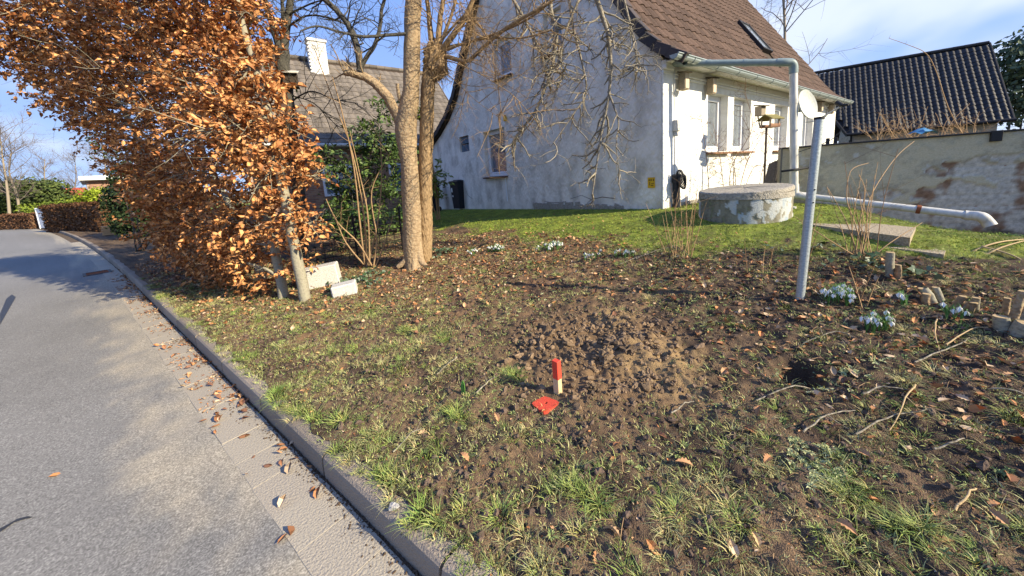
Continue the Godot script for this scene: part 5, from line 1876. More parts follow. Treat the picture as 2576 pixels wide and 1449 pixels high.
	for s in [[[[706, 130, 7.1], [688, 70, 7.05], [668, 10, 7.0], [655, -60, 7.0]], 0.075, 14], [[[710, 130, 7.1], [722, 60, 7.1], [733, -10, 7.1], [740, -80, 7.1]], 0.085, 14], [[[712, 100, 7.1], [712, 40, 7.0], [706, -40, 6.9]], 0.05, 8], [[[722, 70, 7.1], [770, 40, 6.9], [830, 45, 6.7], [880, 70, 6.6], [915, 110, 6.5]], 0.02, 16], [[[722, 40, 7.1], [780, 10, 6.9], [850, -10, 6.7]], 0.02, 12], [[[728, 260, 7.2], [780, 230, 7.0], [840, 250, 6.8], [900, 260, 6.7]], 0.016, 12], [[[730, 240, 7.2], [790, 260, 7.0], [850, 320, 6.8]], 0.012, 10]]:
		var mb := MB.new()
		var pts := limb(mb, s[0], s[1], s[1] * 0.4, 8)
		twigs_on(mb, pts, s[2], 0.75, 0.009, 2, 0.28, -0.01, 0.15, Vector3.ZERO, 3)
		part(d, "branch", mb, M.bark_dark, o3)
	# pale bare tree over the roof, far away
	far_tree("bare tree showing behind the ridge of the brown roof", [1990, 120, 24.0], 13.0, [1965, 30, 24.0])
	far_tree("tall bare tree at the left edge beyond the lane", [25, 560, 44.0], 11.0, [15, 470, 44.0])
	far_tree("bare birch leaning beside the far brown hedge", [48, 558, 46.0], 9.0, [40, 480, 46.0])
	far_tree("thin bare tree behind the evergreen bank", [110, 545, 62.0], 10.0, [112, 440, 62.0])
	far_tree("fine-twigged tree above the red roof", [185, 540, 66.0], 10.0, [188, 430, 66.0])
	far_tree("slender tree beside the flat-roofed house", [262, 535, 60.0], 11.0, [258, 430, 60.0])

func far_tree(label: String, root: Array, tall: float, mid: Array) -> void:
	var p := at(root[0], root[1], root[2])
	p.y = 0.0
	var m := at(mid[0], mid[1], mid[2])
	var t := thing("bare_tree", label, "tree", p, 0.0, "bare trees in the distance")
	var tr := MB.new()
	var top := (m - p)
	top = top.normalized() * tall
	var pts := curve(PackedVector3Array([Vector3.ZERO, top * 0.35 + rv() * 0.15, top * 0.7 + rv() * 0.3, top]), 5)
	tr.tube(pts, 0.16, 0.03, 8)
	part(t, "trunk", tr, M.birch_far)
	var br := MB.new()
	twigs_on(br, pts, 26, tall * 0.32, 0.035, 2, 0.16, 0.06, 0.3, Vector3(0, 0.4, 0), 6)
	part(t, "crown", br, M.twig_far)

func make_shrubs() -> void:
	leafy("laurel_shrub", "dark glossy evergreen shrub behind the bare stems and the trunk", [[880, 560, 9.2, 0.55], [930, 440, 9.6, 0.6], [880, 450, 9.6, 0.55], [960, 350, 9.8, 0.55], [915, 350, 9.8, 0.45], [990, 480, 9.4, 0.5], [930, 560, 9.0, 0.5], [960, 270, 10.0, 0.3], [840, 400, 9.8, 0.5], [850, 500, 9.5, 0.5], [1000, 560, 9.2, 0.45], [1000, 400, 9.6, 0.45]], 0.15, Color(0.03, 0.065, 0.02), Color(0.12, 0.18, 0.045), 1.9, BROAD, M.bark_dark)
	leafy("laurel_shrub", "young bright green shrub low beside the wire fence", [[865, 575, 7.6, 0.3], [850, 545, 7.7, 0.26], [885, 540, 7.8, 0.24]], 0.11, Color(0.06, 0.13, 0.03), Color(0.13, 0.24, 0.05), 2.2, BROAD, M.bark_dark)
	leafy("bamboo_shrub", "light green narrow-leaved shrub between the trunk and the gable", [[1095, 440, 10.2, 0.4], [1085, 470, 10.0, 0.35], [1062, 290, 10.0, 0.25], [1048, 270, 10.0, 0.22]], 0.14, Color(0.09, 0.14, 0.02), Color(0.2, 0.25, 0.04), 1.6, BROAD, M.twig_tan)
	leafy("conifer_shrub", "dark evergreen foliage showing through the left of the beech", [[285, 340, 10.5, 0.6], [310, 400, 10.5, 0.6], [330, 470, 10.5, 0.5], [560, 250, 9.0, 0.6], [690, 230, 8.2, 0.4], [650, 110, 8.2, 0.5]], 0.11, Color(0.02, 0.045, 0.014), Color(0.08, 0.11, 0.02), 1.2, BROAD, M.bark_dark)
	# many-stemmed bare shrub in front of the fence
	var foot := on_ground(918, 660)
	var t := thing("bare_shrub", "bare shrub of tall thin tan stems beside the tree trunk", "shrub", foot)
	for s in [[[918, 665, 5.9], [905, 560, 5.8], [890, 420, 5.7], [860, 280, 5.5], [835, 190, 5.4]], [[922, 665, 5.9], [915, 540, 5.85], [885, 380, 5.8], [830, 230, 5.7], [790, 120, 5.6]], [[925, 668, 5.85], [950, 560, 5.9], [960, 440, 5.9], [955, 330, 5.9]], [[930, 668, 5.85], [925, 540, 5.8], [905, 440, 5.75], [880, 330, 5.6]], [[945, 670, 5.8], [965, 620, 5.8], [990, 540, 5.9]], [[915, 665, 5.9], [870, 610, 5.9], [840, 540, 5.9]], [[935, 668, 5.8], [900, 610, 5.7], [850, 560, 5.6], [820, 500, 5.6]], [[940, 668, 5.8], [948, 600, 5.8], [935, 480, 5.75], [985, 380, 5.7]]]:
		var mb := MB.new()
		var pts := limb(mb, s, 0.016, 0.005, 6)
		twigs_on(mb, pts, 5, 0.4, 0.004, 1, 0.2, 0.06, 0.35, Vector3.ZERO, 2)
		part(t, "stem", mb, M.twig_tan, Transform3D(Basis(), -foot))
	# wiry climber before the white wall
	var fr := Transform3D(Basis(Vector3.UP, HOUSE_TURN), HOUSE)
	var c := thing("bare_climber", "thin bare climber spread in front of the sunlit white wall", "shrub", fr * Vector3(2.3, 0, 0.5))
	var inv := Transform3D(Basis(), -c.position)
	for s in [[[1.0, 0.0], [0.8, 0.9], [0.7, 1.7]], [[1.2, 0.0], [1.3, 0.8], [1.1, 1.6]], [[1.9, 0.0], [2.0, 0.7], [2.25, 1.5], [2.4, 2.2], [2.5, 2.6]], [[2.0, 0.0], [2.6, 0.8], [2.9, 1.3], [3.2, 1.5]], [[2.2, 0.0], [1.6, 0.7], [1.3, 0.9]], [[2.6, 0.0], [3.2, 0.7], [3.9, 0.6]], [[3.0, 0.0], [3.6, 1.0], [3.7, 1.3]], [[1.5, 0.0], [1.9, 0.9], [2.3, 1.2], [2.3, 1.9]]]:
		var pts := PackedVector3Array()
		for q in s: pts.append(fr * Vector3(q[0], q[1] - 0.05, 0.45 + rng.randf_range(-0.12, 0.2)))
		pts = curve(pts, 5)
		var mb := MB.new()
		mb.tube(pts, 0.008, 0.003, 5)
		twigs_on(mb, pts, 15, 0.36, 0.0042, 2, 0.3, 0.04, 0.25, Vector3.ZERO, 3)
		part(c, "stem", mb, M.twig_brown, inv)
	# dead stalks and canes
	var clumps := [[1715, 648, 13, 0.8, "clump of thin upright dead stalks in front of the well"], [2165, 645, 10, 0.9, "clump of dry tan canes to the right of the steel post"], [2145, 760, 3, 0.45, "two thin dry stalks beside the nearest snowdrops"], [1700, 652, 8, 0.6, "fine dead stalks rising over the fallen branch"], [2040, 650, 4, 0.5, "few short dry stalks just right of the post"], [1920, 690, 4, 0.35, "short thin dead stems in the leaf litter left of the post"]]
	for s in clumps:
		var p := on_ground(s[0], s[1])
		var k := thing("dead_stalks", s[4], "dead plant", p, 0.0, "dead stalks in the bed")
		for i in s[2]:
			var mb := MB.new()
			grow(mb, rv() * Vector3(0.12, 0, 0.1) + Vector3(0, -0.02, 0), Vector3(rng.randf_range(-0.25, 0.25), 1, rng.randf_range(-0.2, 0.2)), s[3] * rng.randf_range(0.6, 1.2), 0.0045, 1, 0.06, 0.0, 2)
			part(k, "stalk", mb, M.twig_tan if i % 3 else M.twig_brown)
	var p0 := on_ground(2165, 650)
	var cn := thing("arching_canes", "long reddish canes arching up from the dry clump before the wall", "plant", p0)
	for s in [[[2150, 655, 3.45], [2160, 580, 3.5], [2175, 480, 3.6], [2160, 440, 3.6]], [[2165, 655, 3.45], [2180, 590, 3.5], [2188, 500, 3.55], [2250, 400, 3.9], [2300, 355, 4.2]], [[2160, 655, 3.45], [2130, 560, 3.5], [2080, 470, 3.7]], [[2175, 655, 3.4], [2150, 560, 3.5], [2130, 500, 3.6], [2140, 430, 3.7], [2185, 410, 3.8]], [[2185, 655, 3.4], [2240, 610, 3.4], [2320, 560, 3.5]], [[2170, 655, 3.4], [2080, 600, 3.3], [2000, 545, 3.5]]]:
		var mb := MB.new()
		limb(mb, s, 0.006, 0.003, 5)
		part(cn, "cane", mb, M.twig_tan, Transform3D(Basis(), -p0))
	var bc := thing("bramble_cane", "long thin thorny cane arching above the black roof from behind the wall", "plant", at(2425, 345, 6.2))
	for s in [[[2425, 345, 6.2], [2385, 270, 6.2], [2355, 180, 6.2], [2330, 135, 6.2], [2290, 115, 6.2], [2236, 96, 6.2]], [[2370, 345, 6.1], [2400, 300, 6.1], [2440, 260, 6.1]]]:
		var mb := MB.new()
		var pts := limb(mb, s, 0.009, 0.003, 5)
		twigs_on(mb, pts, 10, 0.06, 0.002, 0, 0.2, 0.0)
		part(bc, "cane", mb, M.twig_tan, Transform3D(Basis(), -bc.position))
	var tg := thing("twig_heap", "tangle of dry prunings showing over the top of the garden wall", "prunings", at(2330, 340, 6.2))
	var heap := MB.new()
	for k in 60:
		var q := at(rng.randf_range(2180, 2460), 352, rng.randf_range(6.0, 6.6))
		grow(heap, q - tg.position, Vector3(rng.randf_range(-0.8, 0.8), 0.7, rng.randf_range(-0.4, 0.4)), rng.randf_range(0.25, 0.6), 0.006, 1, 0.25, -0.04, 3)
	part(tg, "twigs", heap, M.twig_tan).set_meta("kind", "stuff")
	# loose pale prunings at the right edge
	var lp := thing("pruned_branches", "pale pruned branches lying over the steps at the right edge", "prunings", on_ground(2520, 640))
	for s in [[[2430, 640, 3.2], [2500, 612, 3.2], [2576, 602, 3.3], [2640, 600, 3.4]], [[2455, 655, 3.1], [2520, 622, 3.1], [2600, 600, 3.2]], [[2470, 620, 3.2], [2540, 640, 3.0], [2580, 660, 2.9]]]:
		var mb := MB.new()
		limb(mb, s, 0.009, 0.004, 6)
		part(lp, "branch", mb, M.wood_cut, Transform3D(Basis(), -lp.position))

# ---------------------------------------------------------------- small growth and litter
func grass_clump(blades: int, tall: float, spread: float, wide: float) -> ArrayMesh:
	var mb := MB.new()
	mb.colored = true
	for k in blades:
		var a := rng.randf() * TAU
		var r := sqrt(rng.randf()) * spread
		var p := Vector3(cos(a) * r, -0.005, sin(a) * r)
		var lean := Vector3(cos(a), 0, sin(a)) * rng.randf_range(0.1, 1.3) + rv() * 0.9
		lean.y = 0
		var h := tall * rng.randf_range(0.5, 1.1)
		var side := Vector3(-sin(a + rng.randf()), 0, cos(a + rng.randf())) * wide * 0.5
		var dry := rng.randf() < 0.36
		mb.col = Color(1.5, 1.15, 1.6) if dry else Color(rng.randf_range(0.7, 1.15), rng.randf_range(0.75, 1.1), rng.randf_range(0.7, 1.1))
		var prev := p
		var w := 1.0
		for i in 3:
			var t := (i + 1) / 3.0
			var q := p + Vector3(0, h * (t - 0.58 * t * t), 0) + lean * h * t * (0.35 + 0.5 * t)
			var w2 := 1.0 - t * 0.92
			var nn := side.cross(q - prev).normalized()
			if nn.y < 0: nn = -nn
			mb.put(prev - side * w, nn); mb.put(q - side * w2, nn); mb.put(q + side * w2, nn)
			mb.put(prev - side * w, nn); mb.put(q + side * w2, nn); mb.put(prev + side * w, nn)
			prev = q; w = w2
	return mb.mesh()

func rock(seed_: float) -> ArrayMesh:
	var mb := MB.new()
	var pt := func(i: int, j: int) -> Vector3:
		var th := PI * i / 5.0
		var ph := TAU * (j % 7) / 7.0
		var n := Vector3(sin(th) * cos(ph), cos(th) * 0.7, sin(th) * sin(ph))
		return n * (1.0 + 0.9 * n2.get_noise_3dv(n * 0.34 + Vector3(seed_, 0, 0)) + 0.5 * n3.get_noise_3dv(n * 0.3 + Vector3(0, seed_, 0)))
	for i in 5:
		for j in 7: mb.quad_out(pt.call(i, j), pt.call(i + 1, j), pt.call(i + 1, j + 1), pt.call(i, j + 1), Vector3.ZERO)
	return mb.mesh()

func make_litter() -> void:
	# clods and crumbs of soil
	var rocks := [rock(1.0), rock(5.0), rock(9.0), rock(14.0)]
	var lots := [[], [], [], []]
	var cols := [[], [], [], []]
	for k in 46000:
		var q := Vector2(rng.randf_range(-2.4, 5.0), 0.16 + pow(rng.randf(), 1.3) * 4.6)
		var p := xz(q.x, q.y)
		var dug := dug_at(p.x, p.y)
		if lawn_at(p.x, p.y) > 0.3 or rng.randf() > 0.38 + 0.62 * dug or Vector2(p.x - 0.15, p.y + 2.06).length() < 0.085: continue
		var s := 0.003 + 0.015 * pow(rng.randf(), 3.5) + (0.02 * pow(rng.randf(), 8.0) * dug)
		var w := rng.randi() % 4
		lots[w].append(turned(Vector3(p.x, gy(p.x, p.y) + s * 0.3, p.y), Vector3.UP + rv() * 0.6, rng.randf() * TAU, Vector3(s * rng.randf_range(0.8, 1.5), s, s)))
		var g := rng.randf_range(0.7, 1.3)
		cols[w].append(Color(0.15 * g, 0.105 * g, 0.078 * g).lerp(Color(0.27 * g, 0.185 * g, 0.11 * g), dug))
	# earth washed down along the foot of the kerb
	for k in 5000:
		var u := rng.randf_range(-1.2, 9.0)
		var p := xz(u, -0.004 - pow(rng.randf(), 2.5) * (0.09 + 0.09 * n1.get_noise_2d(u * 1.5, 40.0)))
		var s := 0.0015 + 0.0045 * pow(rng.randf(), 3.0)
		var w := rng.randi() % 4
		lots[w].append(turned(Vector3(p.x, 0.002 + s * 0.3, p.y), Vector3.UP + rv() * 0.6, rng.randf() * TAU, Vector3(s * 1.4, s, s)))
		var g := rng.randf_range(0.7, 1.3)
		cols[w].append(Color(0.13 * g, 0.09 * g, 0.06 * g))
	var clods := Node3D.new()
	clods.name = numbered("soil_crumbs")
	add_child(clods)
	tag(clods, "crumbs and small clods of dark soil over the dug verge", "soil", "", "stuff")
	for k in 4: copies(clods, "clod", rocks[k], M.stone, lots[k], cols[k])
	# the larger clods about the stake, one by one
	var big := [[1545, 893, 0.055, "largest soil clod on the crest of the dug mound"], [1520, 918, 0.045, "soil clod just below the largest one"], [1580, 908, 0.04, "soil clod right of the largest one"], [1600, 872, 0.035, "soil clod at the back right of the dug mound"], [1450, 848, 0.03, "soil clod behind the stake at the back of the dug patch"], [1490, 988, 0.03, "soil clod to the right of the stake foot"], [1560, 988, 0.032, "soil clod at the front of the mound"], [1620, 950, 0.03, "soil clod on the sandy right side of the mound"], [1325, 872, 0.03, "soil clod at the far left rim of the dug patch"], [1478, 1120, 0.026, "lone soil clod below the dug patch"]]
	for s in big:
		var p := on_ground(s[0], s[1])
		var mb := MB.new()
		mb.colored = true
		var g := rng.randf_range(0.8, 1.2)
		mb.col = Color(0.22 * g, 0.155 * g, 0.10 * g)
		var sd := rng.randf() * 30.0
		var pt := func(i: int, j: int) -> Vector3:
			var th := PI * i / 12.0
			var ph := TAU * (j % 18) / 18.0
			var n := Vector3(sin(th) * cos(ph), cos(th), sin(th) * sin(ph))
			return n * Vector3(1.2, 0.8, 1.0) * s[2] * (1.0 + 0.9 * n2.get_noise_3dv(n * 0.26 + Vector3(sd, 0, 0)) + 0.7 * n3.get_noise_3dv(n * 0.26 + Vector3(sd, 0, 0)))
		for i in 12:
			for j in 18: mb.quad_out(pt.call(i, j), pt.call(i + 1, j), pt.call(i + 1, j + 1), pt.call(i, j + 1), Vector3.ZERO)
		solo("soil_clod", mb, M.stone, s[3], "clod", p + Vector3(0, s[2] * 0.25, 0), "soil clods around the stake")
	# grass: tufts on the verge, mossy turf on the lawn
	var near := [grass_clump(34, 0.085, 0.05, 0.0045), grass_clump(26, 0.07, 0.06, 0.004), grass_clump(42, 0.10, 0.045, 0.0045), grass_clump(16, 0.06, 0.04, 0.004)]
	lots = [[], [], [], []]
	cols = [[], [], [], []]
	for k in 12000:
		var q := Vector2(rng.randf_range(-2.6, 9.0), 0.035 + pow(rng.randf(), 1.15) * 4.4)
		var p := xz(q.x, q.y)
		if dug_at(p.x, p.y) > 0.12: continue
		var clump := n1.get_noise_2d(p.x * 1.6 + 60.0, p.y * 1.6) + 0.6 * n2.get_noise_2d(p.x * 0.6 + 20.0, p.y * 0.6)
		var want := 0.40 - 0.25 * smoothstep(0.2, 1.6, q.y) - 0.10 * smoothstep(1.5, 3.0, p.x) + 0.22 * smoothstep(-0.8, -2.2, q.x)
		if q.x > 2.8: want -= 0.2
		if clump + want < rng.randf_range(0.25, 0.5): continue
		var w := rng.randi() % 4
		var s := rng.randf_range(0.4, 0.9)
		lots[w].append(turned(Vector3(p.x, gy(p.x, p.y), p.y), Vector3.UP + rv() * 0.25, rng.randf() * TAU, Vector3(s, s * rng.randf_range(0.7, 1.1), s)))
		var dry := smoothstep(0.0, 0.5, n2.get_noise_2d(p.x * 0.5, p.y * 0.5 + 80.0) + rng.randf_range(-0.12, 0.55))
		cols[w].append(Color(0.22, 0.29, 0.07).lerp(Color(0.54, 0.48, 0.22), dry))
	for s in [[690, 985], [700, 1000], [770, 1040], [800, 1055], [740, 1030], [620, 905], [640, 895], [590, 800], [650, 820], [730, 800], [830, 795], [760, 830], [930, 790], [940, 800], [1020, 835], [1040, 840], [1110, 850], [1130, 860], [970, 1190], [990, 1210], [1070, 1300], [1100, 1320], [1040, 1320], [1280, 940], [1300, 945], [1490, 1250], [1470, 1270], [1510, 1290], [1440, 1240], [1180, 1300], [1260, 1310], [2120, 1235], [2140, 1260], [2550, 1060], [1700, 1290], [1860, 1330], [2320, 1340], [2290, 1330], [1150, 1030], [1160, 1050], [1130, 1040], [890, 880], [860, 1060], [1010, 940]]:
		for j in 4:
			var p := on_ground(s[0] + rng.randf_range(-14, 14), s[1] + rng.randf_range(-10, 10))
			var w := rng.randi() % 3
			lots[w].append(turned(p, Vector3.UP + rv() * 0.2, rng.randf() * TAU, Vector3.ONE * rng.randf_range(0.7, 1.1)))
			cols[w].append(Color(0.20, 0.31, 0.06).lerp(Color(0.42, 0.43, 0.14), rng.randf()))
	# matted short growth between the tufts
	var low := [grass_clump(12, 0.03, 0.035, 0.0035), grass_clump(9, 0.042, 0.03, 0.0032)]
	var mx := [[], []]
	var mc := [[], []]
	for k in 42000:
		var q := Vector2(rng.randf_range(-2.6, 7.0), 0.05 + rng.randf() * 4.4)
		var p := xz(q.x, q.y)
		var dens := 0.68 + 0.25 * (1.0 - smoothstep(0.8, 1.6, q.y)) + 0.9 * n1.get_noise_2d(p.x * 1.1 + 25.0, p.y * 1.1) + 0.9 * n2.get_noise_2d(p.x * 0.7, p.y * 0.7 - 33.0)
		dens *= (1.0 - dug_at(p.x, p.y)) * (1.0 - 0.5 * smoothstep(1.2, 2.6, q.y))
		if rng.randf() > dens: continue
		var w := rng.randi() % 2
		mx[w].append(turned(Vector3(p.x, gy(p.x, p.y), p.y), Vector3.UP + rv() * 0.5, rng.randf() * TAU, Vector3.ONE * rng.randf_range(0.6, 1.5)))
		mc[w].append(Color(0.24, 0.30, 0.07).lerp(Color(0.54, 0.48, 0.22), rng.randf()))
	var gr := Node3D.new()
	gr.name = numbered("verge_grass")
	add_child(gr)
	tag(gr, "scattered green and straw coloured grass tufts on the muddy verge", "grass", "", "stuff")
	for k in 4: copies(gr, "tuft", near[k], M.grass, lots[k], cols[k])
	for k in 2: copies(gr, "short_growth", low[k], M.grass, mx[k], mc[k])
	var turf := [grass_clump(14, 0.05, 0.06, 0.005), grass_clump(14, 0.035, 0.06, 0.006), grass_clump(10, 0.06, 0.05, 0.005)]
	lots = [[], [], []]
	cols = [[], [], []]
	for k in 30000:
		var q := Vector2(rng.randf_range(-5.0, 9.0), 3.2 + pow(rng.randf(), 1.2) * 6.0)
		var p := xz(q.x, q.y)
		if rng.randf() > lawn_at(p.x, p.y) * 1.1: continue
		var w := rng.randi() % 3
		var s := rng.randf_range(0.6, 1.1)
		lots[w].append(turned(Vector3(p.x, gy(p.x, p.y), p.y), Vector3.UP + rv() * 0.25, rng.randf() * TAU, Vector3.ONE * s))
		cols[w].append(Color(0.18, 0.28, 0.04).lerp(Color(0.40, 0.46, 0.075), clampf(rng.randf() * 0.7 + n1.get_noise_2d(p.x * 2.0, p.y * 2.0), 0, 1)))
	var tf := Node3D.new()
	tf.name = numbered("lawn_grass")
	add_child(tf)
	tag(tf, "short yellow-green mossy lawn in front of the gable", "lawn", "", "stuff")
	for k in 3: copies(tf, "tuft", turf[k], M.grass, lots[k], cols[k])
	# small pale weeds flat on the soil
	var weed := MB.new()
	weed.colored = true
	for k in 9:
		var a := TAU * k / 9.0 + rng.randf() * 0.4
		var d := Vector3(cos(a), 0, sin(a))
		var s := Vector3(-sin(a), 0, cos(a)) * 0.16
		var r := rng.randf_range(0.6, 1.1)
		weed.quad_out(d * 0.1, d * 0.55 * r + s + Vector3(0, 0.25, 0), d * r + Vector3(0, 0.14, 0), d * 0.55 * r - s + Vector3(0, 0.25, 0), Vector3(0, -9, 0))
	var wx := []
	var wc := []
	for k in 2600:
		var q := Vector2(rng.randf_range(-2.6, 3.0), 0.3 + pow(rng.randf(), 0.9) * 3.9)
		var p := xz(q.x, q.y)
		var n := n1.get_noise_2d(p.x * 2.0 - 30.0, p.y * 2.0)
		if dug_at(p.x, p.y) > 0.15 or n + 0.30 * smoothstep(0.6, 1.8, p.x) < rng.randf_range(-0.1, 0.5): continue
		var s := rng.randf_range(0.012, 0.034)
		wx.append(turned(Vector3(p.x, gy(p.x, p.y) + 0.002, p.y), Vector3.UP + rv() * 0.3, rng.randf() * TAU, Vector3(s, s, s)))
		wc.append(Color(0.15, 0.20, 0.06).lerp(Color(0.30, 0.34, 0.14), rng.randf()))
	for s in [[2040, 1150, 60, 70], [2080, 1210, 50, 60], [1240, 800, 30, 14], [1290, 785, 26, 16], [1980, 930, 30, 20], [2180, 930, 60, 26], [2080, 960, 60, 24], [1380, 740, 40, 10]]:
		for j in s[3]:
			var p := on_ground(s[0] + rng.randf_range(-1, 1) * s[2], s[1] + rng.randf_range(-0.5, 0.5) * s[2])
			var z := rng.randf_range(0.012, 0.03)
			wx.append(turned(p + Vector3(0, 0.004, 0), Vector3.UP + rv() * 0.4, rng.randf() * TAU, Vector3(z, z, z)))
			wc.append(Color(0.30, 0.33, 0.15).lerp(Color(0.48, 0.50, 0.28), rng.randf()))
	var wd := Node3D.new()
	wd.name = numbered("ground_weeds")
	add_child(wd)
	tag(wd, "pale green weed seedlings creeping over the bare soil", "weeds", "", "stuff")
	copies(wd, "rosette", weed.mesh(), M.grass, wx, wc)
	# fallen leaves
	var dead := [leaf_mesh(0.3, 0.14, 0.35), leaf_mesh(0.26, -0.1, -0.3), leaf_mesh(0.32, 0.25, 0.1), oak_leaf(0.12)]
	lots = [[], [], [], []]
	cols = [[], [], [], []]
	var drop := func(p: Vector3, s: float) -> void:
		var w := mini(rng.randi() % 10 / 3, 3)
		lots[w].append(turned(p, Vector3.UP + rv() * 0.55, rng.randf() * TAU, Vector3(s, s, s)))
		cols[w].append([Color(0.42, 0.19, 0.075), Color(0.30, 0.14, 0.065), Color(0.52, 0.30, 0.15), Color(0.2, 0.10, 0.06), Color(0.5, 0.37, 0.24)][rng.randi() % 5] * rng.randf_range(0.75, 1.2))
	for k in 26000:
		var q := Vector2(rng.randf_range(-4.0, 11.0), 0.16 + rng.randf() * 6.0)
		var p := xz(q.x, q.y)
		var tree := 1.0 - smoothstep(0.6, 2.6, Vector2((p.x + 1.3) * 0.55, (p.y + 5.5)).length())
		var hedge := (1.0 - smoothstep(1.0, 2.2, q.y)) * smoothstep(3.4, 4.4, q.x)
		var bed := smoothstep(0.9, 2.0, p.x) * (1.0 - smoothstep(3.4, 4.4, q.y)) * smoothstep(1.4, 2.0, q.y) * 0.8
		var band := (1.0 - smoothstep(0.2, 0.9, absf(q.y - 3.1))) * 0.7 * smoothstep(-0.25, 0.3, n1.get_noise_2d(p.x * 1.3, p.y * 1.3 + 90.0))
		var d := maxf(maxf(tree * 0.9, hedge * 0.8), maxf(bed, band)) + 0.025
		d *= 1.0 - 0.8 * dug_at(p.x, p.y)
		d *= 1.0 - 0.75 * lawn_at(p.x, p.y)
		if rng.randf() > d: continue
		drop.call(Vector3(p.x, gy(p.x, p.y) + 0.008, p.y), rng.randf_range(0.03, 0.07))
	for k in 520:
		var u := rng.randf_range(0.6, 12.0)
		if n1.get_noise_2d(u * 2.2, 3.0) + rng.randf_range(-0.3, 0.3) < 0.08 - 0.1 * smoothstep(3.0, 6.0, u): continue
		var p := xz(u, -0.015 - pow(rng.randf(), 2.2) * 0.26)
		drop.call(Vector3(p.x, 0.012, p.y), rng.randf_range(0.03, 0.07))
	for k in 3200:                                   # drifts of crushed leaves in the gutter
		var u := rng.randf_range(2.2, 10.0)
		if n1.get_noise_2d(u * 2.6, 3.0) + rng.randf_range(-0.25, 0.25) < 0.12: continue
		var p := xz(u, -0.01 - pow(rng.randf(), 1.6) * 0.24)
		drop.call(Vector3(p.x, 0.008, p.y), rng.randf_range(0.01, 0.03))
	for s in [[470, 978], [120, 1200], [610, 1020], [690, 1080], [560, 985], [430, 900]]:
		var r := look(s[0], s[1])
		drop.call(EYE + r * (-(EYE.y - 0.008) / r.y), 0.06)
	for k in 22000:                                  # crumbled leaf and bark
		var q := Vector2(rng.randf_range(-2.6, 7.0), 0.06 + rng.randf() * 4.6)
		var p := xz(q.x, q.y)
		if dug_at(p.x, p.y) > 0.3 or rng.randf() > 0.45 + 0.8 * n1.get_noise_2d(p.x * 1.4 - 12.0, p.y * 1.4): continue
		drop.call(Vector3(p.x, gy(p.x, p.y) + 0.003, p.y), rng.randf_range(0.007, 0.022))
	var lf := Node3D.new()
	lf.name = numbered("leaf_litter")
	add_child(lf)
	tag(lf, "brown and orange fallen leaves strewn over bed and gutter", "leaf litter", "", "stuff")
	for k in 4: copies(lf, "leaf", dead[k], M.leaf_litter, lots[k], cols[k])
	# the large oak leaves that lie on top
	var oak := [oak_leaf(0.1), oak_leaf(0.2)]
	var tints := []
	for k in 4:
		tints.append(mat("oak_%d" % k, [lin(0.34, 0.17, 0.08), lin(0.46, 0.30, 0.16), lin(0.24, 0.11, 0.055), lin(0.40, 0.22, 0.11)][k], 0.75))
	for s in [[1180, 1170, "curled tan oak leaf below the sprout on the verge"], [1255, 1070, "ragged oak leaf between the sprout and the marker peg"], [1545, 1130, "pale curled oak leaf below the dug patch"], [1745, 1180, "tan oak leaf beside the long twig"], [1870, 1080, "orange oak leaf right of the dug patch"], [1905, 1065, "reddish oak leaf at the edge of the weeds"], [1940, 1150, "brown oak leaf under the grey weeds"], [1500, 1390, "oak leaf among the lowest grass in the middle"], [1910, 1400, "broad tan oak leaf at the bottom edge"], [2190, 1165, "yellow torn leaf in the grey weeds"], [2100, 1330, "pale leaf left of the right-hand grass tuft"], [2490, 1290, "long brown leaf near the cut twig"], [2540, 1330, "large brown leaf at the lower right edge"], [2400, 1370, "narrow brown leaf pointing down at the lower right"], [1560, 1370, "small oak leaf beside the low tuft"], [1040, 845, "orange oak leaf among the upper tufts"], [1340, 820, "orange leaf at the rim of the dug patch"], [1050, 1090, "thin brown leaf near the kerb"], [2540, 1230, "curled dead leaf at the right edge"], [1650, 1100, "small brown leaf below the clods"]]:
		var o := part_m(self, "oak_leaf", oak[rng.randi() % 2], tints[rng.randi() % 4], turned(on_ground(s[0], s[1]) + Vector3(0, 0.014, 0), Vector3.UP + rv() * 0.5, rng.randf() * TAU, Vector3.ONE * rng.randf_range(0.06, 0.085)))
		tag(o, s[2], "leaf", "oak leaves on the verge")
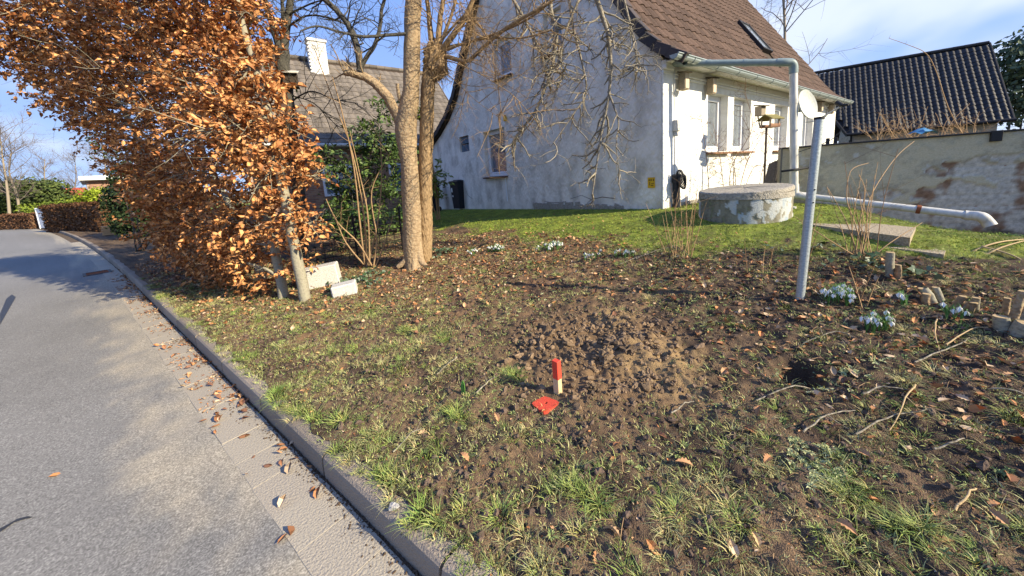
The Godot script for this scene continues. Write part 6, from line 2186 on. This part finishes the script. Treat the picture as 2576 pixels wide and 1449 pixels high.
	# twigs lying about
	var tw := [[[2300, 985], [2275, 1030], [2240, 1085], "long pale twig standing out at the right of the verge"], [[1690, 1048], [1725, 1020], [1745, 1010], "forked tan twig right of the dug patch"], [[1900, 1010], [2000, 980], [2060, 960], "thin twig across the weeds"], [[2020, 1100], [2080, 1060], [2150, 1040], "curved branch over the grey weeds"], [[2150, 1100], [2230, 1060], [2330, 1045], "slender twig right of the curved branch"], [[2400, 1290], [2440, 1250], [2455, 1235], "cut twig with pale end at the lower right"], [[2350, 1140], [2400, 1125], [2425, 1110], "hooked twig near the right edge"], [[1600, 655], [1660, 632], [1700, 628], "weathered fallen branch before the dead stalks"], [[1560, 668], [1610, 652], [1650, 640], "thin fallen stick left of the weathered branch"], [[1690, 625], [1720, 640], [1735, 655], "short broken stick under the dead stalks"], [[2020, 870], [2100, 850], [2150, 862], "twig under the snowdrops"], [[2380, 870], [2440, 840], [2500, 835], "pale twig pointing at the cut stems"], [[2300, 920], [2400, 880], [2440, 850], "long stick across the right bed"], [[1150, 905], [1130, 930], [1100, 950], "thin stick left of the sprout"], [[1200, 1000], [1230, 970], [1245, 955], "short stick beside the sprout"], [[990, 1140], [1030, 1100], [1060, 1080], "thin straw near the kerb stone"], [[2360, 800], [2350, 850], [2370, 900], "bent stem in front of the cut stumps"], [[830, 770], [880, 740], [930, 700], "twig arching in front of the small block"], [[2480, 990], [2540, 1000], [2576, 1010], "twig running off the right edge"], [[2170, 1010], [2220, 990], [2290, 1000], "fine twig in the right bed"]]
	for s in tw:
		var pts := PackedVector3Array()
		for j in 3:
			var p := on_ground(s[j][0], s[j][1])
			pts.append(p + Vector3(0, 0.012 + (0.02 if j == 1 else 0.0), 0))
		var mb := MB.new()
		var c := curve(pts, 4)
		var o := pts[0]
		for j in c.size(): c[j] += rv() * 0.004 - o
		mb.tube(c, 0.005, 0.0022, 6, true)
		twigs_on(mb, c, 2, 0.08, 0.0025, 0, 0.2, 0.0, 0.3)
		solo("fallen_twig", mb, M.wood_cut if s[3].contains("pale") or s[3].contains("cut") else M.twig_pale, s[3], "twig", o, "twigs fallen on the bed")
	var fine := MB.new()
	for k in 4000:
		var q := Vector2(rng.randf_range(-2.6, 5.0), 0.25 + rng.randf() * 4.0)
		var p := xz(q.x, q.y)
		if dug_at(p.x, p.y) > 0.2 or rng.randf() > 0.35 + 0.5 * smoothstep(0.5, 2.0, p.x): continue
		var a := rng.randf() * TAU
		var d := Vector3(cos(a), rng.randf_range(-0.05, 0.15), sin(a)) * rng.randf_range(0.02, 0.11)
		var p0 := Vector3(p.x, gy(p.x, p.y) + 0.006, p.y)
		fine.tube(PackedVector3Array([p0, p0 + d * 0.5 + Vector3(0, 0.008, 0), p0 + d]), 0.002, 0.0012, 3)
	var ft := part(self, "straw_bits", fine, M.twig_tan)
	tag(ft, "bits of straw and fine twigs scattered over the soil", "straw", "", "stuff")
	# white stone on the kerb edge
	var st := MB.new()
	st.colored = true
	st.col = Color(0.5, 0.48, 0.45)
	var pt := func(i: int, j: int) -> Vector3:
		var th := PI * i / 8.0
		var ph := TAU * (j % 12) / 12.0
		var n := Vector3(sin(th) * cos(ph), cos(th), sin(th) * sin(ph))
		return n * Vector3(0.024, 0.014, 0.018) * (1.0 + 0.5 * n2.get_noise_3dv(n * 0.2))
	for i in 8:
		for j in 12: st.quad_out(pt.call(i, j), pt.call(i + 1, j), pt.call(i + 1, j + 1), pt.call(i, j + 1), Vector3.ZERO)
	var sp := at(988, 1278, 1.46)
	sp = on_ground(990, 1279)
	solo("pebble", st, M.stone, "small white pebble resting on the edge of the kerb", "pebble", sp + Vector3(0, 0.008, 0))

func snowdrops(px: float, py: float, n: int, spread: float, label: String) -> void:
	var foot := on_ground(px, py)
	var t := thing("snowdrop_clump", label, "snowdrops", foot, 0.0, "snowdrop clumps in the bed")
	var lv := MB.new()
	lv.colored = true
	var fl := MB.new()
	fl.colored = true
	var stems := MB.new()
	for k in n:
		var a := rng.randf() * TAU
		var p := Vector3(cos(a), 0, sin(a) * 0.7) * sqrt(rng.randf()) * spread
		p.y = gy(foot.x + p.x, foot.z + p.z) - foot.y
		for j in 2:
			lv.col = Color(0.06, 0.15, 0.035).lerp(Color(0.12, 0.24, 0.06), rng.randf())
			var b := rng.randf() * TAU
			var out := Vector3(cos(b), 0, sin(b))
			var s := Vector3(-sin(b), 0, cos(b)) * 0.0045
			var m := p + out * 0.015 + Vector3(0, 0.06, 0)
			var e := p + out * rng.randf_range(0.03, 0.06) + Vector3(0, 0.095, 0)
			lv.quad_out(p - s, p + s, m + s, m - s, p - out); lv.quad_out(m - s, m + s, e + s * 0.4, e - s * 0.4, p - out)
		var h := rng.randf_range(0.09, 0.135)
		var side := Vector3(rng.randf_range(-1, 1), 0, rng.randf_range(-1, 1)).normalized()
		var top := p + Vector3(0, h, 0) + side * 0.012
		stems.tube(PackedVector3Array([p, p + Vector3(0, h * 0.7, 0), top, top + side * 0.014 - Vector3(0, 0.012, 0)]), 0.0016, 0.001, 4)
		var c := top + side * 0.014 - Vector3(0, 0.012, 0)
		fl.col = Color(0.2, 0.35, 0.1)
		fl.lathe(c - Vector3(0, 0.008, 0), [Vector2(0.0, 0.0), Vector2(0.004, 0.002), Vector2(0.0035, 0.008), Vector2(0.0, 0.009)], 6)
		fl.col = Color(0.80, 0.81, 0.78)
		for j in 3:
			var b := TAU * j / 3.0 + rng.randf()
			var out := Vector3(cos(b), 0, sin(b))
			var s := Vector3(-sin(b), 0, cos(b)) * 0.0095
			var c0 := c - Vector3(0, 0.008, 0)
			var m := c0 + out * 0.015 - Vector3(0, 0.018, 0)
			fl.quad_out(c0, m - s, c0 + out * 0.014 - Vector3(0, 0.038, 0), m + s, c0 - Vector3(0, 0.015, 0))
	part(t, "leaves", lv, M.grass).set_meta("kind", "stuff")
	part(t, "stems", stems, mat("snow_stem", lin(0.1, 0.2, 0.05), 0.6) if not M.has("snow_stem") else M.snow_stem).set_meta("kind", "stuff")
	part(t, "flowers", fl, M.petal).set_meta("kind", "stuff")

func make_bed() -> void:
	snowdrops(2112, 755, 36, 0.11, "dense clump of white snowdrops just right of the post foot")
	snowdrops(2200, 830, 18, 0.08, "smaller snowdrop clump below the dense one")
	snowdrops(2268, 775, 6, 0.05, "few snowdrops left of the cut stumps")
	snowdrops(2385, 815, 5, 0.1, "thin row of snowdrops before the cut stumps")
	snowdrops(1250, 634, 26, 0.14, "snowdrops on the lawn edge right of the twin trunk")
	snowdrops(1385, 630, 30, 0.2, "wide patch of snowdrops in the middle of the lawn edge")
	snowdrops(1192, 645, 8, 0.08, "small snowdrop tuft nearest the twin trunk")
	snowdrops(1570, 648, 16, 0.12, "snowdrops left of the fallen branch")
	snowdrops(1490, 655, 7, 0.1, "loose snowdrops between the patches on the lawn edge")
	# sprouting bulb
	var p := on_ground(1167, 992)
	var sp := thing("bulb_sprout", "single green bulb sprout left of the survey stake", "sprout", p)
	for k in 3:
		var mb := MB.new()
		var a := TAU * k / 3.0
		var out := Vector3(cos(a), 0, sin(a))
		var s := Vector3(-sin(a), 0, cos(a))
		var rows := [[0.0, 0.010, 0.006], [0.04, 0.013, 0.010], [0.075, 0.009, 0.009], [0.10, 0.0, 0.004]]
		for i in 3:
			var A: Vector3 = out * rows[i][2] + Vector3(0, rows[i][0], 0)
			var B: Vector3 = out * rows[i + 1][2] + Vector3(0, rows[i + 1][0], 0)
			mb.quad_out(A - s * rows[i][1], A + s * rows[i][1], B + s * rows[i + 1][1], B - s * rows[i + 1][1], Vector3(0, 0.03, 0))
		part(sp, "leaf", mb, mat("sprout_green", lin(0.10, 0.26, 0.05), 0.5) if not M.has("sprout_green") else M.sprout_green)
	# cut stumps of a shrub
	var groups := [[[2350, 760, 0.028, 0.10], [2330, 765, 0.022, 0.085], [2372, 758, 0.02, 0.11], "pair of reddish cut stems left of the sawn stump"], [[2420, 775, 0.018, 0.12], [2436, 778, 0.021, 0.13], [2452, 778, 0.02, 0.12], [2400, 772, 0.02, 0.09], "row of sawn shrub stems in the right bed"], [[2520, 840, 0.035, 0.13], [2545, 812, 0.02, 0.17], [2560, 850, 0.045, 0.12], [2530, 790, 0.016, 0.16], [2576, 835, 0.03, 0.16], "cluster of pale sawn stumps at the right edge"], [[2240, 700, 0.028, 0.2], [2258, 705, 0.02, 0.12], "ivy-covered cut stem beside the dry canes"]]
	for g in groups:
		var lab: String = g[g.size() - 1]
		var f := on_ground(g[0][0], g[0][1])
		var t := thing("cut_stump", lab, "stump", f, 0.0, "cut stems in the right bed")
		for k in g.size() - 1:
			var q := on_ground(g[k][0], g[k][1]) - f
			var top: Vector3 = q + Vector3(rng.randf_range(-0.045, 0.045), g[k][3] * rng.randf_range(0.6, 1.15), rng.randf_range(-0.045, 0.045))
			var mb := MB.new()
			mb.tube(PackedVector3Array([q - Vector3(0, 0.03, 0), q.lerp(top, 0.5) + rv() * 0.004, top]), g[k][2] * 1.1, g[k][2], 12)
			var st := part(t, "stem", mb, M.bark_grey if k % 2 else M.bark_beech)
			var cut := MB.new()
			cut.tube(PackedVector3Array([top - Vector3(0, 0.004, 0), top + Vector3(0.0, 0.002, 0)]), g[k][2] * 0.98, g[k][2] * 0.96, 12, true)
			part(st, "sawn_face", cut, M.wood_cut)
	# ivy on the ground and over the blocks
	var ivy_leaf := MB.new()
	ivy_leaf.colored = true
	var rim := [Vector2(0, 0), Vector2(0.12, 0.42), Vector2(0.45, 0.5), Vector2(0.5, 0.25), Vector2(1.0, 0.0), Vector2(0.5, -0.25), Vector2(0.45, -0.5), Vector2(0.12, -0.42)]
	for k in 8:
		var a: Vector2 = rim[k]; var b: Vector2 = rim[(k + 1) % 8]
		ivy_leaf.tri_out(Vector3(0.35, 0.04, 0), Vector3(a.x, absf(a.y) * 0.1, a.y), Vector3(b.x, absf(b.y) * 0.1, b.y), Vector3(0.3, -9, 0))
	var im := ivy_leaf.mesh()
	for s in [[[880, 700], [930, 725], 0.35, 130, "ivy trailing around the concrete blocks"], [[2170, 690], [2230, 690], 0.28, 60, "ivy leaves around the cut stem in the right bed"], [[1095, 640], [1105, 650], 0.25, 60, "ivy creeping at the foot of the twin trunk"], [[2000, 640], [2060, 650], 0.3, 30, "few ivy leaves behind the steel post"]]:
		var c := on_ground((s[0][0] + s[1][0]) / 2.0, (s[0][1] + s[1][1]) / 2.0)
		var t := thing("ivy_patch", s[4], "ivy", c, 0.0, "ivy patches")
		var xs := []
		var cs := []
		var vine := MB.new()
		for k in s[3] / 8:
			var a := rng.randf() * TAU
			var q := Vector3.ZERO
			var pts := PackedVector3Array()
			for j in 9:
				a += rng.randf_range(-0.5, 0.5)
				q += Vector3(cos(a), 0, sin(a)) * s[2] / 7.0
				var w := Vector3(q.x, gy(c.x + q.x, c.z + q.z) - c.y + 0.03 + 0.04 * rng.randf(), q.z)
				pts.append(w)
				xs.append(turned(w + Vector3(0, 0.01, 0), Vector3.UP + rv() * 0.9 + Vector3(0.2, 0, 0.3), rng.randf() * TAU, Vector3.ONE * rng.randf_range(0.04, 0.07)))
				cs.append(Color(0.03, 0.065, 0.022).lerp(Color(0.16, 0.2, 0.13), pow(rng.randf(), 2.0)))
			vine.tube(pts, 0.003, 0.002, 4)
		part(t, "vine", vine, M.twig_brown)
		copies(t, "foliage", im, M.green_leaf, xs, cs)
	# the animal hole
	var h := on_ground(1995, 925)
	pass

# ---------------------------------------------------------------- far end of the lane
func hedge(label: String, a: Vector3, b: Vector3, high: float, deep: float, c0: Color, c1: Color, n: int) -> void:
	var t := thing("clipped_hedge", label, "hedge", a, atan2(-(b.z - a.z), b.x - a.x), "clipped hedges at the end of the lane")
	var L := a.distance_to(b)
	var core := MB.new()
	core.bx(Vector3(L / 2, high * 0.46, 0), Vector3(L * 0.98, high * 0.92, deep * 0.8), 0.05)
	part(t, "core", core, M.twig_brown)
	var m := leaf_mesh(0.3, 0.1, 0.1)
	var xs := []
	var cs := []
	for k in n:
		var p := Vector3(rng.randf() * L, 0, 0)
		var n_ := Vector3.UP
		if rng.randf() < 0.4:
			p.y = high * 0.95; p.z = rng.randf_range(-0.5, 0.5) * deep
		else:
			n_ = Vector3(0, 0, 1) if rng.randf() < 0.8 else Vector3(1, 0, 0)
			p.y = rng.randf() * high; p.z = deep * 0.42
			if n_.x > 0: p = Vector3(L if rng.randf() < 0.5 else 0.0, rng.randf() * high, rng.randf_range(-0.4, 0.4) * deep)
		p += rv() * 0.07
		xs.append(turned(p, n_ + rv() * 0.9, rng.randf() * TAU, Vector3.ONE * rng.randf_range(0.09, 0.17)))
		cs.append(c0.lerp(c1, rng.randf()))
	copies(t, "foliage", m, M.hedge_leaf, xs, cs)

func bank(called: String, label: String, blobs: Array, c0: Color, c1: Color, size: float, n: float) -> void:
	var f := at(blobs[0][0], blobs[0][1], blobs[0][2])
	f.y = 0.0
	var t := thing(called, label, "bush", f)
	var core := MB.new()
	var xs := []
	var cs := []
	var m := leaf_mesh(0.3, 0.1, 0.1)
	for b in blobs:
		var c := at(b[0], b[1], b[2]) - f
		core.tube(PackedVector3Array([Vector3(c.x, 0, c.z), c]), 0.08, 0.03, 5)
		for k in int(n * b[3] * b[3]):
			var o := rv().normalized()
			var p := c + o * Vector3(b[3] * 1.25, b[3], b[3]) * rng.randf_range(0.55, 1.05)
			if p.y < 0.02: continue
			xs.append(turned(p, o + rv() * 0.8, rng.randf() * TAU, Vector3.ONE * size * rng.randf_range(0.6, 1.3)))
			cs.append(c0.lerp(c1, rng.randf()))
	part(t, "stem", core, M.bark_dark)
	copies(t, "foliage", m, M.hedge_leaf, xs, cs)

func make_far() -> void:
	var g := func(px: float, py: float, h: float) -> Vector3:
		var r := look(px, py)
		return EYE + r * ((h - EYE.y) / r.y)
	hedge("brown clipped hedge beside the lane in front of the flat-roofed house", at(142, 579, 24.6) * Vector3(1, 0, 1), at(292, 583, 19.2) * Vector3(1, 0, 1), 1.75, 1.0, Color(0.16, 0.075, 0.035), Color(0.07, 0.04, 0.02), 7000)
	hedge("far brown hedge across the end of the lane", at(8, 573, 32.0) * Vector3(1, 0, 1), at(104, 573, 29.2) * Vector3(1, 0, 1), 1.25, 1.0, Color(0.20, 0.10, 0.055), Color(0.10, 0.055, 0.03), 4000)
	# white gate panel
	var a := at(103, 574, 28.6) * Vector3(1, 0, 1)
	var b := at(148, 577, 27.0) * Vector3(1, 0, 1)
	var gt := thing("white_gate", "plain white panel gate between the two brown hedges", "gate", a, atan2(-(b.z - a.z), b.x - a.x))
	var L := a.distance_to(b)
	var pn := MB.new()
	pn.bx(Vector3(L / 2, 0.8, 0), Vector3(L - 0.1, 1.5, 0.04), 0.01)
	part(gt, "panel", pn, M.white_paint)
	for s in [0.0, 1.0]:
		var ps := MB.new()
		ps.bx(Vector3(s * L, 0.82, 0.01), Vector3(0.12, 1.64, 0.1), 0.01)
		part(gt, "post", ps, M.pvc)
	var rl := MB.new()
	rl.bx(Vector3(L / 2, 1.58, 0.005), Vector3(L - 0.13, 0.07, 0.09), 0.01)
	part(gt, "top_rail", rl, M.pvc)
	# flat-roofed brick house
	var c := at(231, 520, 27.0) * Vector3(1, 0, 1)
	var h := thing("flat_roof_house", "low red-brick house with flat roof and white fascia beyond the hedge", "house", c, 0.85)
	var wl := MB.new()
	wl.bx(Vector3(2.3, 1.7, -4.0), Vector3(4.6, 3.4, 8.0))
	part(h, "wall", wl, M.mortar)
	var bw := Node3D.new()
	bw.name = "brick_wall"
	h.add_child(bw, true)
	brick_face(bw, [M.brick_0, M.brick_2, M.brick_2], Transform3D(Basis(), Vector3(0, 0, 0.005)), 0.0, 2.6, 0.8, 3.4)
	brick_face(bw, [M.brick_0, M.brick_2, M.brick_2], Transform3D(Basis(Vector3.UP, -PI / 2), Vector3(-0.005, 0, 0)), -8.0, 0.0, 0.8, 3.4)
	var fs := MB.new()
	fs.bx(Vector3(2.3, 3.55, -3.9), Vector3(5.2, 0.3, 8.9), 0.02)
	part(h, "fascia", fs, M.white_paint)
	var win := MB.new()
	win.bx(Vector3(3.8, 2.0, 0.02), Vector3(1.2, 1.6, 0.06), 0.01)
	var wf := part(h, "window", win, M.pvc)
	var gl := MB.new()
	gl.bx(Vector3(3.8, 2.0, 0.045), Vector3(1.0, 1.4, 0.03))
	part(wf, "pane", gl, M.glass_block)
	var cl := MB.new()
	cl.bx(Vector3(2.85, 1.7, 0.04), Vector3(0.45, 3.3, 0.12), 0.01)
	part(h, "pale_pillar", cl, M.concrete_pale)
	# red-roofed house further off
	var rc := at(172, 520, 64.0) * Vector3(1, 0, 1)
	var rh := thing("red_roof_house", "small distant white house with red roof", "house", rc, 0.5)
	var rw := MB.new()
	rw.bx(Vector3(0, 1.4, 0), Vector3(5, 2.8, 4))
	rw.prism(PackedVector2Array([Vector2(-2.0, 2.8), Vector2(2.0, 2.8), Vector2(0, 4.6)]), -2.5, 2.5, Transform3D(Basis(Vector3(0, 0, 1), Vector3.UP, Vector3(-1, 0, 0)), Vector3.ZERO))
	part(rh, "wall", rw, M.white_paint)
	var rr := MB.new()
	for s in [-1.0, 1.0]:
		rr.box(Transform3D(Basis(Vector3.RIGHT, s * 0.735), Vector3(0, 3.72, s * 1.1)), Vector3(5.3, 0.12, 3.1), 0.01)
	part(rh, "roof", rr, M.roof_red)
	# shrubs
	bank("evergreen_bank", "dark evergreen bank behind the far hedge", [[50, 490, 50.0, 2.4], [120, 490, 50.0, 2.2], [30, 520, 50.0, 2.2], [70, 515, 50.0, 2.2], [110, 512, 52.0, 2.4], [150, 520, 50.0, 2.0], [0, 500, 52.0, 2.6], [90, 495, 54.0, 2.4], [-30, 520, 50.0, 2.4]], Color(0.035, 0.06, 0.018), Color(0.10, 0.13, 0.035), 0.4, 420.0)
	bank("light_green_bank", "sunlit lighter green shrubs above the white gate", [[120, 530, 40.0, 1.0], [150, 527, 38.0, 1.0], [180, 525, 36.0, 1.1], [205, 520, 34.0, 0.9], [80, 535, 42.0, 1.1]], Color(0.10, 0.15, 0.02), Color(0.19, 0.24, 0.03), 0.26, 700.0)
	bank("yellow_bush", "bright yellow-green bush in front of the flat-roofed house", [[240, 500, 22.0, 0.75], [258, 498, 22.0, 0.7], [228, 510, 22.0, 0.6], [262, 515, 21.5, 0.6]], Color(0.17, 0.24, 0.015), Color(0.30, 0.36, 0.03), 0.15, 1500.0)
	bank("ornamental_grass", "dry tan ornamental grass beside the yellow-green bush", [[290, 510, 20.5, 0.55], [297, 495, 20.5, 0.45], [300, 530, 20.0, 0.5]], Color(0.42, 0.32, 0.17), Color(0.28, 0.2, 0.1), 0.2, 1800.0)
	bank("dark_bush", "dark evergreen bush at the end of the beech hedge", [[335, 520, 15.0, 0.8], [345, 560, 14.5, 0.7], [325, 555, 15.0, 0.6], [350, 490, 15.0, 0.7], [318, 500, 16.0, 0.7], [318, 470, 16.0, 0.6], [330, 440, 15.0, 0.6]], Color(0.012, 0.028, 0.012), Color(0.04, 0.065, 0.02), 0.14, 1800.0)
	# crate and red bollard on the verge
	var cr := g.call(284, 588, 0.2) as Vector3
	cr.y = base_h(cr.x, cr.z)
	var bx := thing("wooden_crate", "small wooden crate on the verge below the brown hedge", "crate", cr, 0.7)
	for k in 4:
		var sl := MB.new()
		sl.bx(Vector3(0, 0.06 + k * 0.1, 0.16), Vector3(0.62, 0.085, 0.02), 0.004)
		sl.bx(Vector3(0, 0.06 + k * 0.1, -0.16), Vector3(0.62, 0.085, 0.02), 0.004)
		sl.bx(Vector3(-0.3, 0.06 + k * 0.1, 0), Vector3(0.02, 0.085, 0.3), 0.004)
		part(bx, "slat", sl, M.box_wood)
	var tp := MB.new()
	tp.bx(Vector3(0, 0.42, 0), Vector3(0.64, 0.02, 0.36), 0.004)
	part(bx, "lid", tp, M.box_wood)
	var rb := g.call(264, 588, 0.2) as Vector3
	rb.y = base_h(rb.x, rb.z)
	var bo := thing("red_marker", "short red and white marker post beside the wooden crate", "marker post", rb)
	var r1 := MB.new()
	r1.lathe(Vector3.ZERO, [Vector2(0.07, 0.12), Vector2(0.07, 0.36), Vector2(0.05, 0.4), Vector2(0.0, 0.4)], 12)
	part(bo, "red_cap", r1, M.red_plastic)
	var r2 := MB.new()
	r2.lathe(Vector3.ZERO, [Vector2(0.068, -0.1), Vector2(0.068, 0.12), Vector2(0.0, 0.121)], 12)
	part(bo, "white_foot", r2, M.white_paint)
	# conifer at the right edge
	bank("pine_tree", "blue-green pine beyond the right end of the black roof", [[2560, 160, 24.0, 1.6], [2600, 220, 24.0, 1.8], [2550, 240, 24.5, 1.2], [2620, 130, 24.0, 1.8], [2575, 270, 24.0, 1.4]], Color(0.05, 0.085, 0.05), Color(0.12, 0.15, 0.09), 0.32, 260.0)


func _ready() -> void:
	rng.seed = 4711
	n1.seed = 3; n1.frequency = 1.1; n1.fractal_octaves = 3
	n2.seed = 8; n2.frequency = 5.5; n2.fractal_octaves = 3
	n3.seed = 15; n3.frequency = 17.0; n3.fractal_octaves = 2
	set_stage()
	make_materials()
	LUMPS = [[0.62, -2.42, 0.30, 0.05], [0.75, -2.45, 0.16, 0.045], [0.95, -2.25, 0.20, 0.03], [0.42, -2.85, 0.14, 0.03], [0.2, -2.75, 0.12, 0.025], [0.85, -2.95, 0.2, 0.03], [0.52, -2.25, 0.11, -0.045], [0.62, -2.7, 0.10, -0.03], [1.70, -2.02, 0.10, -0.2], [1.60, -2.13, 0.09, 0.03], [0.15, -2.02, 0.14, -0.012]]
	BEECH = [leaf_mesh(0.28, 0.16, -0.25), leaf_mesh(0.25, -0.12, 0.3), leaf_mesh(0.31, 0.26, -0.45)]
	BROAD = [leaf_mesh(0.19, 0.05, -0.2), leaf_mesh(0.22, -0.04, -0.1)]
	make_ground()
	make_house()
	make_neighbours()
	make_garden_wall()
	make_well()
	make_pipes()
	make_trees()
	make_beeches()
	make_shrubs()
	make_far()
	make_post()
	make_dish()
	make_feeder()
	make_small_things()
	make_stake()
	make_bed()
	make_litter()
